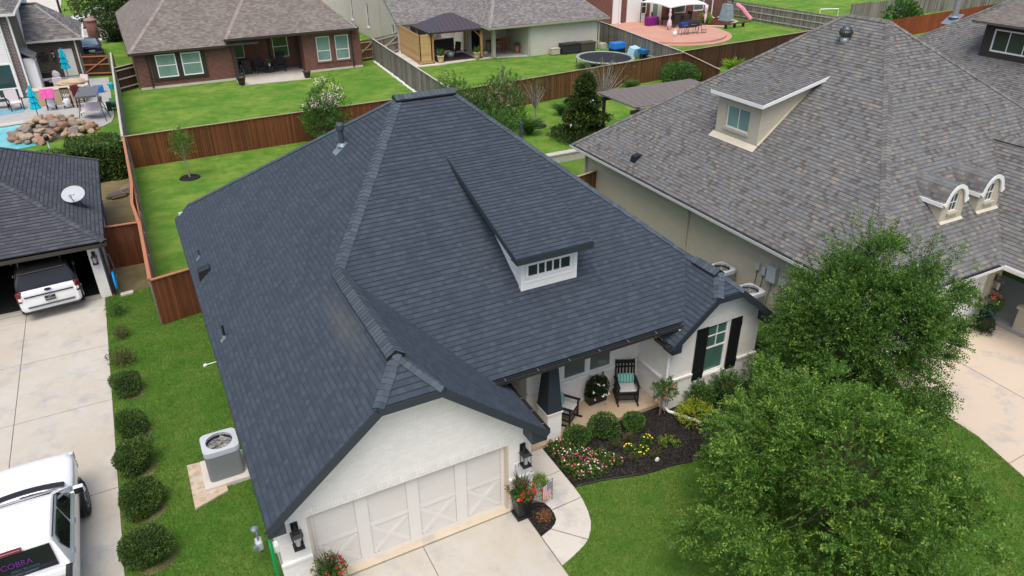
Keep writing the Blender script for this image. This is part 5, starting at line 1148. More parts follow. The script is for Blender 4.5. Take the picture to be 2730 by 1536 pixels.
r = mb.build('roof', M_groof, H); c = MB(); caps(c, b, (30.6, 56.5, z_(56.5)), V3(0, -mc, 1), V3(1, 0, 1), w=.15, step=.3); caps(c, a, (28.2, 56.5, z_(56.5)), V3(0, -mc, 1), V3(-1, 0, 1), w=.18, step=.3); c.build('ridge_caps', M_grcap, r)
f = MB(); M_cgut = plain('cream_gutter', (.42, .39, .31), .5, .1, 4); gutter(f, (22.8, 47.9, 2.88), (35.45, 47.9, 2.88), (0, -1, 0), .14, .15); gutter(f, (22.9, 47.8, 2.88), (22.9, 56, 2.88), (-1, 0, 0), .14, .15); gutter(f, (17.3, 56, 2.58), (23, 56, 2.58), (0, -1, 0), .14, .15); f.build('gutter', M_cgut, r)
f = MB(); f.box(22.9, 35.3, 47.95, 52.8, 2.70, 2.73); f.build('porch_ceiling', M_cgut, r)
W = MB(); wall(W, (0, 48.3, 0), (1, 0, 0), [(27.05, 0), (34.45, 0), (34.45, 2.75), (27.05, 2.75)]); wall(W, (34.45, 0, 0), (0, 1, 0), [(48.3, 0), (66, 0), (66, 2.75), (48.3, 2.75)]); wall(W, (27.05, 0, 0), (0, -1, 0), [(-52.8, 0), (-48.3, 0), (-48.3, 2.75), (-52.8, 2.75)])
wall(W, (0, 52.8, 0), (1, 0, 0), [(23.1, 0), (27.05, 0), (27.05, 2.75), (23.1, 2.75)], [(23.4, .05, 24.5, 2.2)], .1); wall(W, (23.15, 0, 0), (0, -1, 0), [(-56.4, 0), (-52.8, 0), (-52.8, 2.75), (-56.4, 2.75)])
wall(W, (0, 56.4, 0), (1, 0, 0), [(17.3, 0), (23.15, 0), (23.15, 2.5), (17.3, 2.5)], [(18.7, .1, 21.2, 2.25)], .1)
wall(W, (17.3, 0, 0), (0, -1, 0), [(-84, 0), (-56.4, 0), (-56.4, 2.55), (-63, 6.2), (-84, 6.2)], [(-57.6, .9, -56.9, 2.3), (-65.2, 1.0, -64.5, 3.3), (-70.8, 1.0, -70.1, 3.3)], .1)
W.build('wall', M_cbrick, H)
for a, lo, hi in ((-57.6, .9, 2.3), (-65.2, 1.0, 3.3), (-70.8, 1.0, 3.3)): window(H, (17.3, 0, 0), (0, -1, 0), a, lo, a+.7, hi, M_glassd, bars=[('h', .45)], depth=.06, fw_=.06, sill=M_wtrim)
window(H, (0, 56.4, 0), (1, 0, 0), 18.7, .1, 21.2, 2.25, M_glassd, bars=[('v', .33), ('v', .66)], depth=.06, fw_=.05)
window(H, (0, 52.8, 0), (1, 0, 0), 23.4, .05, 24.5, 2.2, M_dark, M_dksid, depth=.06, fw_=.08, name='door')
q = MB(); q.box(23.8, 24.1, 49.1, 49.4, .05, 2.75); q.build('porch_column', M_cgut, H)
q = MB(); q.tube([(17.25, 60.6, 6.0), (17.25, 60.6, .1)], .06, 6); q.build('downspout', M_cgut, H); q = MB(); q.tube([(34.6, 47.9, 2.75), (34.6, 48.25, 2.5), (34.6, 48.25, .1)], .07, 6); q.build('downspout', M_cgut, H); q = MB(); q.tube([(27.1, 47.9, 2.75), (27.15, 48.25, 2.5), (27.15, 48.25, .1)], .06, 6); q.build('downspout', M_cgut, H)
# pavilion
T = thing('wooden_pavilion', 'pine pavilion with brown metal hip roof beside the cream house', 'pavilion', (20.6, 51.2, .06))
px0, px1, py0, py1 = 18.2, 22.9, 49.6, 53.2
for x in (px0, px1):
    for y in (py0, py1): q = MB(); q.box(x-.09, x+.09, y-.09, y+.09, .14, 2.62); pp = q.build('post', M_pinep, T); q = MB(); q.box(x-.1, x+.1, y-.1, y+.1, .06, .17); q.build('post_shoe', M_black, pp)
q = MB()
for y in (py0, py1): q.box(px0-.25, px1+.25, y-.05, y+.05, 2.48, 2.68)
for x in (px0, px1): q.box(x-.05, x+.05, py0-.2, py1+.2, 2.44, 2.64)
q.build('beam', M_pinep, T)
for x, s_ in ((px0, 1), (px1, -1)):
    q = MB(); q.tube([(x, py0, 1.75), (x+s_*.22, py0, 2.12), (x+s_*.62, py0, 2.44)], .06, 4); q.build('corner_brace', M_pinep, T)
mt = NT('brown_metal_roof'); s_ = mt.n('SeparateXYZ', i0=mt.uv()); fr = mt.math('LESS_THAN', mt.math('FRACT', mt.math('DIVIDE', s_.outputs[0], .42)), .10); mt.col(mt.mix(fr, (.105, .085, .095), (.035, .028, .03))); mt.bump(fr, .8, .03); M_metal = mt.fin(.38, .5, .55)
q = MB(); zc_, zt = 2.70, 3.85; c4 = [V3(px0-.4, py0-.35, zc_), V3(px1+.4, py0-.35, zc_), V3(px1+.4, py1+.35, zc_), V3(px0-.4, py1+.35, zc_)]; r1, r2 = V3(20.1, 51.4, zt), V3(21.0, 51.4, zt)
q.poly([c4[0], c4[1], r2, r1]); q.poly([c4[1], c4[2], r2]); q.poly([c4[2], c4[3], r1, r2]); q.poly([c4[3], c4[0], r1]); q.build('metal_roof', M_metal, T)
q = MB()
for i in range(4): q.beam(c4[i]-V3(0, 0, .07), c4[(i+1) % 4]-V3(0, 0, .07), .05, .14)
q.build('roof_edge', M_dksid, T)
q = MB()
for k in range(12):
    z = .35+k*.185; q.box(16.95, 18.1, 49.44, 49.47, z, z+.178); q.beam((16.95, 49.45, z+.09), (17.3, 55.2, z+.09), .03, .178)
q.build('privacy_screen', M_pine, T)
q = MB(); q.box(16.95, 18.1, 49.43, 49.48, .14, .32); q.beam((16.95, 49.45, .23), (17.3, 55.2, .23), .04, .16)
for x, y in ((16.98, 49.5), (18.05, 49.5), (17.3, 55.2)): q.box(x-.06, x+.06, y-.06, y+.06, .06, 2.55)
q.build('screen_frame', M_pinep, T)
def pla_aloe(t, p):
    n = 26; P = np.repeat(np.array([[p.x, p.y, p.z]]), n, 0); a = rng.uniform(0, 6.28, n); D = np.stack([np.cos(a)*.5, np.sin(a)*.5, rng.uniform(.5, 1.4, n)], 1)
    quadmesh('foliage', leafquads(P, D, rng.uniform(.5, .85, n), .11), rng.random((n, 2)), M_lf_mid, t)
M_lpot = plain('pale_yellow_pot', (.60, .48, .28), .7, .08, 5); M_tc = plain('terracotta_pot', (.42, .19, .11), .8, .15, 6)
pot('planter_pot', 'pale yellow pot with upright green plant beside the wooden screen', 18.85, 49.45, .06, .30, .62, M_lpot, plantfn=pla_aloe, cat='potted plant'); pot('planter_pot', 'pale yellow pot with green plant at the right post of the pavilion', 22.35, 49.4, .06, .28, .58, M_lpot, plantfn=pla_aloe, cat='potted plant')
pot('terracotta_pot', 'terracotta pot with dark plant in the cream porch corner', 26.7, 49.9, .06, .24, .7, M_tc, cat='potted plant', plantfn=lambda t, p: blob('foliage', (p.x, p.y, p.z+.12), (.2, .2, .2), 160, .12, .05, M_lf_dark, t))
pot('bowl_planter', 'small cream bowl planter on a stand between pavilion and porch column', 23.35, 49.7, .35, .2, .2, M_lpot, cat='potted plant', plantfn=lambda t, p: blob('foliage', (p.x, p.y, p.z+.15), (.16, .16, .16), 120, .1, .04, M_lf_mid, t))
q = MB(); q.box(18.7, 22.4, 49.75, 52.7, .062, .075); tag(q.build('outdoor_rug', plain('dark_red_rug', (.055, .032, .026), .95, .3, 3)), 'dark reddish rug under the wooden pavilion', 'rug')
q = MB(); q.lathe([(.32, 0), (.36, .3), (.33, .5), (.30, .52), (.28, .45)], (20.45, 51.0, .08), 20); tag(q.build('fire_pit', M_steel, smooth=True), 'round grey metal fire pit under the pavilion', 'fire pit')
patio_chair('dark mesh lounge chair right of the fire pit under the pavilion', 21.3, 51.8, .08, -1.2, M_black, grp='dark mesh chairs under the pavilion', s=1.1, name='lounge_chair'); patio_chair('dark mesh chair left of the fire pit under the pavilion', 19.4, 51.2, .08, .9, M_black, grp='dark mesh chairs under the pavilion', s=1.1, name='lounge_chair')
t = thing('outdoor_kitchen', 'black grill station against the wall behind the pavilion', 'grill station', (19.6, 54.6, .06)); q = MB(); q.box(19.0, 22.2, 54.2, 55.1, .06, 1.15); q.build('cabinet', M_black, t); q = MB(); q.rbox((20.4, 54.65, 1.4), 1.2, .7, .45); q.build('grill_hood', M_steel, t, bevel=.06); q = MB(); q.box(18.95, 22.25, 54.15, 55.15, 1.15, 1.2); q.build('counter', M_steel, t)
M_redwood = plain('red_stained_wood', (.20, .055, .025), .6, .2, 8)
def bar_stool(label, x, y, z, rz, mat, seatm, s=1, grp='bar stools', back=True, name='bar_stool'):
    t = thing(name, label, 'stool', (x, y, z), rz, grp); q = MB(); q.box(-.23*s, .23*s, -.22*s, .22*s, .72*s, .78*s); q.build('seat', seatm, t, False, bevel=.015)
    for i in (-1, 1):
        for j in (-1, 1): q = MB(); q.beam((i*.24*s, j*.24*s, 0), (i*.20*s, j*.20*s, .74*s), .04*s, .04*s); q.build('leg', mat, t, False)
    q = MB(); q.box(-.22*s, .22*s, -.235*s, -.215*s, .28*s, .32*s); q.box(-.22*s, .22*s, .215*s, .235*s, .28*s, .32*s); q.build('footrest', mat, t, False)
    if back:
        q = MB()
        for k in (-1, 1): q.beam((k*.21*s, .22*s, .74*s), (k*.22*s, .30*s, 1.28*s), .04*s, .04*s)
        q.box(-.2*s, .2*s, .27*s, .30*s, 1.18*s, 1.28*s)
        for k in np.linspace(-.14, .14, 4): q.beam((k*s, .235*s, .80*s), (k*s, .285*s, 1.2*s), .04*s, .015*s)
        q.build('backrest', mat, t, False)
    return t
bar_stool('left red wooden bar stool in the cream porch', 25.35, 50.6, .06, math.pi, M_redwood, M_redwood, 1.15, 'red wooden bar stools'); bar_stool('right red wooden bar stool in the cream porch', 25.98, 50.7, .06, math.pi, M_redwood, M_redwood, 1.15, 'red wooden bar stools')
t = thing('bar_table', 'tall red wooden table behind the two bar stools', 'table', (25.4, 51.6, .06)); q = MB(); q.box(24.5, 26.3, 51.2, 52.1, 1.02, 1.08); q.build('tabletop', M_redwood, t)
for x in (24.6, 26.2):
    for y in (51.3, 52.0): q = MB(); q.box(x-.04, x+.04, y-.04, y+.04, .06, 1.02); q.build('leg', M_redwood, t)
# storage boxes at the cream wall
def deckbox(label, x0, x1, y, d, h, mat, legs=False):
    t = thing('deck_box', label, 'storage box', ((x0+x1)/2, y, 0), 0, 'storage boxes along the cream wall'); q = MB(); q.box(x0, x1, y, y+d, .05, h*.85); q.build('bin', mat, t, bevel=.03); q = MB(); q.box(x0-.03, x1+.03, y-.03, y+d+.02, h*.85, h); q.build('lid', mat, t, bevel=.03)
deckbox('small pale storage box at the left end of the row by the cream wall', 29.1, 29.95, 47.55, .5, .62, M_cgut); deckbox('large black storage box in the middle of the row by the cream wall', 30.1, 31.95, 47.3, .8, .95, plain('black_resin', (.02, .02, .022), .7, .2, 20, bump=.5)); deckbox('dark brown storage box at the right end of the row by the cream wall', 32.1, 33.75, 47.4, .8, .88, plain('brown_resin', (.06, .048, .04), .7, .2, 20, bump=.5))
# trampoline
t = thing('trampoline', 'round black trampoline with green grey edge pad on the lawn before the brown fence', 'trampoline', (30.4, 40.9, 0)); q = MB()
q.lathe([(.01, .89), (2.15, .90), (2.15, .88)], (30.4, 40.9, 0), 40, sx=1.0, sy=1.08); q.build('mat', plain('trampoline_mat', (.012, .013, .018), .8, .2, 2), t)
q = MB(); q.lathe([(2.16, .905), (2.2, .95), (2.42, .94), (2.44, .88), (2.2, .87)], (30.4, 40.9, 0), 40, sy=1.08, cap=False); q.build('edge_pad', plain('edge_pad_green', (.22, .28, .25), .7, .3, 5), t)
for k in range(6): a = k*math.pi/3+.3; q = MB(); q.tube([(30.4+2.4*math.cos(a), 40.9+2.55*math.sin(a), 0), (30.4+2.4*math.cos(a), 40.9+2.55*math.sin(a), .9)], .03, 6); q.build('leg', M_post, t)
# clutter by the grey fence
M_bluep = plain('blue_plastic', (.015, .16, .50), .45, .1, 3); M_lblue = plain('light_blue_plastic', (.35, .55, .72), .5, .1, 3)
q = MB(); q.rbox((34.2, 44.3, .9), 1.3, .9, .5, .1); q.rbox((34.2, 44.3, .35), 1.25, .85, .7, .1); 
t = thing('play_box', 'bright blue plastic tub behind the trampoline', 'plastic tub', (34.2, 44.6, 0)); q = MB(); q.rbox((34.2, 44.6, .95), 1.35, .95, .55, .1, taper=.9); q.build('lid', M_bluep, t, bevel=.06); q = MB(); q.rbox((34.2, 44.6, .36), 1.25, .85, .7, .1); q.build('bin', M_black, t)
t = thing('plastic_bin', 'pale blue plastic bin leaning right of the bright blue tub', 'plastic bin', (35.0, 43.0, 0)); q = MB(); q.rbox((35.0, 43.1, .55), 1.1, .8, .9, .3, .25, taper=.85); q.build('bin', M_lblue, t, bevel=.06)
t = thing('watering_barrow', 'small blue and black cart beside the pale blue bin', 'cart', (34.9, 41.6, 0)); q = MB(); q.rbox((34.9, 41.6, .85), .6, .6, .35, .2, taper=1.2); q.build('tray', M_bluep, t); q = MB(); q.rbox((34.9, 41.6, .35), .4, .4, .6); q.build('stand', M_black, t)
t = thing('potting_bench', 'low grey table with black cloth beside the grey fence', 'table', (35.6, 40.2, 0)); q = MB(); q.box(34.9, 36.2, 38.9, 41, .55, .62); q.build('tabletop', M_steel, t); q = MB(); q.box(35.0, 36.1, 39.2, 40.9, .0, .55); q.build('base', M_cgut, t); q = MB(); q.rbox((35.7, 40.3, .67), .8, 1.0, .08, .3, .05); q.build('cloth', M_black, t, bevel=.03)
t = thing('wire_rack', 'rusty wire rack beside the grey fence and cream corner', 'rack', (35.9, 47.4, 0)); q = MB()
for z in np.linspace(.1, 1.3, 6): q.tube([(35.3, 47.6, z), (36.6, 47.2, z)], .015, 5)
for x, y in ((35.3, 47.6), (36.0, 47.4), (36.6, 47.2)): q.tube([(x, y, 0), (x, y, 1.35)], .018, 5)
q.build('frame', M_dksid, t)
q = MB()
for k in range(5): q.rbox((35.0, 48.2, .06+k*.1), .7, .5, .08, random.uniform(-.1, .1))
tag(q.build('block_stack', M_conc2), 'stack of pale flat blocks at the cream house corner', 'block stack')
# ================================================================ DARK BRICK HOUSE BY THE POOL
H = thing('dark_brick_house', 'two storey dark brick house with white siding beside the pool at the upper left', 'house', (-13, 58, 0))
W = MB(); wall(W, (0, 53.6, 0), (1, 0, 0), [(-13.35, 0), (-12.55, 0), (-12.55, 6.05), (-13.35, 6.05)]); W.build('brick_wall', M_pbrick, H)
W = MB(); wall(W, (0, 53.5, 0), (1, 0, 0), [(-24, 2.6), (-13.35, 2.6), (-13.35, 6.05), (-24, 6.05)]); wall(W, (-12.55, 0, 0), (0, 1, 0), [(59.2, 0), (72, 0), (72, 6.05), (59.2, 6.05)]); W.build('siding_wall', M_siding, H)
W = MB(); wall(W, (-12.55, 0, 0), (0, 1, 0), [(53.6, 0), (59.2, 0), (59.2, 6.05), (53.6, 6.05)]); W.build('side_wall', M_tanb, H)
for a, b in ((-16.2, -14.75), (-14.75, -13.3)): window(H, (0, 53.5, 0), (1, 0, 0), a, .1, b, 2.6, glass_mat('pool_door_glass', (.03, .06, .06)), bars=[('h', .28, 1.6)], depth=-.045, fw_=.11, name='glass_door')
mb = MB(); zz = 6.0; roof_plane(mb, [(-24, 53.2, zz), (-12.2, 53.2, zz), (-12.2, 72, zz), (-18, 62, zz+3.4)], (-24, 53.2, zz), (-12.2, 53.2, zz)) if 0 else None
roof_plane(mb, [(-24, 53.1, zz), (-12.2, 53.1, zz), (-17, 58.9, zz+3.2), (-24, 58.9, zz+3.2)], (-24, 53.1, zz), (-12.2, 53.1, zz)); roof_plane(mb, [(-12.2, 53.1, zz), (-12.2, 72, zz), (-17, 66, zz+3.2), (-17, 58.9, zz+3.2)], (-12.2, 53.1, zz), (-12.2, 72, zz))
A2, B2, C2 = V3(-8.55, 59.35, 3.1), V3(-11.35, 63.0, 5.35), V3(-12.55, 63.0, 5.35)
roof_plane(mb, [(-12.55, 59.35, 3.1), A2, B2, C2], (-12.55, 59.35, 3.1), A2); roof_plane(mb, [A2, (-8.55, 68, 3.1), (-11.35, 64.6, 5.35), B2], A2, (-8.55, 68, 3.1)); roof_plane(mb, [(-12.55, 68, 3.1), (-8.55, 68, 3.1), (-11.35, 64.6, 5.35), (-12.55, 64.6, 5.35)], (-12.55, 68, 3.1), (-8.55, 68, 3.1))
M_pr = shingles('mixed_far_shingle', [(0, (.12, .11, .11)), (.3, (.16, .165, .17)), (.55, (.14, .135, .13)), (.75, (.19, .175, .155)), (.9, (.27, .23, .18))], tab=.4, line=.4, exp=.2)
r = mb.build('roof', M_pr, H); c = MB(); caps(c, A2, B2, V3(0, -.6, 1), V3(.8, 0, 1), step=.3, w=.16); c.build('ridge_caps', M_grcap, r)
q = MB(); gutter(q, (-12.5, 59.35, 3.08), (-8.45, 59.35, 3.08), (0, -1, 0), .13, .14); gutter(q, (-8.55, 59.3, 3.08), (-8.55, 68, 3.08), (1, 0, 0), .13, .14); gutter(q, (-24, 53.1, zz), (-12.1, 53.1, zz), (0, -1, 0), .14, .15); gutter(q, (-12.2, 53, zz), (-12.2, 72, zz), (1, 0, 0), .14, .15); q.build('gutter', M_wtrim, r)
for x, y in ((-13.25, 53.42), (-12.62, 53.48)): q = MB(); q.tube([(x, y-.3, 5.85), (x, y, 5.5), (x, y, .1)], .07, 6); q.build('downspout', M_wtrim, H)
q = MB(); q.tube([(-9.15, 59.3, 2.95), (-9.15, 59.6, 2.7), (-9.15, 59.6, .1)], .065, 6); q.build('downspout', M_wtrim, H)
W = MB(); wall(W, (0, 59.7, 0), (1, 0, 0), [(-12.55, 0), (-8.95, 0), (-8.95, 3.0), (-12.55, 3.0)], [(-10.5, .1, -9.5, 2.25)], .06); wall(W, (-8.95, 0, 0), (0, 1, 0), [(59.7, 0), (67.5, 0), (67.5, 3.0), (59.7, 3.0)]); W.build('wing_wall', M_dbrick, H)
q = MB(); q.box(-10.5, -9.5, 59.72, 59.78, .1, 2.25); q.build('door', M_wtrim, H)
q = MB(); q.lathe([(.34, 0), (.36, .03)], (0, 0, 0), 24) if 0 else None; q.tube([(-11.6+.36*math.cos(a), 59.66, 1.75+.36*math.sin(a)) for a in np.linspace(0, 6.283, 25)], .018, 5, cap=False)
P = [(-11.6+.36*math.cos(math.radians(90+144*k)), 59.66, 1.75+.36*math.sin(math.radians(90+144*k))) for k in range(6)]
for a, b in zip(P[:-1], P[1:]): q.beam(a, b, .03, .03)
q.build('star_ornament', M_black, H)
lantern(H, (-10.9, 59.7, 1.95), (0, -1, 0), 1.2, M_black, label='black lantern beside the white door of the dark brick wing')
W = MB(); W.box(-12.55, -11.85, 53.9, 55.7, 0, 2.75); bo = W.build('bay_wall', M_wtrim, H)
q = MB(); roof_plane(q, [(-12.55, 53.7, 3.35), (-11.7, 53.7, 2.75), (-11.7, 55.9, 2.75), (-12.55, 55.9, 3.35)], (-11.7, 53.7, 2.75), (-11.7, 55.9, 2.75)); q.build('bay_roof', M_groof, bo)
window(bo, (-11.85, 0, 0), (0, 1, 0), 54.1, .15, 55.5, 2.5, M_glassd, bars=[('h', .45), ('v', .5)], depth=-.045, fw_=.09)
# ================================================================ BRICK HOUSE WITH PINK PATIO
H = thing('patio_brick_house', 'red brick and white sided house behind the pink patio at the top', 'house', (48, 60, 0))
W = MB(); wall(W, (0, 58, 0), (1, 0, 0), [(36.5, 0), (49.5, 0), (49.5, 6), (36.5, 6)]); wall(W, (0, 56.6, 0), (1, 0, 0), [(49.5, 0), (56.3, 0), (56.3, 6), (49.5, 6)], [(50.3, .95, 51.9, 2.6), (53.0, 1.0, 54.5, 3.4)], .1); wall(W, (49.5, 0, 0), (0, -1, 0), [(-58, 0), (-56.6, 0), (-56.6, 6), (-58, 6)]); wall(W, (0, 57.1, 0), (1, 0, 0), [(56.3, 0), (59.4, 0), (59.4, 6), (56.3, 6)]); wall(W, (59.4, 0, 0), (0, 1, 0), [(57.1, 0), (70, 0), (70, 6), (59.4, 6)] if 0 else [(57.1, 0), (70, 0), (70, 6), (57.1, 6)]); W.build('wall', M_rbrick, H)
q = MB(); q.box(42.8, 43.9, 57.9, 58.0, 0, 6); q.box(44.7, 47.2, 57.9, 58.0, .15, 6); q.box(47.9, 49.5, 57.9, 58, .1, 6); q.build('siding_panel', M_siding, H)
window(H, (0, 57.9, 0), (1, 0, 0), 46.6, 1.0, 47.3, 2.6, M_glassd, bars=[('h', .5)], depth=-.045, fw_=.07); window(H, (0, 57.9, 0), (1, 0, 0), 48.1, .15, 49.0, 2.2, M_glasst, depth=-.045, fw_=.1, name='patio_door')
window(H, (0, 56.6, 0), (1, 0, 0), 50.3, .95, 51.9, 2.6, M_glassb, depth=.05, fw_=.09); window(H, (0, 56.6, 0), (1, 0, 0), 53.0, 1.0, 54.5, 3.4, M_glassb, bars=[('h', .55)], depth=.05, fw_=.09)
for x, y in ((43.6, 57.75), (55.6, 56.45)): q = MB(); q.tube([(x, y, 6), (x, y, .35), (x+.25, y-.3, .1)], .07, 6); q.build('downspout', M_wtrim, H)
ground_poly('mulch_bed', [(50.2, 56.5), (50.8, 53.6), (53, 51.6), (56.3, 53.3), (56.5, 57.0), (50.2, 56.6)], .05, M_rmulch)
q = MB(); q.tube([(50.8, 53.3, .08), (53, 51.4, .08), (56.5, 53.1, .08), (56.8, 56.6, .08)], .11, 5); tag(q.build('bed_edging', M_conc3), 'stone edging around the red mulch bed by the brick house', 'edging')
t = thing('bed_bush', 'bright green bush in the red mulch bed by the brick house', 'bush', (52.5, 53.9, 0)); blob('foliage', (52.5, 53.9, .55), (.75, .7, .55), 700, .2, .09, M_lf_lime, t); core('stem', (52.5, 53.9, .4), (.4, .4, .35), M_core, t)
# canopy
T = thing('patio_canopy', 'white fabric canopy on posts over the pink patio', 'canopy', (48.6, 54.8, .26)); c0, c1, c2, c3 = V3(46.2, 52.4, 2.42), V3(51.3, 52.6, 2.40), V3(51.5, 57.0, 2.4), V3(46.0, 57.0, 2.45); pk = V3(48.7, 54.8, 3.5)
q = MB(); cs = [c0, c1, c2, c3]
for i in range(4):
    a, b = cs[i], cs[(i+1) % 4]; N = 6
    for k in range(N):
        p, r_ = a.lerp(b, k/N), a.lerp(b, (k+1)/N); p = p+V3(0, 0, .16*math.sin(math.pi*k/N)); r_ = r_+V3(0, 0, .16*math.sin(math.pi*(k+1)/N)); q.poly([p, r_, pk]); q.poly([p-V3(0, 0, .12), r_-V3(0, 0, .12), r_, p])
q.build('fabric', M_wtrim, T)
for i, p in enumerate(cs): q = MB(); q.tube([(p.x, p.y+.1, .26), (p.x, p.y+.1, 2.35)], .05, 8); q.build('post', M_dksid, T)
t = thing('tied_curtain', 'pale pink curtain bundled around the front canopy post', 'curtain', (46.3, 52.3, .3)); q = MB(); q.lathe([(.06, .3), (.2, .45), (.27, .8), (.2, 1.15), (.07, 1.4), (.13, 1.6), (.16, 1.8), (.08, 2.0), (.12, 2.25), (.06, 2.35)], (45.9, 51.9, 0), 14); q.build('fabric', plain('pale_pink_cloth', (.62, .50, .55), .9, .15, 8), t, smooth=True)
t = thing('tied_curtain', 'white curtain tied to the right canopy post', 'curtain', (51.3, 52.7, .3)); q = MB(); q.lathe([(.06, .5), (.13, .9), (.16, 1.3), (.07, 1.5), (.2, 1.9), (.18, 2.3)], (51.2, 52.45, 0), 12); q.build('fabric', M_fabw, t, smooth=True)
def drum_grill(label, x, y, z, r, L, mat, rz=0):
    t = thing('barbecue', label, 'barbecue', (x, y, z), rz, 'barbecues on the pink patio'); q = MB(); q.tube([(-L/2, 0, .95), (-L/2+.04, 0, .95), (L/2-.04, 0, .95), (L/2, 0, .95)], [r*.8, r, r, r*.8], 16); q.build('drum', mat, t, False, smooth=False)
    for i in (-1, 1):
        for j in (-1, 1): q = MB(); q.tube([(i*L*.42, j*.28, 0), (i*L*.3, j*.15, .85)], .022, 5); q.build('leg', M_black, t, False)
    q = MB(); q.tube([(-L*.3, -r-.05, .95), (L*.3, -r-.05, .95)], .015, 5); q.build('handle', M_chrome, t, False)
drum_grill('blue barrel barbecue at the front of the pink patio', 45.3, 48.9, .26, .30, .95, plain('blue_enamel', (.01, .03, .16), .25, .1, 4)); drum_grill('large black barrel barbecue beside the blue one', 46.4, 49.0, .26, .36, 1.3, M_black); drum_grill('small black barrel barbecue at the right end of the pink patio', 47.2, 48.8, .26, .24, .6, M_black)
t = thing('gas_cylinder', 'white gas cylinder on the front of the pink patio', 'gas cylinder', (44.15, 48.75, .26)); q = MB(); q.lathe([(.13, 0), (.2, .06), (.21, .3), (.19, .42), (.08, .5)], (44.15, 48.75, .26), 16); q.build('tank', M_wtrim, t, smooth=True); q = MB(); q.lathe([(.1, 0), (.1, .14)], (44.15, 48.75, .74), 12); q.build('collar', M_wtrim, t)
M_purple = plain('purple_plastic', (.20, .01, .19), .5, .1, 3); t = thing('purple_toy_box', 'purple plastic box on the pink patio by the brick wall', 'toy box', (45.9, 55.0, .26)); q = MB(); q.rbox((45.9, 55.0, .7), 1.3, .7, .85, .1, taper=1.08); q.build('bin', M_purple, t, bevel=.05)
t = thing('patio_dining_table', 'dark patio dining table under the white canopy', 'table', (48.0, 54.0, .26)); q = MB(); q.box(46.9, 49.3, 53.4, 54.7, .98, 1.05); q.build('tabletop', M_dksid, t)
for x in (47.1, 49.1):
    for y in (53.5, 54.6): q = MB(); q.box(x-.05, x+.05, y-.05, y+.05, .26, .98); q.build('leg', M_dksid, t)
for i, (x, y, rz, l) in enumerate(((47.3, 52.8, math.pi, 'dark patio chair at the near left side of the canopy table'), (48.6, 52.8, math.pi, 'dark patio chair at the near right side of the canopy table'), (49.9, 54.0, -1.57, 'dark patio chair at the right end of the canopy table'), (46.6, 55.2, .8, 'dark patio chair with high back beside the purple box'))): patio_chair(l, x, y, .26, rz, M_dksid, grp='dark patio chairs under the canopy', s=1.2)
t = thing('camp_stool', 'folding camp stool at the right edge of the pink patio', 'stool', (47.9, 48.7, .1)); q = MB(); q.rbox((47.9, 48.7, .6), .5, .4, .05); q.build('seat', M_steel, t)
for i in (-1, 1):
    for j in (-1, 1): q = MB(); q.tube([(47.9+i*.35, 48.7+j*.2, .1), (47.9-i*.1, 48.7+j*.2, .6)], .015, 5); q.build('leg', M_black, t)
t = thing('picnic_bench', 'long dark bench on the lawn before the red mulch bed', 'bench', (53.8, 50.6, 0)); q = MB(); q.rbox((53.8, 50.6, .45), 3.0, .4, .06, .05); q.build('seat', M_dksid, t)
for k in (-1.3, 0, 1.3): q = MB(); q.rbox((53.8+k, 50.6+.05*k, .22), .06, .35, .42, .05); q.build('leg', M_dksid, t)
t = thing('play_slide', 'pink plastic slide with grey play tower on the far lawn', 'slide', (57, 53.5, 0)); q = MB(); q.tube([(57.2, 54.3, 1.7), (57.5, 53.6, 1.35), (57.8, 53.0, .7), (58.0, 52.5, .25)], .26, 8); q.build('chute', plain('pink_slide', (.55, .22, .26), .4, .1, 4), t)
q = MB(); q.rbox((56.2, 54.6, .9), 1.3, 1.2, 1.8, .2, taper=.65); q.build('climbing_tower', plain('grey_play_rock', (.22, .30, .32), .8, .5, 3, bump=.8), t); q = MB(); q.beam((55.9, 55, 2.2), (57.3, 54.6, 2.6), .3, .08); q.beam((56.9, 54.6, 1.6), (56.9, 54.6, 2.5), .1, .1, (1, 0, 0)); q.build('roof_bar', M_dksid, t)
t = thing('football_goal', 'white football goal frame on the far upper lawn', 'goal', (67.6, 50.2, 0)); q = MB(); q.tube([(66.6, 50.6, 0), (66.6, 50.6, 1.0), (68.7, 49.8, 1.0), (68.7, 49.8, 0)], .06, 6); q.tube([(66.6, 50.6, 0), (66.9, 51.6, 0), (69.0, 50.8, 0), (68.7, 49.8, 0)], .04, 6); q.build('frame', M_white, t)
for l, x, y, r_, h_ in (('round green bush before the orange fence near the roof apex', 68.3, 41.0, 1.9, 2.6), ('low green bush against the orange fence at the far right', 81.5, 38.9, 2.4, 1.4)):
    t = thing('far_bush', l, 'bush', (x, y, 0)); blob('foliage', (x, y, h_*.5), (r_, r_*.7, h_*.55), 1500, .42, .18, M_lf_mid, t, seed=3); core('stem', (x, y, h_*.45), (r_*.7, r_*.5, h_*.4), M_core, t)
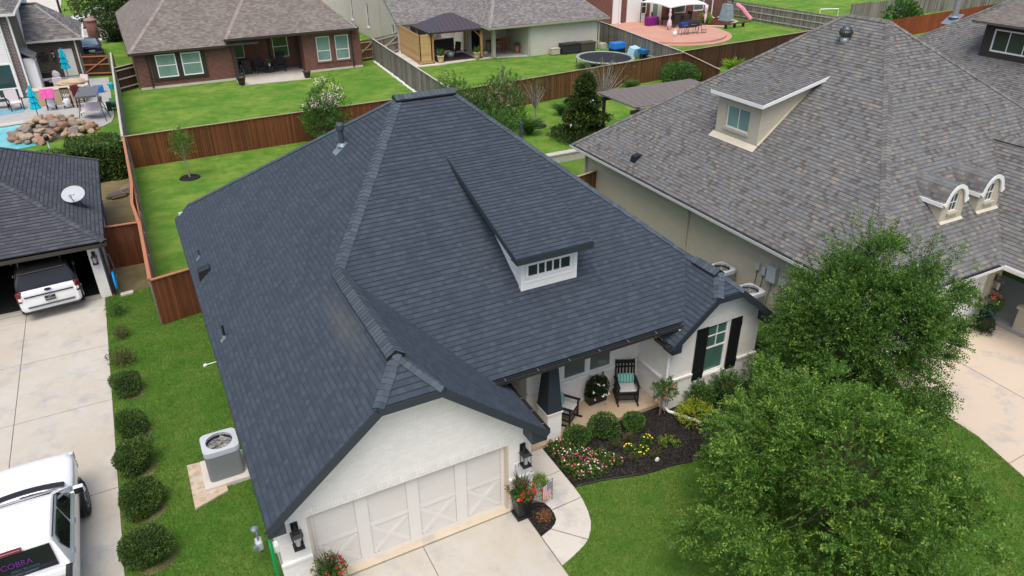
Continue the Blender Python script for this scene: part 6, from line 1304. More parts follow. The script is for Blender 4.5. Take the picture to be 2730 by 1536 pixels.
# ================================================================ ACROSS THE STREET
q = MB(); wall(q, (0, 119, 0), (1, 0, 0), [(-40, 0), (-14.5, 0), (-14.5, 3), (-40, 3)]); tag(q.build('distant_brick_house', M_tanb), 'brown brick house wall at the very top left across the street', 'house')
t = thing('street_lamp', 'black lamp post on the grass across the street', 'street lamp', (-11.0, 90.5, 0)); q = MB(); q.tube([(-11, 90.5, 0), (-11, 90.5, 5)], .12, 8); q.build('pole', M_black, t); q = MB(); q.lathe([(.14, 0), (.14, .2)], (-11, 90.5, 2.6), 8); q.build('band', M_wtrim, t)
t = thing('brick_mailbox', 'round topped brick mailbox pillar by the street', 'mailbox', (-8.0, 78.3, 0)); q = MB(); q.lathe([(.55, 0), (.55, 1.75)], (-8.0, 78.3, 0), 14); q.build('pillar', M_rbrick, t, smooth=True); q = MB(); q.lathe([(.62, 0), (.64, .1), (.35, .28), (.02, .34)], (-8.0, 78.3, 1.75), 14); q.build('cap', plain('mailbox_cap', (.28, .17, .13), .8, .2, 5), t)
for l, x, y, r_, h_, mt_ in (('dark magnolia with brown leaf undersides in front of the white street pickup', -5.2, 82.0, 3.4, 6.4, M_lf_mag), ('bare stemmed young tree across the street', -9.3, 92.0, 1.6, 6.5, M_lf_dull)):
    t = thing('street_tree', l, 'tree', (x, y, 0)); q = MB(); q.tube([(x, y, 0), (x, y, h_*.6)], [.16, .08], 7); q.build('trunk', M_bark, t); blob('crown', (x, y, h_*.58), (r_, r_, h_*.45), 5200 if r_ > 2 else 500, .45, .2, mt_, t, shell=.7, seed=5)
for l, x, y, r_, h_ in (('dark bush at the left corner of the red brick house by the street', -6.1, 75.4, .9, 1.6), ('green bush behind the red house roof beside the cream wall', 13.3, 71, 1.4, 2.2)):
    t = thing('corner_bush', l, 'bush', (x, y, 0)); blob('foliage', (x, y, h_*.5), (r_, r_, h_*.5), 1200, .3, .14, M_lf_dark, t); core('stem', (x, y, h_*.45), (r_*.7, r_*.7, h_*.38), M_core, t)
# ================================================================ POOL DECK THINGS
M_rock = plain('tan_boulder', (.33, .25, .17), .9, .35, 2.5, bump=.7); M_rock2 = plain('grey_boulder', (.21, .175, .15), .9, .4, 2.5, bump=.7); M_rock3 = plain('rust_boulder', (.27, .15, .095), .9, .45, 2.5, bump=.7)
def boulder_mesh(seed, mat):
    r = np.random.default_rng(seed); import bmesh
    bm = bmesh.new(); bmesh.ops.create_icosphere(bm, subdivisions=2, radius=1)
    pl = nrm(r.normal(size=(9, 3))); dd = r.uniform(.55, .9, 9)
    for v in bm.verts:
        p = np.array(v.co)
        for n_, d_ in zip(pl, dd):
            s_ = p@n_-d_
            if s_ > 0: p = p-n_*s_
        v.co = p
    me = bpy.data.meshes.new('boulder'); bm.to_mesh(me); bm.free(); me.materials.append(mat); me.uv_layers.new(name='uv'); return me
bms = [boulder_mesh(i, (M_rock, M_rock2, M_rock, M_rock3)[i % 4]) for i in range(8)]
T = thing('rock_waterfall', 'pile of tan and rust boulders forming the pool waterfall', 'rock pile', (-11, 42.3, 0)); R_ = random.Random(5)
core('mortar_core', (-11.0, 42.0, .0), (1.8, 1.3, .6), M_rock2, T)
for i in range(99):
    a = R_.uniform(0, 6.283); rr = R_.random()**.5; x = -11.0+2.45*rr*math.cos(a); y = 42.1+2.1*rr*math.sin(a); hgt = max(0, 1-rr**2)*1.15
    o = bpy.data.objects.new('boulder', bms[i % 8]); COL.objects.link(o); o.parent = T; s_ = R_.uniform(.2, .36)
    o.location = (x+11, y-42.3, hgt*R_.uniform(.7, 1.0)+.05); o.scale = (s_*R_.uniform(.9, 1.5), s_, s_*R_.uniform(.55, .9)); o.rotation_euler = (R_.uniform(-.4, .4), R_.uniform(-.4, .4), R_.uniform(0, 6))
def closed_umbrella(label, x, y, z, h, lean=0):
    t = thing('closed_umbrella', label, 'parasol', (x, y, z), 0, 'closed turquoise parasols'); q = MB(); q.tube([(x, y, z), (x, y, z+h)], .025, 8); q.build('pole', M_black, t)
    q = MB(); n = 16; prof = [(.03, h+.08), (.12, h-.25), (.24, h-.62), (.13, h-.66), (.26, h-1.0), (.16, h-1.05), (.30, h-1.45), (.22, h-1.5)]; base = len(q.v)
    for r_, zz in prof:
        for k in range(n): a = 2*math.pi*k/n; rr = r_*(1+.22*(-1)**k); q.v.append((x+rr*math.cos(a), y+rr*math.sin(a), z+zz))
    for i in range(len(prof)-1):
        for k in range(n): q.f.append([base+i*n+k, base+i*n+(k+1) % n, base+(i+1)*n+(k+1) % n, base+(i+1)*n+k]); q.uv.append(None); q.mi.append(0)
    q.build('canopy', M_cyan, t)
closed_umbrella('closed turquoise parasol standing beside the boulder waterfall', -11.95, 46.3, .05, 2.2); closed_umbrella('closed turquoise parasol before the white door of the dark wing', -10.1, 56.4, .05, 2.75)
M_tarp = plain('tan_cover_cloth', (.42, .33, .22), .9, .15, 3, bump=.3)
t = thing('bar_counter', 'outdoor bar counter wrapped in a tan cloth cover', 'bar counter', (-10.7, 50, .05)); q = MB(); q.rbox((-10.75, 50.3, .58), 3.5, .8, 1.06, -.08); q.build('covered_base', M_tarp, t, bevel=.05); q = MB(); q.rbox((-10.75, 50.35, 1.14), 3.7, .95, .06, -.08); q.build('counter_top', M_conc3, t, bevel=.02)
q = MB(); import bmesh
def heap(name, label, cat, c, r, mat, seed, parent=None):
    bm = bmesh.new(); bmesh.ops.create_uvsphere(bm, u_segments=22, v_segments=14, radius=1); rr = np.random.default_rng(seed); ph = rr.uniform(0, 6, 6)
    for v in bm.verts:
        p = v.co.copy(); k = 1+.13*math.sin(p.x*6+ph[0])*math.sin(p.y*5+ph[1])+.09*math.sin(p.z*9+ph[2]+p.x*4); v.co = (p.x*r[0]*k, p.y*r[1]*k, p.z*r[2]*k)
    me = bpy.data.meshes.new(name); bm.to_mesh(me); bm.free(); me.materials.append(mat); me.uv_layers.new(name='uv'); me.polygons.foreach_set('use_smooth', [True]*len(me.polygons))
    o = bpy.data.objects.new(name, me); COL.objects.link(o); o.location = c; return tag(o, label, cat) if label else o
heap('folded_cover', 'crumpled tan cover heaped on the bar counter', 'cloth', (-9.7, 51.2, 1.25), (.95, .5, .28), M_tarp, 2)
M_stoolm = plain('black_iron', (.015, .014, .014), .5, .3, 9); stools = ((-11.2, 48.75, 'first bar stool with a pink towel over its back'), (-10.15, 48.75, 'bar stool in the middle of the tan bar holding folded towels'), (-9.35, 48.6, 'bar stool at the right of the tan bar beside the canopy swing'))
for x, y, l in stools: bar_stool(l, x, y, .05, math.pi, M_stoolm, M_fabw, 1.15, 'black iron bar stools at the covered bar')
def towel(name, label, mat, x, y, z, w_, L, rz=0):
    q = MB(); 
    prof = [(-.22, z-L*.62), (-.16, z-.25), (-.10, z+.02), (0, z+.05), (.06, z-.02), (.10, z-L*.3)]
    c_, s__ = math.cos(rz), math.sin(rz); n = 6
    for i in range(len(prof)-1):
        for k in range(n):
            P = []
            for (yy, zz), kk in ((prof[i], k), (prof[i], k+1), (prof[i+1], k+1), (prof[i+1], k)):
                xx = -w_/2+w_*kk/n; wv = .03*math.sin(kk*2.3+i); P.append((x+xx*c_-(yy+wv)*s__, y+xx*s__+(yy+wv)*c_, zz))
            q.poly(P)
    return tag(q.build(name, mat, smooth=True), label, 'towel')
towel('pink_towel', 'bright pink towel hanging over the first bar stool', plain('hot_pink_cloth', (.75, .12, .38), .9, .1, 5), -11.2, 48.3, 1.55, .85, .95); towel('dark_red_towel', 'dark red patterned towel hanging over the right bar stool', plain('maroon_cloth', (.10, .01, .02), .9, .6, 9), -9.5, 48.25, 1.62, .5, 1.15, .25)
M_towelw = plain('white_towel_bundle', (.62, .64, .66), .9, .2, 7)
heap('towel_bundle', 'white and green towel bundle under the first bar stool', 'towel', (-11.15, 48.6, .5), (.28, .25, .38), M_towelw, 4); heap('towel_bundle', 'white blue towel bundle under the middle bar stool', 'towel', (-10.2, 48.6, .45), (.28, .25, .33), M_towelw, 8)
patio_chair('white cushioned swivel chair by the glass doors on the blue rug', -13.45, 49.9, .05, .3, M_stoolm, M_fabw, 'white cushioned deck chairs', 1.25, 'cushioned_chair'); patio_chair('white backed chair behind the tan bar counter', -10.75, 54.2, .05, math.pi, M_stoolm, M_fabw, 'white cushioned deck chairs', 1.1, 'cushioned_chair'); patio_chair('white cushioned chair at the right behind the tan bar', -9.2, 53.2, .05, -.8, M_stoolm, M_fabw, 'white cushioned deck chairs', 1.2, 'cushioned_chair')
t = thing('glass_deck_table', 'low black table at the far left by the glass doors', 'table', (-14.2, 51, .05)); q = MB(); q.box(-14.9, -13.9, 50.5, 51.3, .55, .6); q.build('tabletop', M_stoolm, t)
for x in (-14.8, -14.0):
    for y in (50.6, 51.2): q = MB(); q.box(x-.03, x+.03, y-.03, y+.03, .05, .55); q.build('leg', M_stoolm, t)
t = thing('fire_table', 'long grey fire table between the parasol and dark wing', 'table', (-10.3, 55.3, .05)); q = MB(); q.box(-11.4, -9.2, 54.9, 56.1, .65, .75); q.build('tabletop', M_steel, t, bevel=.02); q = MB(); q.box(-11.2, -9.4, 55.0, 56.0, .05, .65); q.build('table_base', M_black, t)
t = thing('deck_sofa', 'dark outdoor sofa with pink seat cushion beside the bay window', 'sofa', (-11.6, 57, .05)); q = MB(); q.box(-12.4, -10.9, 56.5, 57.4, .05, .45); q.build('base', M_black, t); q = MB(); q.box(-12.35, -10.95, 56.5, 57.1, .45, .6); q.build('seat_cushion', M_fabw, t, bevel=.05); q = MB(); q.box(-12.4, -10.9, 57.2, 57.5, .45, 1.05); q.build('backrest', M_black, t, bevel=.06)
heap('striped_cushion', 'round pale cushion on the end of the dark sofa', 'cushion', (-10.9, 56.2, .85), (.3, .25, .42), M_fabw, 12)
t = thing('canopy_swing', 'black canopy swing with grey fabric roof near the deck edge', 'swing seat', (-8.7, 44.8, .05)); q = MB()
q.poly([(-9.4, 44.1, 1.72), (-8.1, 43.6, 1.82), (-7.8, 44.6, 2.12), (-9.0, 45.3, 2.12)]); q.poly([(-9.0, 45.3, 2.12), (-7.8, 44.6, 2.12), (-7.6, 45.6, 1.9), (-8.8, 46.2, 1.85)]); q.poly([(-9.4, 44.1, 1.72), (-9.4, 44.1, 1.6), (-8.1, 43.6, 1.7), (-8.1, 43.6, 1.82)]); q.build('canopy', plain('grey_canopy_cloth', (.10, .11, .12), .8, .2, 6), t)
for a, b in (((-9.1, 44.7), (-9.5, 43.9)), ((-9.1, 44.9), (-9.4, 45.8)), ((-8.1, 44.4), (-7.9, 43.5)), ((-8.1, 44.6), (-7.7, 45.3))): q = MB(); q.tube([(a[0], a[1], 2.0), (b[0], b[1], .05)], .025, 6); q.build('leg', M_stoolm, t)
q = MB(); q.rbox((-8.6, 44.6, .55), 1.1, .5, .1, -.35); q.rbox((-8.5, 44.9, .85), 1.1, .1, .5, -.35); q.build('seat', M_fabw, t, bevel=.03)
t = thing('sling_lounger', 'white sling lounger beside the canopy swing frame', 'lounger', (-8.0, 45, .05)); q = MB(); q.rbox((-9.0, 45.3, .45), .6, .8, .08, -.3); q.rbox((-8.1, 45.6, .85), .12, .6, .8, -.3, ry=.3); q.build('sling', M_fabw, t, bevel=.02); q = MB(); q.tube([(-8.2, 45.3, .9), (-7.75, 44.9, .45), (-7.6, 44.4, .05)], .025, 5); q.build('frame', M_stoolm, t)
t = thing('green_hose_reel', 'green garden hose cart by the curved deck edge', 'hose reel', (-7.35, 46.6, 0)); q = MB(); q.tube([(-7.5, 46.7, .5), (-7.15, 46.7, .5)], .33, 16); q.build('hose', plain('dark_green_hose', (.02, .12, .04), .5, .3, 20), t); q = MB(); q.box(-7.75, -7.45, 46.2, 46.6, .05, .65); q.build('crate', plain('dark_green_crate', (.01, .03, .02), .6, .2, 6), t)
t = thing('watering_can', 'turquoise watering can beside the weathered side fence', 'watering can', (-7.25, 53.5, 0)); q = MB(); q.lathe([(.18, 0), (.2, .4), (.1, .5)], (-7.25, 53.5, 0), 12); q.build('can', M_cyan, t); q = MB(); q.tube([(-7.3, 53.4, .15), (-7.5, 53.1, .5)], .03, 6); q.build('spout', M_cyan, t)
t = thing('blue_cooler', 'blue cooler box behind the canopy swing', 'cooler', (-8.1, 52.6, .05)); q = MB(); q.box(-8.5, -7.8, 52.3, 52.8, .05, .55); q.build('body', M_bluep, t, bevel=.03)
q = MB(); q.prism([(-15.5, 48.4), (-13.0, 48.9), (-12.8, 50.3), (-15.5, 50.3)], .052, .06); tag(q.build('blue_rug', plain('blue_rug', (.14, .30, .38), .95, .4, 3)), 'faded blue rug under the white swivel chair', 'rug')
t = thing('garden_lamp', 'black topped garden lamp post behind the hedge', 'garden lamp', (-10.7, 34.2, 0)); q = MB(); q.tube([(-10.7, 34.2, 0), (-10.7, 34.2, 1.75)], .04, 8); q.build('post', M_wtrim, t); q = MB(); q.lathe([(.1, 0), (.13, .03), (.13, .22), (.05, .3)], (-10.7, 34.2, 1.75), 12); q.build('lamp_head', M_black, t)
# ================================================================ VEHICLES
def loft(mb, st, mi=0, close=True):
    """st: list of (y, [(x,z)...] half profile from bottom centre to top centre)"""
    rings = []
    for y, hp_ in st:
        R = [(x, y, z) for x, z in hp_]+[(-x, y, z) for x, z in hp_[::-1] if x > 1e-4]; rings.append(R)
    n = len(rings[0]); vs = [p for R in rings for p in R]; fs = []
    for i in range(len(rings)-1):
        for k in range(n): k2 = (k+1) % n; fs.append((i*n+k, (i+1)*n+k, (i+1)*n+k2, i*n+k2))
    if close: fs += [tuple(range(n)), tuple(range((len(rings)-1)*n, len(rings)*n))[::-1]]
    mb.faces(vs, fs, mi)
def wheel(t, x, y, r, wd, mat=None, off=True):
    s_ = 1 if x > 0 else -1; q = MB(); q.tube([(x-s_*wd/2, y, r), (x-s_*wd*.4, y, r), (x+s_*wd*.4, y, r), (x+s_*wd/2, y, r)], [r*.93, r, r, r*.90], 26)
    if off:
        for k in range(30): a = k*2*math.pi/30; q.beam((x-s_*wd*.38, y+r*math.cos(a), r+r*math.sin(a)), (x+s_*wd*.40, y+r*math.cos(a+.06), r+r*math.sin(a+.06)), .05*r*2, .022, (0, math.cos(a), math.sin(a)))
    w_ = q.build('wheel', M_tire, t, False); q = MB(); q.tube([(x+s_*wd*.30, y, r), (x+s_*wd*.505, y, r)], [r*.62, r*.60], 20)
    rm = q.build('rim', mat or M_chrome, w_, False)
    q = MB()
    for k in range(6): a = k*math.pi/3; q.beam((x+s_*wd*.515, y+r*.15*math.cos(a), r+r*.15*math.sin(a)), (x+s_*wd*.515, y+r*.55*math.cos(a), r+r*.55*math.sin(a)), .09*r*2, .02, (1, 0, 0))
    q.build('spoke', M_black if mat is None else M_chrome, w_, False)
def qd(t, name, pts, mat, th=.006): 
    q = MB(); P = [Vector(p) for p in pts]; n = Vector((0, 0, 0))
    for i in range(len(P)): n += P[i].cross(P[(i+1) % len(P)])
    n.normalize(); N = len(P); q.faces([p+n*th for p in P]+[p-n*th for p in P], [tuple(range(N)), tuple(range(N, 2*N))[::-1]]+[(i, (i+1) % N+0, (i+1) % N+N, i+N)[::-1] for i in range(N)]); return q.build(name, mat, t, False)
def pickup(name, label, x, y, rz, z0=0, lift=.12, paint=None, front_only=False):
    p = paint or M_carw; t = thing(name, label, 'pickup truck', (x, y, z0), rz); L = lift
    def sec(w, zb, zs, zt, cr=.03): return [(0, zb), (w*.85, zb), (w*.98, zb+.10), (w, zb+.3), (w*.985, zs-.08), (w*.93, zs), (w*.80, zt), (w*.4, zt+cr*.8), (0, zt+cr)]
    q = MB(); H0 = 1.16+L
    loft(q, [(2.62, sec(.66, .55+L, .80+L, .82+L)), (2.58, sec(.80, .52+L, .94+L, .97+L)), (2.50, sec(.89, .50+L, 1.02+L, 1.06+L)), (2.36, sec(.95, .48+L, 1.07+L, 1.13+L)), (2.1, sec(.985, .48+L, 1.10+L, H0, .045)), (1.5, sec(.995, .48+L, 1.13+L, H0+.05, .05)), (.98, sec(1.0, .48+L, 1.16+L, H0+.08, .05)), (.90, sec(1.0, .48+L, 1.18+L, 1.2+L, 0)), (-1.60, sec(1.0, .48+L, 1.18+L, 1.2+L, 0))])
    b = q.build('body', p, t, False, bevel=.018)
    # bed: side walls, floor, tailgate
    q = MB()
    for s_ in (-1, 1): q.box(s_*1.0-(.12 if s_ > 0 else 0), s_*1.0+(.12 if s_ < 0 else 0), -3.15, -1.62, .5+L, 1.22+L)
    q.box(-.88, .88, -3.12, -1.62, .62+L, .70+L); q.box(-.88, .88, -1.72, -1.62, .7+L, 1.2+L); q.box(-.88, .88, -3.15, -3.08, .6+L, 1.2+L); q.build('bed', p, t, False, bevel=.02)
    for s_ in (-1, 1): q = MB(); q.box(s_*.94-.065, s_*.94+.065, -3.12, -1.66, 1.222+L, 1.245+L); q.build('bed_rail', M_black, t, False, bevel=.01)
    q = MB(); zb, zr_ = 1.19+L, 1.80+L
    f0, f1, r1, r0 = .95, .12, -1.40, -1.58; wb, wt_ = .93, .74
    prof = [(f0, wb, zb), (f1+.05, wt_, zr_-.03), (f1-.15, wt_, zr_), (-.6, wt_+.01, zr_+.035), (r1+.1, wt_, zr_), (r1, wt_, zr_-.03), (r0, wb, zb)]
    # cab as loft over y with varying width/height
    st = []
    for yy, w_, zz in ((f0, .90, zb+.01), (f0-.40, .86, zb+.34), (f1, .78, zr_-.03), (f1-.2, .765, zr_+.01), (-.6, .76, zr_+.02), (r1+.12, .765, zr_+.005), (r1, .77, zr_-.03), (r0, .90, zb+.01)):
        st.append((yy, [(0, zb-.05), (.955, zb-.05), (.955, zb), ((.955*(zr_-zz)+w_*(zz-zb))/(zr_-zb) if zz < zr_ else w_, max(zz-.05, zb+.005)), (w_*.93 if zz > zb+.1 else w_, zz), (w_*.5, zz+.015), (0, zz+.02)]))
    loft(q, st); cab = q.build('cab', p, t, False, bevel=.012)
    e = .012
    qd(t, 'windscreen', [(-.80, f0-.06, zb+.06), (.80, f0-.06, zb+.06), (.66, f1+.04, zr_-.03), (-.66, f1+.04, zr_-.03)], M_cgl, .012)
    qd(t, 'rear_window', [(.76, r0+.005-.02, zb+.07), (-.76, r0+.005-.02, zb+.07), (-.70, r1-.035, zr_-.05), (.70, r1-.035, zr_-.05)], M_cgl, .012)
    for s_ in (-1, 1):
        X = lambda z: s_*(.955+( .775-.955)*(z-zb)/(zr_-zb)+.006)
        A = [(X(zb+.06), .62, zb+.06), (X(zb+.06), -.30, zb+.06), (X(zr_-.1), -.26, zr_-.1), (X(zr_-.1), .16, zr_-.1)]; B_ = [(X(zb+.06), -.40, zb+.06), (X(zb+.06), -1.22, zb+.06), (X(zr_-.22), -1.30, zr_-.22), (X(zr_-.1), -1.15, zr_-.1), (X(zr_-.1), -.36, zr_-.1)]
        for nm, P in (('side_window', A), ('side_window', B_)): qd(t, nm, P if s_ > 0 else P[::-1], M_cgl, .014)
        q = MB(); q.rbox((s_*1.14, .62, zb+.10), .24, .12, .20, taper=.9); q.beam((s_*.92, .62, zb+.05), (s_*1.08, .62, zb+.07), .06, .05); mr = q.build('mirror', p, t, False, bevel=.03); q = MB(); q.rbox((s_*1.14, .555, zb+.10), .19, .012, .15); q.build('mirror_glass', M_cgl, mr, False)
        for yy in (-.18, -1.12): q = MB(); q.rbox((s_*1.008, yy, zb-.12), .03, .16, .05); q.build('door_handle', M_chrome, t, False, bevel=.01)
        q = MB(); q.tube([(s_*.93, .74, zb+.03), (s_*.86, .42, zr_-.26), (s_*.775, .02, zr_-.0), (s_*.77, r1+.08, zr_-.0)], .014, 5); q.build('roof_seal', M_black, t, False)
        for yy in (1.55, -2.45): wheel(t, s_*.89, yy, .455, .33)
        for yy in (1.55, -2.45): q = MB(); q.tube([(s_*.955, yy, .5), (s_*1.004, yy, .5)], .50, 24); q.build('wheel_arch', M_black, t, False)
        q = MB(); q.rbox((s_*.80, 2.56, .88+L), .28, .12, .24, s_*-.2); q.build('headlight', plain('lamp_lens', (.5, .52, .55), .1, .05, 3, coat=1), t, False, bevel=.02)
    q = MB(); cy = lambda x: 1.0+.13*(1-(x/.84)**2); cx = [(-.84+.14*i) for i in range(13)]
    for a_, b_ in zip(cx[:-1], cx[1:]): q.poly([(a_, cy(a_)-.15, zb+.125), (b_, cy(b_)-.15, zb+.125), (b_, cy(b_), zb+.15), (a_, cy(a_), zb+.15)]); q.poly([(a_, cy(a_), zb+.15), (b_, cy(b_), zb+.15), (b_, cy(b_)+.01, zb+.05), (a_, cy(a_)+.01, zb+.05)])
    q.build('cowl', M_black, t, False)
    q = MB()
    for s_ in (-1, 1): q.beam((s_*.1, .96, zb+.07), (s_*.1+.55, .86, zb+.10), .02, .02)
    q.build('wiper', M_black, t, False)
    q = MB(); q.rbox((0, r1-.02, zr_+.0), .44, .10, .07); q.build('brake_light', M_redl, t, False, bevel=.02)
    q = MB(); q.box(-.92, .92, 2.55, 2.70, .42+L, .66+L); q.build('front_bumper', M_chrome, t, False, bevel=.04); q = MB(); q.box(-.6, .6, 2.60, 2.64, .70+L, .95+L); q.build('grille', M_black, t, False)
    q = MB(); q.box(-.9, .9, -3.28, -3.15, .45+L, .65+L); q.build('rear_bumper', M_chrome, t, False, bevel=.03)
    return t
TR = pickup('white_pickup', 'white pickup truck with window lettering parked on the left driveway', -10.44, 3.42, 0, lift=.20)
L = .20; zb = 1.19+L; zr_ = 1.80+L
M_purpt = plain('purple_lettering', (.10, .015, .15), .5, .05, 5); M_tealt = plain('teal_lettering', (.02, .12, .15), .5, .05, 5); M_gryt = plain('grey_lettering', (.14, .14, .16), .5, .05, 5)
# lettering on the rear glass (read from behind)
O = V3(-10.44, 3.42, 0); up_ = V3(0, .15, .50).normalized(); gy = lambda z: 3.42-1.60-.036+(.18)*(z-zb)/(zr_-zb)
for body, size, dx, z, mt_ in (('COBRA', .17, -.22, zb+.30, M_purpt), ('READY TO STRIKE', .062, -.06, zb+.20, M_tealt), ('WRAPS & SPORT EQUIPMENT', .048, -.22, zb+.12, M_gryt)):
    text_mesh('window_lettering', body, size, mt_, (-10.44+dx, gy(z)-.005, z), (1, 0, 0), up_, TR, .002)
q = MB(); q.lathe([(.13, 0), (.13, .004)], (0, 0, 0), 6)
# cargo in the bed
t = thing('advert_board', 'white advertising board lying in the bed of the white pickup', 'sign board', (-10.72, 1.5, 1.0)); q = MB(); q.rbox((-10.57, 1.33, 1.16), 1.15, .75, .02, .04, -.25); q.build('board', plain('grey_white_board', (.45, .48, .55), .5, .1, 4), t)
bn = Vector((0, .24, .97)).normalized(); text_mesh('board_lettering', '817-707-0962', .13, plain('dark_purple_print', (.07, .05, .14), .5, .05, 5), (-10.07, 1.52, 1.245), (-1, -.04, .0), (.0, -.97, .24), t, .002); q = MB(); q.tube([(-10.20+.13*math.cos(a), 1.30+.05*math.sin(a), 1.19) for a in np.linspace(0, 6.28, 15)], .012, 5, cap=False); q.build('swirl_logo', plain('red_print', (.28, .05, .07), .5, .05, 5), t)
t = thing('steel_pipe_rack', 'bundle of grey steel pipes standing in the pickup bed', 'pipe bundle', (-9.77, 1.55, .95))
for k in range(3): q = MB(); q.tube([(-9.87+k*.11, 1.66, 1.0), (-9.85+k*.11, 1.2, 1.22)], .035, 8); q.build('pipe', M_steel, t)
q = MB(); q.rbox((-9.77, 1.62, 1.22), .32, .12, .06); q.build('clamp', M_steel, t)
# --- SUV in the garage
def suv():
    rz = math.radians(6); t = thing('white_suv', 'white sport utility vehicle with black roof backed half out of the open garage', 'car', (-10.62, 18.75, .03), rz)
    def sec(w, zb, zs, cr=.0): return [(0, zb), (w*.9, zb), (w*.99, zb+.14), (w, zb+.35), (w*.985, zs-.15), (w*.955, zs), (w*.5, zs+.01), (0, zs+.01)]
    q = MB(); loft(q, [(-2.56, sec(.90, .42, .86)), (-2.50, sec(.97, .38, 1.12)), (-2.38, sec(1.0, .36, 1.22)), (-1.2, sec(1.01, .34, 1.22)), (1.2, sec(1.01, .34, 1.2)), (2.4, sec(.97, .4, 1.1)), (2.7, sec(.85, .45, .95))]); q.build('body', M_carw, t, False, bevel=.02)
    q = MB(); zb, zt = 1.2, 1.90; st = []
    for yy, zz, w_ in ((-2.40, zb+.02, .93), (-2.30, zb+.35, .86), (-2.12, zt-.05, .76), (-2.0, zt, .75), (-.5, zt+.04, .76), (.6, zt, .74), (1.3, zb+.3, .82), (1.6, zb+.01, .9)):
        st.append((yy, [(0, zb-.05), (.965, zb-.05), (.965, zb), ((.965*(zt-zz)+w_*(zz-zb))/(zt-zb) if zz < zt else w_, max(zz-.06, zb+.004)), (w_*.93, zz), (w_*.5, zz+.015), (0, zz+.02)]))
    loft(q, st); q.build('roof', M_black, t, False, bevel=.012)
    q = MB()
    for s_ in (-1, 1): q.tube([(s_*.935, -2.36, 1.22), (s_*.80, -2.14, 1.80), (s_*.775, -1.95, 1.86)], .03, 6)
    q.build('rear_pillar', M_black, t, False)
    qd(t, 'rear_window', [(.86, -2.44, 1.27), (-.86, -2.44, 1.27), (-.74, -2.19, 1.80), (.74, -2.19, 1.80)][::-1], M_cgl, .012)
    q = MB(); q.rbox((0, -2.25, 1.87), 1.45, .34, .05, 0, .12); q.build('spoiler', M_black, t, False, bevel=.02)
    q = MB(); 
    for k in np.linspace(-.4, .4, 5): q.box(k-.01, k+.01, -1.9, .4, 1.935, 1.95)
    q.build('roof_rib', M_black, t, False)
    for s_ in (-1, 1):
        q = MB(); q.tube([(s_*.66, -1.9, 1.93), (s_*.66, -1.7, 2.0), (s_*.66, .4, 2.0), (s_*.66, .6, 1.93)], .022, 6); q.build('roof_rail', M_chrome, t, False)
        q = MB(); q.rbox((s_*.915, -2.475, 1.02), .16, .16, .40, s_*.45); q.build('tail_light', M_redl, t, False, bevel=.03); q = MB(); q.rbox((s_*.90, -2.545, .96), .12, .05, .12, s_*.4); q.build('reverse_light', M_wtrim, t, False, bevel=.01)
        q = MB(); q.rbox((s_*1.14, 1.15, 1.3), .24, .12, .19); mr = q.build('mirror', M_carw, t, False, bevel=.04)
        qd(t, 'side_window', [(s_*.957, -1.9, 1.27), (s_*.957, .9, 1.27), (s_*.80, .6, 1.78), (s_*.80, -1.8, 1.78)][::s_], M_cgl, .014)
        for yy in (-1.62, 1.6): wheel(t, s_*.90, yy, .40, .27, M_chrome, False)
        for yy in (-.55, .65): q = MB(); q.rbox((s_*1.012, yy, 1.08), .03, .2, .05); q.build('door_handle', M_carw, t, False, bevel=.01)
    q = MB(); q.box(-.78, .78, -2.575, -2.545, .98, 1.02); q.build('tailgate_strip', M_black, t, False)
    q = MB(); q.rbox((0, -2.56, .60), 1.5, .12, .05, taper=1); q.build('bumper_pad', plain('grey_black_trim', (.05, .055, .065), .5, .1, 5), t, False, bevel=.02); q = MB(); q.rbox((0, -2.52, .40), 1.8, .14, .10); q.build('lower_bumper', M_black, t, False, bevel=.03)
    q = MB(); q.lathe([(.12, -.012), (.12, .012)], (0, 0, 0), 20, sy=.42); M_ = Matrix.Rotation(math.pi/2, 4, 'X'); q.v = [tuple((M_@Vector(v))+Vector((0, -2.545, 1.16))) for v in q.v]; q.build('oval_badge', plain('navy_badge', (.01, .02, .07), .2, .1, 5), t, False)
    q = MB(); q.box(-.17, .17, -2.605, -2.585, .74, .92); pl = q.build('licence_plate', M_black, t, False)
    me = text_mesh('plate_number', 'MX5-W1LT', .072, M_wtrim, (-.155, -2.609, .79), (1, 0, 0), (0, 0, 1), None, .001); me.parent = pl
    me = text_mesh('plate_state', 'TEXAS', .035, M_wtrim, (-.05, -2.609, .875), (1, 0, 0), (0, 0, 1), None, .001); me.parent = pl
    q = MB(); q.beam((-.35, -2.46, 1.31), (.25, -2.43, 1.36), .015, .015); q.build('wiper', M_black, t, False)
suv()
pickup('street_pickup', 'silver white pickup parked across the street beyond the magnolia', -7.4, 86.4, math.radians(92), paint=plain('silver_white_paint', (.55, .57, .60), .3, .04, 2, coat=.6), lift=.1)
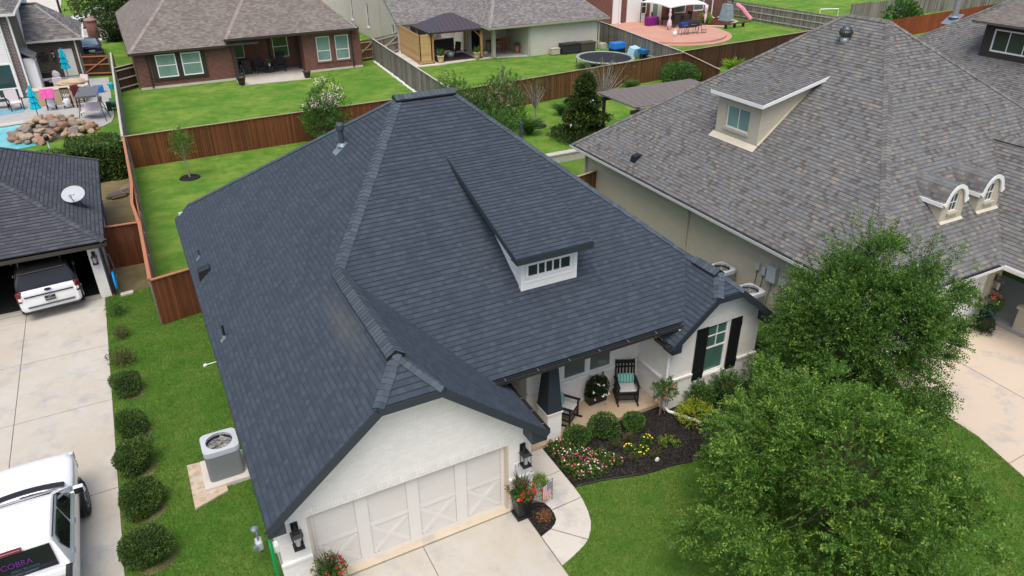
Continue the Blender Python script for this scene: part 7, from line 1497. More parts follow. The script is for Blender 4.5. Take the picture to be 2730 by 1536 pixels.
def sedan(label, x, y, rz, paint):
    t = thing('blue_sedan', label, 'car', (x, y, .03), rz)
    def sec(w, zb, zs): return [(0, zb), (w*.88, zb), (w*.98, zb+.12), (w, zb+.3), (w*.96, zs-.06), (w*.85, zs), (w*.4, zs+.03), (0, zs+.035)]
    q = MB(); loft(q, [(-2.35, sec(.75, .4, .78)), (-2.28, sec(.87, .32, .98)), (-1.6, sec(.92, .28, 1.04)), (-.8, sec(.93, .25, 1.0)), (.9, sec(.93, .25, .98)), (2.0, sec(.88, .28, .86)), (2.35, sec(.75, .35, .66))]); q.build('body', paint, t, False, bevel=.03)
    q = MB(); st = []; zb, zt = .98, 1.42
    for yy, zz, w_ in ((-1.65, zb+.02, .76), (-1.2, zb+.22, .7), (-.7, zt-.02, .62), (0, zt, .62), (.5, zt-.04, .62), (1.25, zb+.01, .78)): st.append((yy, [(0, zb-.05), (.86, zb-.05), (.86, zb), ((.86*(zt-zz)+w_*(zz-zb))/(zt-zb) if zz < zt else w_, max(zz-.04, zb+.003)), (w_*.93, zz), (0, zz+.015)]))
    loft(q, st); q.build('roof', paint, t, False, bevel=.02)
    qd(t, 'rear_window', [(.66, -1.58, 1.03), (-.66, -1.58, 1.03), (-.56, -.76, 1.42), (.56, -.76, 1.42)][::-1], plain('sky_lit_glass', (.16, .24, .26), .08, .1, 2, spec=.8), .02)
    for s_ in (-1, 1):
        q = MB(); q.rbox((s_*.66, -2.30, .80), .28, .08, .14, s_*.15); q.build('tail_light', M_redl, t, False, bevel=.02)
        for yy in (-1.4, 1.45): wheel(t, s_*.83, yy, .33, .22, None, False)
    q = MB(); q.box(-.25, .25, -2.38, -2.35, .55, .67); q.build('licence_plate', M_wtrim, t, False); q = MB(); q.box(-.88, .88, -2.36, -2.2, .3, .48); q.build('bumper', paint, t, False, bevel=.04)
sedan('dark navy blue sedan parked beyond the dark wooden gate', -8.35, 69.6, .03, plain('navy_paint', (.012, .010, .06), .2, .1, 2, coat=1))
# ================================================================ NEAR OBJECTS
ac_unit(-6.12, 4.80, 'grey air conditioner standing on concrete beside the middle house, showing its open fan', 1.0, rz=.5)
q = MB(); q.box(-6.72, -5.55, 4.2, 5.4, 0, .13); tag(q.build('concrete_pad', M_conc2, bevel=.01), 'pale concrete pad under the air conditioner by the middle house', 'concrete pad')
st_ = NT('flagstone'); v_ = st_.n('TexVoronoi', Vector=st_.geo(), Scale=5.5, _feature='DISTANCE_TO_EDGE'); v2 = st_.n('TexVoronoi', Vector=st_.geo(), Scale=5.5)
cc = st_.mix(st_.n('SeparateXYZ', i0=v2.outputs[1]).outputs[0], (.36, .26, .16), (.50, .40, .29)); cc = st_.mix(st_.math('LESS_THAN', v_.outputs[0], .06), cc, (.42, .38, .32)); st_.col(cc); st_.bump(v_.outputs[0], .7, .02); M_flag = st_.fin(.85, .3)
q = MB(); q.prism([(-7.05, 3.70), (-6.2, 4.0), (-6.2, 5.4), (-7.05, 5.5)], 0, .07); tag(q.build('flagstone_pad', M_flag, bevel=.01), 'patch of tan flagstones in the grass left of the air conditioner pad', 'paving')
# left strip shrubs
def shrub(name, label, x, y, r, h, mat, n, leaf=(.055, .03), group=None, cat='shrub', seed=0, sparse=False, flat=None, zb=0, corek=.72, amp=.2):
    t = thing(name, label, cat, (x, y, zb), 0, group)
    c = (x, y, zb+h*.5)
    blob('foliage', c, (r, r, h*.52), n, leaf[0], leaf[1], mat, t, shell=.75 if sparse else .22, amp=amp, seed=seed, flat=flat, zmin=zb+.02)
    if not sparse: core('branches', c, (r*corek, r*corek, h*.52*corek+.02), M_core, t)
    else:
        q = MB(); limbs(q, (x, y, zb), [(x+random.uniform(-r, r)*.6, y+random.uniform(-r, r)*.6, zb+h*random.uniform(.5, .9)) for _ in range(6)], .012, 5); q.build('stem', M_bark, t)
    return t
G1 = 'row of shrubs along the left driveway edge'
shrub('small_shrub', 'tiny sparse shrub nearest the garage in the driveway row', -8.35, 15.35, .33, .5, M_lf_mid, 800, (.07, .03), G1, seed=1, sparse=True)
shrub('small_shrub', 'second tiny sparse shrub from the garage in the driveway row', -8.28, 13.55, .27, .45, M_lf_dull, 620, (.07, .03), G1, seed=2, sparse=True)
shrub('small_shrub', 'third sparse shrub from the garage with yellowish leaves', -8.32, 11.75, .38, .55, M_lf_dull, 950, (.07, .035), G1, seed=3, sparse=True)
for i, (x, y, r, h, l) in enumerate(((-8.26, 9.98, .37, .68, 'smallest clipped round shrub, fourth from the garage in the driveway row'), (-8.26, 7.75, .37, .70, 'clipped round shrub opposite the small wall light, fifth from the garage'), (-8.26, 6.12, .42, .76, 'clipped round shrub level with the air conditioner in the driveway row'), (-8.22, 4.42, .45, .78, 'large clipped shrub just below the air conditioner level, overhanging the driveway'), (-8.17, 2.68, .47, .84, 'largest clipped shrub at the bottom edge of the driveway row'))):
    shrub('clipped_shrub', l, x, y, r, h, M_lf_box, 5200+1100*i, (.055, .032), G1, seed=20+i, amp=.22, corek=.76)
    q = MB(); q.lathe([(r*1.02, 0), (.01, .012)], (x+.1, y-.12, .002), 20); tag(q.build('bare_soil', M_dirt), kind='structure')
# hose reels, meters
t = thing('blue_hose', 'bright blue garden hose coiled on a stand at the white garage pier', 'garden hose', (-8.3, 17.0, 0)); q = MB()
for k in range(9): q.tube([(-8.28+(.02*(k % 3)), 16.98+(.17+.012*k)*math.cos(a), .62+(.30+.01*k)*math.sin(a)) for a in np.linspace(0, 6.28, 19)], .016, 5, cap=False)
q.build('hose', plain('bright_blue_hose', (.0, .30, .75), .4, .1, 8), t, smooth=True); q = MB(); q.beam((-8.36, 16.98, 0), (-8.36, 16.98, .9), .05, .05, (1, 0, 0)); q.build('stand', M_black, t)
q = MB(); q.prism([(-8.2, 16.75), (-7.75, 16.8), (-7.75, 17.0), (-8.2, 16.98)], 0, .08); tag(q.build('splash_block', M_conc2), 'pale splash block beside the blue hose', 'splash block')
t = thing('green_hose', 'bright green garden hose hanging at the left corner of the garage wall', 'garden hose', (-5.7, .25, 0)); q = MB()
for k in range(12): q.tube([(-5.62-.014*(k % 4), .25+(.10+.012*k)*math.cos(a), .95+(.42+.018*k)*math.sin(a)) for a in np.linspace(0, 6.28, 21)], .017, 5, cap=False)
q.build('hose', plain('bright_green_hose', (.0, .30, .07), .4, .1, 8), t, smooth=True); q = MB(); q.rbox((-5.55, .25, 1.35), .12, .16, .2); q.tube([(-5.6, .02, .55), (-5.64, -.02, .2), (-5.64, -.02, 0)], .03, 6); q.build('hose_hook', M_wtrim, t)
t = thing('gas_meter', 'pale grey gas meter by the lower left roof corner', 'gas meter', (-6.0, 1.35, 0)); q = MB(); q.rbox((-5.84, 1.3, .55), .16, .24, .26); mb_ = q.build('meter', M_box, t, bevel=.04); q = MB(); q.lathe([(.09, 0), (.09, .04), (.04, .09)], (-5.86, 1.58, .75), 14); q.tube([(-5.84, 1.3, .65), (-5.84, 1.3, .85), (-5.84, 1.55, .85), (-5.84, 1.55, .0)], .022, 8); q.tube([(-5.93, 1.2, .6), (-5.93, 1.1, .6)], .05, 10); q.build('pipework', M_lead, t)
# back garden: young tree in mulch ring
def mulch_ring(x, y, r, label=None):
    q = MB(); n = 26; q.lathe([(r*1.0, 0), (r*.9, .05), (.02, .07)], (x, y, .004), n); o = q.build('mulch_ring', M_mulch); o['kind'] = 'structure'
t = thing('young_tree', 'small light green young tree with thin trunk before the red brown back fence', 'tree', (-4.25, 29.4, 0)); q = MB(); q.tube([(-4.25, 29.4, 0), (-4.3, 29.4, .9), (-4.28, 29.4, 2.2)], [.045, .035, .015], 7); limbs(q, (-4.28, 29.4, 1.0), [(-4.28+rng.uniform(-.5, .5), 29.4+rng.uniform(-.5, .5), rng.uniform(1.6, 2.7)) for _ in range(12)], .018, 4); q.build('trunk', plain('pale_trunk', (.30, .27, .22), .9, .2, 10), t)
d = rdir(330); R0 = np.array([-4.28, 29.4, 1.95])+d*np.array([.55, .55, .82])*(.35+.65*rng.random((330, 1))); twigcrown('crown', R0, nrm(d*.6+np.array([0, 0, .6])+rng.normal(0, .3, (330, 3))), .28, 9, .085, .03, leafmat('fresh_leaf', [(.05, (.04, .10, .012)), (.5, (.09, .20, .02)), (.95, (.22, .36, .05))]), t)
mulch_ring(-4.25, 29.45, .55)
# crepe myrtle by the back fence
t = thing('crepe_myrtle', 'flowering crepe myrtle with pale pink blossom against the back fence', 'tree', (3.8, 31.4, 0)); q = MB(); limbs(q, (3.8, 31.4, 0), [(3.8+rng.uniform(-.9, .9), 31.4+rng.uniform(-.8, .8), rng.uniform(1.6, 3.2)) for _ in range(16)], .04, 5); q.build('trunk', M_bark, t)
n = 950; d = rdir(n); k = lump(d, 6, .35, 4); R0 = np.array([3.85, 31.4, 1.85])+d*np.array([1.12, 1.05, 1.45])*(k*(1-.75*rng.random(n)**1.4))[:, None]; twigcrown('foliage', R0, nrm(d*.6+np.array([0, 0, .7])+rng.normal(0, .35, (n, 3))), .4, 11, .10, .05, M_lf_mid, t)
def blossoms(name, pts, r, k, mat, parent, s=.05):
    P = np.repeat(np.array(pts), k, 0)+rng.normal(0, r, (len(pts)*k, 3)); return quadmesh(name, leafquads(P, rdir(len(P)), s, s), rng.random((len(P), 2)), mat, parent)
m = (d[:, 2] > .25); bp = R0[m][:40]+np.array([0, 0, .25]); blossoms('blossom', bp, .09, 22, plain('pale_pink_blossom', (.72, .58, .56), .8, .1, 9), t, .075)
# hedge behind the left garage
t = thing('tall_hedge', 'tall dark clipped hedge behind the left garage roof', 'hedge', (-9, 32, 0))
def boxleaves(x0, x1, y0, y1, z1, n):
    f = rng.random(n); P = np.stack([rng.uniform(x0, x1, n), rng.uniform(y0, y1, n), rng.uniform(0, z1, n)], 1); Nn = np.zeros((n, 3)); a = f < .35; P[a, 2] = z1; Nn[a, 2] = 1; b = (f >= .35) & (f < .62); P[b, 1] = y0; Nn[b, 1] = -1; c = (f >= .62) & (f < .85); P[c, 0] = x1; Nn[c, 0] = 1; e = f >= .85; P[e, 1] = y1; Nn[e, 1] = 1
    P += rng.normal(0, .05, (n, 3))+.05*np.stack([np.sin(P[:, 1]*5+P[:, 2]*4), np.sin(P[:, 0]*6), np.sin(P[:, 0]*4+P[:, 1]*5)], 1); return P, nrm(Nn+rng.normal(0, .6, (n, 3)))
P, D = boxleaves(-9.75, -7.3, 31.0, 33.2, 1.9, 9000); P2, D2 = boxleaves(-14, -9.7, 32.2, 34.2, 1.15, 5000); P = np.concatenate([P, P2]); D = np.concatenate([D, D2])
quadmesh('foliage', leafquads(P, D, rng.uniform(.09, .16, len(P)), .08), rng.random((len(P), 2)), M_lf_box, t); q = MB(); q.box(-9.65, -7.4, 31.1, 33.1, 0, 1.8); q.box(-14, -9.8, 32.3, 34.1, 0, 1.05); q.build('branches', M_core, t)
t = thing('log_pile', 'small heap of old logs and stones in the bare side yard', 'log pile', (-7.9, 28.2, 0)); q = MB()
for k in range(7): q.tube([(-8.1+rng.uniform(-.3, .2), 27.9+.12*k, .08+.05*(k % 3)), (-7.6+rng.uniform(-.1, .3), 28.0+.12*k+rng.uniform(-.2, .2), .12+.05*(k % 3))], .06, 6)
q.build('log', plain('old_log', (.13, .10, .085), .95, .5, 12, bump=.6), t); q = MB(); q.rbox((-7.5, 28.5, .2), .5, .4, .3, .4, taper=.7); q.build('stone', M_rock2, t)
# bushes behind the roof, right of the ridge
def leafbush(label, x, y, r, h, n, mat=None, seed=0, name='flowering_bush', fl=None):
    t = thing(name, label, 'bush', (x, y, 0)); q = MB(); limbs(q, (x, y, 0), [(x+rng.uniform(-r, r)*.7, y+rng.uniform(-r, r)*.7, rng.uniform(.5, .9)*h) for _ in range(9)], .035, 5); q.build('branches', M_bark, t)
    d = rdir(n); k = lump(d, 6, .35, seed); R0 = np.array([x, y, h*.5])+d*np.array([r, r, h*.5])*(k*(1-.7*rng.random(n)**1.3))[:, None]; R0[:, 2] = np.maximum(R0[:, 2], .1)
    twigcrown('foliage', R0, nrm(d*.6+np.array([0, 0, .8])+rng.normal(0, .35, (n, 3))), .42, 10, .11, .055, mat or M_lf_mid, t)
    if fl: blossoms('blossom', R0[(d[:, 2] > 0)][:fl], .07, 10, plain('dusty_pink_blossom', (.50, .32, .27), .8, .2, 9), t, .06)
    return t
leafbush('tall leafy bush with dull pink blossom at the end of the diagonal grey fence', 12.3, 31.0, 1.15, 3.0, 700, seed=3, fl=60); leafbush('leafy bush between two taller ones right of the middle house ridge', 13.5, 30.2, 1.0, 2.3, 560, seed=4, fl=40); leafbush('broad leafy bush with pink buds beside the brown back fence', 14.9, 29.4, 1.35, 3.3, 900, seed=5, fl=90); leafbush('low green bush nearest the charcoal roof right of its ridge', 13.2, 27.4, 1.0, 1.7, 520, seed=6)
def bladeplant(name, label, x, y, r, h, n, mat, z=0, cat='ornamental grass', w_=.02, spread=.8):
    t = thing(name, label, cat, (x, y, z)); a = rng.uniform(0, 6.283, n); P = np.stack([x+rng.normal(0, .06*r, n), y+rng.normal(0, .06*r, n), np.full(n, z+.02)], 1); D = np.stack([np.cos(a)*spread*rng.random(n), np.sin(a)*spread*rng.random(n), np.ones(n)], 1); D = nrm(D); l = rng.uniform(.6, 1.1, n)*h
    P2 = P+D*l[:, None]*.6; D2 = nrm(D+np.stack([np.cos(a)*.8, np.sin(a)*.8, np.full(n, -.7)], 1)*.8)
    V = np.concatenate([leafquads(P, D, l*.75, w_), leafquads(P2, D2, l*.55, w_*.8)]); quadmesh('blades', V, rng.random((2*n, 2)), mat, t); return t
bladeplant('fountain_grass', 'arching fountain grass below the broad bush beside the charcoal roof', 15.6, 27.4, 1, 1.3, 500, M_lf_mid, w_=.04); bladeplant('fountain_grass', 'tuft of ornamental grass left of the magnolia', 19.7, 30.3, 1, 1.0, 380, M_lf_mid, w_=.035); bladeplant('fountain_grass', 'pale green grass clump between brown fence and pergola', 27.6, 33.2, 1, 1.0, 380, M_lf_mid, w_=.05); bladeplant('spiky_plant', 'bright green strap leaved plant behind the grey brown roof edge', 38.2, 33.6, 1, 1.5, 420, M_lf_lime, w_=.07)
# small dying tree
t = thing('half_bare_tree', 'half bare young tree with grey trunk in a round mulch ring', 'tree', (16.95, 28.9, 0)); q = MB(); q.tube([(16.95, 28.9, 0), (16.9, 28.9, 1.2)], [.06, .05], 7); tips = [(16.9+rng.uniform(-.9, .9), 28.9+rng.uniform(-.8, .8), rng.uniform(1.9, 2.9)) for _ in range(34)]; limbs(q, (16.9, 28.9, 1.1), tips, .028, 4); q.build('trunk', plain('grey_bark', (.27, .24, .22), .9, .2, 10), t); n = 110; R0 = np.array(tips)[rng.integers(0, 34, n)]+rng.normal(0, .2, (n, 3)); twigcrown('crown', R0, nrm(rng.normal(size=(n, 3))+np.array([0, 0, .5])), .25, 8, .085, .045, M_lf_dull, t)
mulch_ring(16.95, 28.9, .72)
t = thing('half_bare_tree', 'leafless brownish shrub tree behind the magnolia by the brown fence', 'tree', (24.6, 32.3, 0)); q = MB(); tips = [(24.6+rng.uniform(-1.7, 1.7), 32.3+rng.uniform(-.8, .8), rng.uniform(.9, 3.0)) for _ in range(46)]; limbs(q, (24.6, 32.3, 0), tips, .04, 4); q.build('trunk', MC['grey_bark'], t); n = 120; R0 = np.array(tips)[rng.integers(0, 46, n)]+rng.normal(0, .2, (n, 3)); twigcrown('crown', R0, nrm(rng.normal(size=(n, 3))), .3, 7, .1, .05, M_lf_dull, t)
t = thing('bare_sapling', 'thin leafless sapling in the cream house lawn behind the bushes', 'tree', (18.4, 36.5, 0)); q = MB(); tips = [(18.4+rng.uniform(-.7, .7), 36.5+rng.uniform(-.6, .6), rng.uniform(1.4, 3.2)) for _ in range(22)]; limbs(q, (18.4, 36.5, .6), tips, .015, 4); q.tube([(18.4, 36.5, 0), (18.4, 36.5, .7)], .03, 5); q.build('trunk', MC['grey_bark'], t)
shrub('round_bush', 'round bright green bush at the fence corner behind the pergola', 32.0, 32.9, 1.45, 1.7, M_lf_mid, 6500, (.14, .07), cat='bush', seed=31, corek=.6, amp=.08)
t = thing('magnolia_tree', 'dense conical magnolia with a few white flowers left of the pergola', 'tree', (17.9, 24.9, 0)); q = MB(); q.tube([(17.9, 24.9, 0), (17.9, 24.9, 3.6)], [.13, .03], 7); q.build('trunk', M_bark, t)
n = 2300; zz = rng.random(n)**1.15; a = rng.uniform(0, 6.283, n); rr = (1.78*(1-zz)**.80*(.75+.25*np.sin(zz*24))+.10)*(.45+.55*rng.random(n)**.6)*(1+.18*np.sin(a*3+zz*9)); R0 = np.stack([17.9+.25*zz+rr*np.cos(a), 24.9+rr*np.sin(a), .2+zz*3.75], 1); d = np.stack([np.cos(a), np.sin(a), np.full(n, .5)], 1); twigcrown('crown', R0, nrm(d+rng.normal(0, .4, (n, 3))), .24, 8, .17, .075, M_lf_mag, t); blossoms('blossom', [(16.6, 24.1, 1.35), (17.9, 23.9, 2.7)], .03, 8, M_wtrim, t, .09)
# pergola
T = thing('brown_pergola', 'weathered brown slatted pergola behind the tan house roof', 'pergola', (22.5, 23.5, 0)); mslat = plain('weathered_purple_wood', (.19, .165, .16), .9, .35, 14)
for k in range(17): q = MB(); y = 21.6+k*.235; q.box(19.3, 26.6, y, y+.12, 2.60, 2.66); q.build('slat', mslat, T)
for x in (19.7, 21.4, 23.1, 24.8, 26.3): q = MB(); q.box(x-.04, x+.04, 21.3, 25.7, 2.42, 2.59); q.build('rafter', mslat, T)
for y in (21.8, 25.1): q = MB(); q.box(19.2, 26.6, y-.06, y+.06, 2.2, 2.41); q.build('beam', M_dksid, T)
for x in (19.6, 26.2):
    for y in (21.8, 25.1): q = MB(); q.box(x-.08, x+.08, y-.08, y+.08, 0, 2.2); q.build('post', M_dksid, T)
bladeplant('yard_plant', 'pale green plant under the pergola edge', 19.6, 20.8, .8, .8, 300, M_lf_mid, w_=.04)
# ------------------------------------------------ porch
M_blk = plain('black_porch_paint', (.011, .012, .015), .4, .2, 6)
stp = NT('teal_striped_cloth'); f_ = stp.math('FRACT', stp.math('DIVIDE', stp.n('SeparateXYZ', i0=stp.obj()).outputs[0], .088)); cc = stp.ramp(f_, [(0, (.055, .27, .25)), (.30, (.33, .60, .50)), (.52, (.055, .27, .25)), (.58, (.12, .42, .37)), (.80, (.36, .60, .52)), (.92, (.07, .32, .28))], 'CONSTANT'); stp.col(cc); M_stripe = stp.fin(.9, .2)
def rocking_chair(label, x, y, rz):
    t = thing('rocking_chair', label, 'rocking chair', (x, y, .13), rz, 'black rocking chairs on the porch'); w_ = .30
    q = MB(); q.box(-w_+.02, w_-.02, -.27, .24, .40, .435); q.build('seat', M_blk, t, False, bevel=.008)
    q = MB()
    for s_ in (-1, 1): q.beam((s_*w_*.93, .24, .30), (s_*w_*.93, .44, 1.16), .045, .045, (0, 1, 0))
    q.beam((-w_, .425, 1.09), (w_, .425, 1.09), .03, .11, (0, .2, 1)); q.beam((-w_, .30, .55), (w_, .30, .55), .03, .07, (0, .2, 1)); q.beam((-w_, .385, .93), (w_, .385, .93), .03, .05, (0, .2, 1))
    for k in np.linspace(-.2, .2, 5): q.beam((k, .30, .55), (k, .40, 1.05), .055, .018, (0, 1, 0))
    q.build('backrest', M_blk, t, False)
    for s_ in (-1, 1):
        q = MB(); q.beam((s_*w_, -.34, .635), (s_*w_, .33, .625), .095, .028); q.build('armrest', M_blk, t, False, bevel=.008)
        q = MB(); q.beam((s_*w_, -.27, .05), (s_*w_, -.27, .62), .05, .05, (0, 1, 0)); q.build('leg', M_blk, t, False); q = MB(); q.beam((s_*w_, .24, .05), (s_*w_, .25, .45), .05, .05, (0, 1, 0)); q.build('leg', M_blk, t, False)
        q = MB(); P = [(s_*w_, yy, .028+.11*(yy-.05)**2) for yy in np.linspace(-.42, .58, 12)]
        for a, b in zip(P[:-1], P[1:]): q.beam(a, b, .04, .045)
        q.build('rocker', M_blk, t, False)
    q = MB(); q.box(-w_, w_, -.285, -.26, .33, .42); q.box(-w_, w_, -.28, -.255, .16, .20); q.box(-w_, w_, .23, .255, .2, .24)
    for s_ in (-1, 1): q.box(s_*w_-.015, s_*w_+.015, -.27, .24, .2, .24)
    q.build('stretcher', M_blk, t, False); return t
c_, s__ = math.cos, math.sin
for l, cl, pl_, x, y, rz in (('right black rocking chair facing the lawn between the window and side wall', 'grey white seat pad on the right rocking chair', 'teal striped pillow leaning on the right rocking chair', 5.16, 2.24, -.42), ('left black rocking chair seen side on beside the tapered column', 'grey white seat pad on the left rocking chair', 'teal striped pillow leaning on the left rocking chair', 3.02, 2.26, .62)):
    rocking_chair(l, x, y, rz)
    q = MB(); q.box(-.26, .26, -.27, .22, 0, .07); o = q.build('seat_cushion', plain('pale_grey_cushion', (.50, .50, .48), .9, .05, 5), None, False, bevel=.03); o.location = (x, y, .13+.437); o.rotation_euler = (0, 0, rz); tag(o, cl, 'cushion', 'seat pads on the rocking chairs')
    q = MB(); n = 12; vs = []
    for i in range(n+1):
        for j in range(n+1):
            a, b = i/n*2-1, j/n*2-1; e = (1-abs(a)**2.6)*(1-abs(b)**2.6); vs.append((a*.25*(1-.06*b*b), b*.15*(1-.08*a*a), .07*e**.5))
    fs = [(i*(n+1)+j, (i+1)*(n+1)+j, (i+1)*(n+1)+j+1, i*(n+1)+j+1) for i in range(n) for j in range(n)]; q.faces(vs, fs); q.faces([(a, b, -c) for a, b, c in vs], [f[::-1] for f in fs])
    o = q.build('pillow', M_stripe, None, False, smooth=True); o.location = Vector((x, y, .13+.66))+Matrix.Rotation(rz, 3, 'Z')@Vector((0, .17, 0)); o.rotation_euler = (math.radians(68), 0, rz); tag(o, pl_, 'pillow', 'teal striped pillows')
# porch planter
t = thing('porch_planter', 'dark trough planter with glossy bush and small white flowers on the porch', 'potted plant', (4.3, 2.6, .13)); q = MB(); q.rbox((4.30, 2.58, .29), .62, .28, .32, .03, taper=1.12); q.build('trough', M_blk, t, bevel=.02)
blob('foliage', (4.28, 2.52, .72), (.38, .24, .31), 1900, .065, .038, M_lf_dark, t, shell=.6, seed=9); q = MB(); limbs(q, (4.28, 2.55, .4), [(4.05, 2.4, 1.25), (4.4, 2.5, 1.2), (4.0, 2.4, 1.05), (4.7, 2.35, .9)], .01, 4); q.build('stem', M_bark, t)
twigcrown('trailing_shoots', np.array([[4.0, 2.35, .95], [4.05, 2.38, 1.1], [4.35, 2.4, 1.15], [4.6, 2.3, .8], [4.65, 2.35, .6], [4.0, 2.3, .5], [4.3, 2.25, .45]]), nrm(np.array([[-.3, -.2, 1], [-.1, 0, 1], [.2, 0, 1], [.6, -.3, .2], [.6, -.3, -.4], [-.4, -.3, .2], [0, -.6, -.4]])), .3, 10, .06, .035, M_lf_dark, t)
blossoms('flower', [(4.0, 2.28, .75), (4.05, 2.25, .5), (4.3, 2.22, .55), (4.42, 2.22, .55), (4.55, 2.24, .52), (4.15, 2.26, 1.0), (4.35, 2.25, .92)], .012, 7, M_fl['white'], t, .045)
# planter by the garage corner + left planter
def tallplanter(label, x, y):
    t = thing('tall_planter', label, 'potted plant', (x, y, .035)); q = MB()
    for z0, z1, a, b in ((0, .06, .20, .185), (.06, .62, .15, .205), (.62, .68, .225, .225)): frust(q, (x, y), a, a, b, b, z0+.035, z1+.035)
    q.build('pot', M_blk, t); q = MB(); q.box(x-.19, x+.19, y-.19, y+.19, .68, .70); q.build('soil', M_mulch, t)
    blob('foliage', (x, y, .84), (.33, .31, .20), 900, .08, .028, M_lf_mid, t, shell=.85, seed=abs(int(x*10))); n = 60; a = rng.uniform(0, 6.28, n); P = np.repeat([[x, y, .75]], n, 0); quadmesh('spikes', leafquads(P, np.stack([np.cos(a)*.45, np.sin(a)*.45, np.ones(n)], 1), rng.uniform(.4, .7, n), .03), rng.random((n, 2)), leafmat('bronze_blade', [(0, (.035, .03, .02)), (1, (.12, .12, .06))], .5, .1), t)
    d = rdir(26); d[:, 2] = abs(d[:, 2])*.4-.12; blossoms('flower', np.array([x, y, .86])+d*np.array([.36, .34, .3]), .014, 8, M_fl['red'], t, .045); blossoms('flower', np.array([x, y, .84])+rdir(6)*np.array([.36, .34, .18]), .014, 8, M_fl['coral'], t, .05); return t
tallplanter('tall black planter with spiky leaves and red flowers at the right garage corner', .20, -.30); tallplanter('planter with spiky leaves and red flowers at the bottom left of the garage door', -4.62, -.42)
t = thing('lime_plant', 'lime green leafy plant behind the planter at the garage corner', 'plant', (.95, .05, .03)); n = 190; d = rdir(n); d[:, 2] = abs(d[:, 2]); R0 = np.array([.88, .02, .15])+d*np.array([.20, .22, .45]); twigcrown('foliage', R0, nrm(d+np.array([0, 0, 1.1])), .22, 8, .06, .02, M_lf_lime, t)
t = thing('small_flag', 'small stars and stripes garden flag beside the corner planter', 'flag', (.95, -.30, .05)); q = MB(); q.tube([(1.12, -.24, .05), (1.12, -.24, .78), (.74, -.36, .74)], .007, 6); q.build('pole', M_black, t)
fa, fb = V3(.76, -.365, 0), V3(1.08, -.265, 0)
for k in range(9):
    q = MB(); p0, p1 = fa.lerp(fb, k/9), fa.lerp(fb, (k+1)/9); z0, z1 = .24+.03*math.sin(k), .73; q.poly([(p0.x, p0.y, z0), (p1.x, p1.y, z0), (p1.x, p1.y, z1), (p0.x, p0.y, z1)]); q.build('stripe', M_fl['red'] if k % 2 == 0 else M_wtrim, t)
q = MB(); p0 = fa.lerp(fb, .45); q.beam((p0.x, p0.y, .62), (fb.x, fb.y, .62), .012, .21); q.build('blue_canton', plain('flag_navy', (.10, .13, .22), .8, .1, 5), t); q = MB()
for i in range(4):
    for j in range(4): p = fa.lerp(fb, .52+.13*i); q.rbox((p.x, p.y-.008, .55+.047*j), .014, .004, .014, ry=.8)
q.build('stars', M_wtrim, t)
shrub('copper_plant', 'small copper red plant in the mulch corner beside the driveway', .60, -.72, .16, .22, M_lf_red, 420, (.05, .02), cat='plant', seed=4, sparse=True, zb=.05)
# ------------------------------------------------ front bed
for l, x, y, r, h in (('left round shrub in the mulch bed before the porch', 2.83, 1.28, .33, .50), ('middle and largest round shrub in the mulch bed before the porch', 3.72, 1.28, .40, .62), ('right round shrub in the mulch bed before the porch', 4.66, 1.12, .30, .44)):
    shrub('bed_shrub', l, x, y, r, h, M_lf_mid, 2300, (.06, .032), 'round shrubs before the porch', seed=int(x*9), zb=.03)
t = thing('rose_standard', 'small rose bush on three stakes with orange red blooms at the porch corner', 'rose bush', (5.75, 1.22, .03)); q = MB()
for a, b in ((-.09, 0), (.0, .04), (.09, -.02)): q.tube([(5.75+a, 1.22+b, .03), (5.75+a*.8, 1.22+b, .75)], .012, 5)
q.build('stake', plain('pinkish_stake', (.32, .20, .16), .8, .2, 8), t); n = 190; d = rdir(n); R0 = np.array([5.78, 1.22, .92])+d*np.array([.34, .30, .36])*rng.random((n, 1))**.5; twigcrown('foliage', R0, nrm(d*.7+np.array([0, 0, .4])+rng.normal(0, .4, (n, 3))), .17, 8, .055, .035, M_lf_mid, t)
blossoms('bloom', [(5.65, 1.0, 1.12), (5.85, .98, 1.15), (5.6, .98, .85), (5.35, 1.1, .8)], .018, 12, M_fl['coral'], t, .045)
def bedflower(kind, x, y, r=.16, h=.16, label=None, n=170, nf=9, grp=None, leaf=None):
    t = thing('bedding_flower', label or kind+' bedding flower in the dense patch beside the walkway', 'flower', (x, y, .03), 0, grp or kind+' flowers beside the walkway')
    n2 = n; d = rdir(n2); d[:, 2] = abs(d[:, 2]); P = np.array([x, y, .04])+d*np.array([r, r, h])*rng.uniform(.4, 1, (n2, 1)); quadmesh('foliage', leafquads(P, nrm(d+rng.normal(0, .5, (n2, 3))), rng.uniform(.04, .08, n2), .03), rng.random((n2, 2)), leaf or M_lf_mid, t)
    d = rdir(nf); d[:, 2] = abs(d[:, 2])+.3; d = nrm(d); C_ = np.array([x, y, .06])+d*np.array([r, r, h])*1.02
    V = []
    for c in C_:
        nn = nrm(np.array([rng.normal(0, .35), -.45+rng.normal(0, .3), 1.])); e1 = nrm(np.cross(nn, [1, .2, 0])); e2 = np.cross(nn, e1); s = rng.uniform(.017, .026); V.append([c+e1*s, c+e2*s, c-e1*s, c-e2*s]); a = .785; f1 = e1*math.cos(a)+e2*math.sin(a); f2 = -e1*math.sin(a)+e2*math.cos(a); V.append([c+nn*.003+f1*s, c+nn*.003+f2*s, c+nn*.003-f1*s, c+nn*.003-f2*s])
    quadmesh('petals', np.array(V), rng.random((len(V), 2)), M_fl[kind], t)
R_ = random.Random(3); fp = []; tri = [(2.02, 1.50), (2.50, 1.52), (2.62, 1.0), (3.25, .62), (3.42, .12), (2.75, -.02), (2.10, .05), (1.98, .7)]
tries = 0
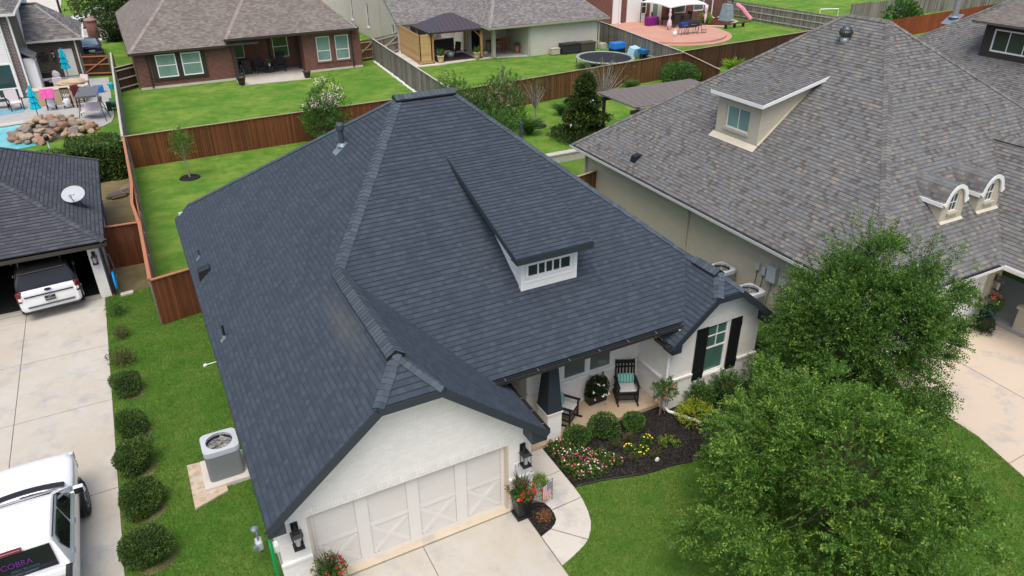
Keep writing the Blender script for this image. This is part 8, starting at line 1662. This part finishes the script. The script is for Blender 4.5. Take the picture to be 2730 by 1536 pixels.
while len(fp) < 62 and tries < 9000:
    tries += 1; x, y = R_.uniform(1.95, 3.5), R_.uniform(-.1, 1.6)
    if inpoly(np.array([x]), np.array([y]), tri)[0] and all((x-a)**2+(y-b)**2 > .0165 for a, b in fp): fp.append((x, y))
kinds = ['pink', 'white', 'rose', 'coral', 'white', 'blush', 'magenta', 'pink', 'white']
for i, (x, y) in enumerate(fp): kd = kinds[(i*5+i//7) % len(kinds)]; bedflower(kd, x, y, R_.uniform(.10, .16), R_.uniform(.14, .26), label='%s flower, %s part of the walkway flower patch, %s' % (kd, 'left' if x < 2.35 else 'middle' if x < 2.85 else 'right', 'close to the porch' if y > 1.05 else 'close to the lawn' if y < .38 else 'halfway down'), nf=R_.randint(2, 5), n=170)
for x, y, l in ((3.98, .35, 'left clump of yellow flowers in the dark mulch'), (4.25, .12, 'lower clump of yellow flowers in the dark mulch'), (4.6, .42, 'right clump of yellow flowers in the dark mulch')): bedflower('yellow', x, y, .18, .22, l, 240, 9, 'yellow flower clumps in the mulch')
for x, y, l, m_ in ((3.85, -.05, 'thin grassy tuft left of the white stone in the mulch', M_lf_dull), (4.45, -.22, 'thin grassy tuft beside the small white ornament', M_lf_dull), (3.75, .62, 'small dull green tuft near the middle of the mulch bed', M_lf_dull), (4.15, .72, 'small feathery tuft behind the yellow flowers', M_lf_dull)): bladeplant('bed_tuft', l, x, y, .8, .28, 110, m_, .03, 'plant', .012, 1.0)
t = thing('lime_shrublet', 'small lime green plant in the mulch near the big front tree', 'plant', (5.05, .0, .03)); n = 40; d = rdir(n); d[:, 2] = abs(d[:, 2]); twigcrown('foliage', np.array([5.05, 0, .08])+d*.1, nrm(d+[0, 0, .4]), .24, 8, .06, .025, M_lf_lime, t)
heap('white_ornament', 'small white ornament lying in the mulch near the lawn edge', 'ornament', (4.4, -.33, .08), (.07, .05, .06), M_wtrim, 3)
# yellow and green bushes by the right gable
t = thing('yellow_shrub', 'golden yellow shrub below the right gable beside the white downspout', 'shrub', (6.35, .55, .03)); n = 150; d = rdir(n); R0 = np.array([6.38, .50, .34])+d*np.array([.45, .38, .28])*rng.random((n, 1))**.5; twigcrown('foliage', R0, nrm(d*.8+[0, 0, .6]), .24, 9, .065, .028, M_lf_yel, t); blob('lower_foliage', (6.4, .6, .3), (.5, .45, .28), 700, .06, .03, M_lf_lime, t, seed=6)
for l, x, y, r, h, m_ in (('leafy green shrub directly below the right gable window, left one', 6.95, .95, .42, .85, M_lf_mid), ('taller leafy green shrub below the right shutter', 7.9, .85, .50, 1.0, M_lf_mid), ('dark green shrub at the right end of the gable wall', 9.2, .45, .85, 1.45, M_lf_mid), ('rounded green shrub behind the lower tree beyond the gable corner', 9.95, 1.9, .6, 1.1, M_lf_mid)):
    t = thing('foundation_shrub', l, 'shrub', (x, y, .03)); n = 330; d = rdir(n); R0 = np.array([x, y, h*.5])+d*np.array([r, r, h*.5])*(.4+.6*rng.random((n, 1))); twigcrown('foliage', R0, nrm(d*.7+[0, 0, .8]+rng.normal(0, .3, (n, 3))), .22, 9, .06, .032, m_, t); core('branches', (x, y, h*.42), (r*.7, r*.7, h*.38), M_core, t)
# blue pot at the right house
t = pot('blue_glazed_pot', 'tall blue glazed pot with pink lilies beside the white garage door', 18.98, -.12, .035, .27, .72, plain('blue_glaze', (.01, .05, .22), .15, .3, 6, coat=.8), cat='potted plant', plantfn=lambda t, p: (blob('foliage', (p.x, p.y, p.z+.22), (.34, .32, .24), 700, .11, .045, M_lf_mid, t), blossoms('flower', [(18.85, -.25, 1.22), (19.15, -.25, 1.2), (19.1, -.1, 1.28)], .04, 14, M_fl['coral'], t, .07)) and None)
shrub('trailing_shrub', 'dark leafy shrub between the white garage door and the blue pot', 18.55, -.35, .35, .6, M_lf_dark, 700, (.08, .04), seed=5)
t = thing('blue_chair', 'dark blue chair in the shade of the right porch', 'chair', (20.4, 1.2, .16)); q = MB(); q.box(20.1, 20.8, .9, 1.5, .55, .62); q.build('seat', plain('navy_plastic', (.008, .02, .11), .4, .1, 4), t); q = MB(); q.rbox((20.45, 1.5, .95), .7, .1, .8, rx=-.15); q.build('backrest', MC['navy_plastic'], t, bevel=.03)
for x in (20.15, 20.75):
    for y in (.95, 1.45): q = MB(); q.box(x-.03, x+.03, y-.03, y+.03, .16, .55); q.build('leg', MC['navy_plastic'], t)
shrub('porch_edge_shrub', 'small green shrub at the right edge below the porch pier', 20.3, -1.9, .4, .6, M_lf_mid, 600, (.08, .04), seed=15)
# ------------------------------------------------ the two big trees
def bigtree(name, label, x, y, h, cz, rad, n, nl, L, W, mat, seed, shoots=260, tl=.42, trunk=.12, cone=.10, clump=1.0):
    t = thing(name, label, 'tree', (x, y, 0)); q = MB(); c = np.array([x, y, cz]); tips = []
    for k in range(90): d = nrm(rng.normal(size=3)+np.array([0, 0, .3])); tips.append(tuple(c+d*np.array(rad)*rng.uniform(.55, .95)))
    q.tube([(x, y, 0), (x+.03, y, .8), (x, y+.03, 1.5)], [trunk, trunk*.85, trunk*.7], 9)
    for tp in tips:
        s_ = Vector((x, y, random.uniform(.9, 1.8))); mid = s_.lerp(Vector(tp), .45)+Vector((0, 0, .25)); q.tube([s_, mid, tp], [trunk*.35, trunk*.2, .008], 5)
    q.build('trunk', M_bark, t, smooth=True)
    r = np.random.default_rng(seed); nc = 200
    dc = nrm(r.normal(size=(nc, 3))); kc = lump(dc, 9, .30, seed); ext = np.where((r.random(nc) < .16) & (dc[:, 2] > -.35), r.uniform(1.10, 1.30, nc), 1.); cc_ = c+dc*np.array(rad)*(kc*ext*(1-.50*r.random(nc)**1.6)*(1.06-cone*dc[:, 2]))[:, None]
    nb = r.uniform(.4, 1.6, nc); idx = r.choice(nc, n, p=nb/nb.sum()); dl = nrm(r.normal(size=(n, 3))+dc[idx]*.9+np.array([0, 0, .35])); rr = r.random(n)**.5*(r.uniform(.22, .46, nc)*np.where(ext > 1, .75, 1))[idx]*clump
    R0 = cc_[idx]+dl*rr[:, None]*np.array([1, 1, .62]); d = dl
    m = R0[:, 2] > .35; R0, d = R0[m], d[m]; dd = dc[idx][m]
    dirs = nrm(d*.7+dd*.35+np.array([0, 0, .22])+r.normal(0, .30, (len(d), 3)))
    twigcrown('crown', R0, dirs, tl, nl, L, W, mat, t)
    # longer shoots that break the outline
    d = nrm(r.normal(size=(shoots, 3))+np.array([0, 0, .25])); k = lump(d, 9, .36, seed); R1 = c+d*np.array(rad)*(k*.93)[:, None]; m = R1[:, 2] > .6
    twigcrown('outer_shoots', R1[m], nrm(d[m]+np.array([0, 0, .35])+r.normal(0, .2, (m.sum(), 3))), tl*1.8, nl+8, L*.9, W*.9, mat, t, tipbias=.9)
    return t
bigtree('front_tree', 'large leafy tree filling the lower right corner of the photo', 5.85, -4.72, 5, 2.45, (2.02, 2.02, 1.65), 10500, 16, .074, .038, M_lf_big, 5, 380, .40)
bigtree('driveway_tree', 'tall darker tree between the middle house gable and the right driveway', 10.78, -1.0, 6, 2.6, (1.62, 1.62, 2.12), 10000, 15, .076, .039, M_lf_big2, 14, 420, .46, .13, .33, 1.25)
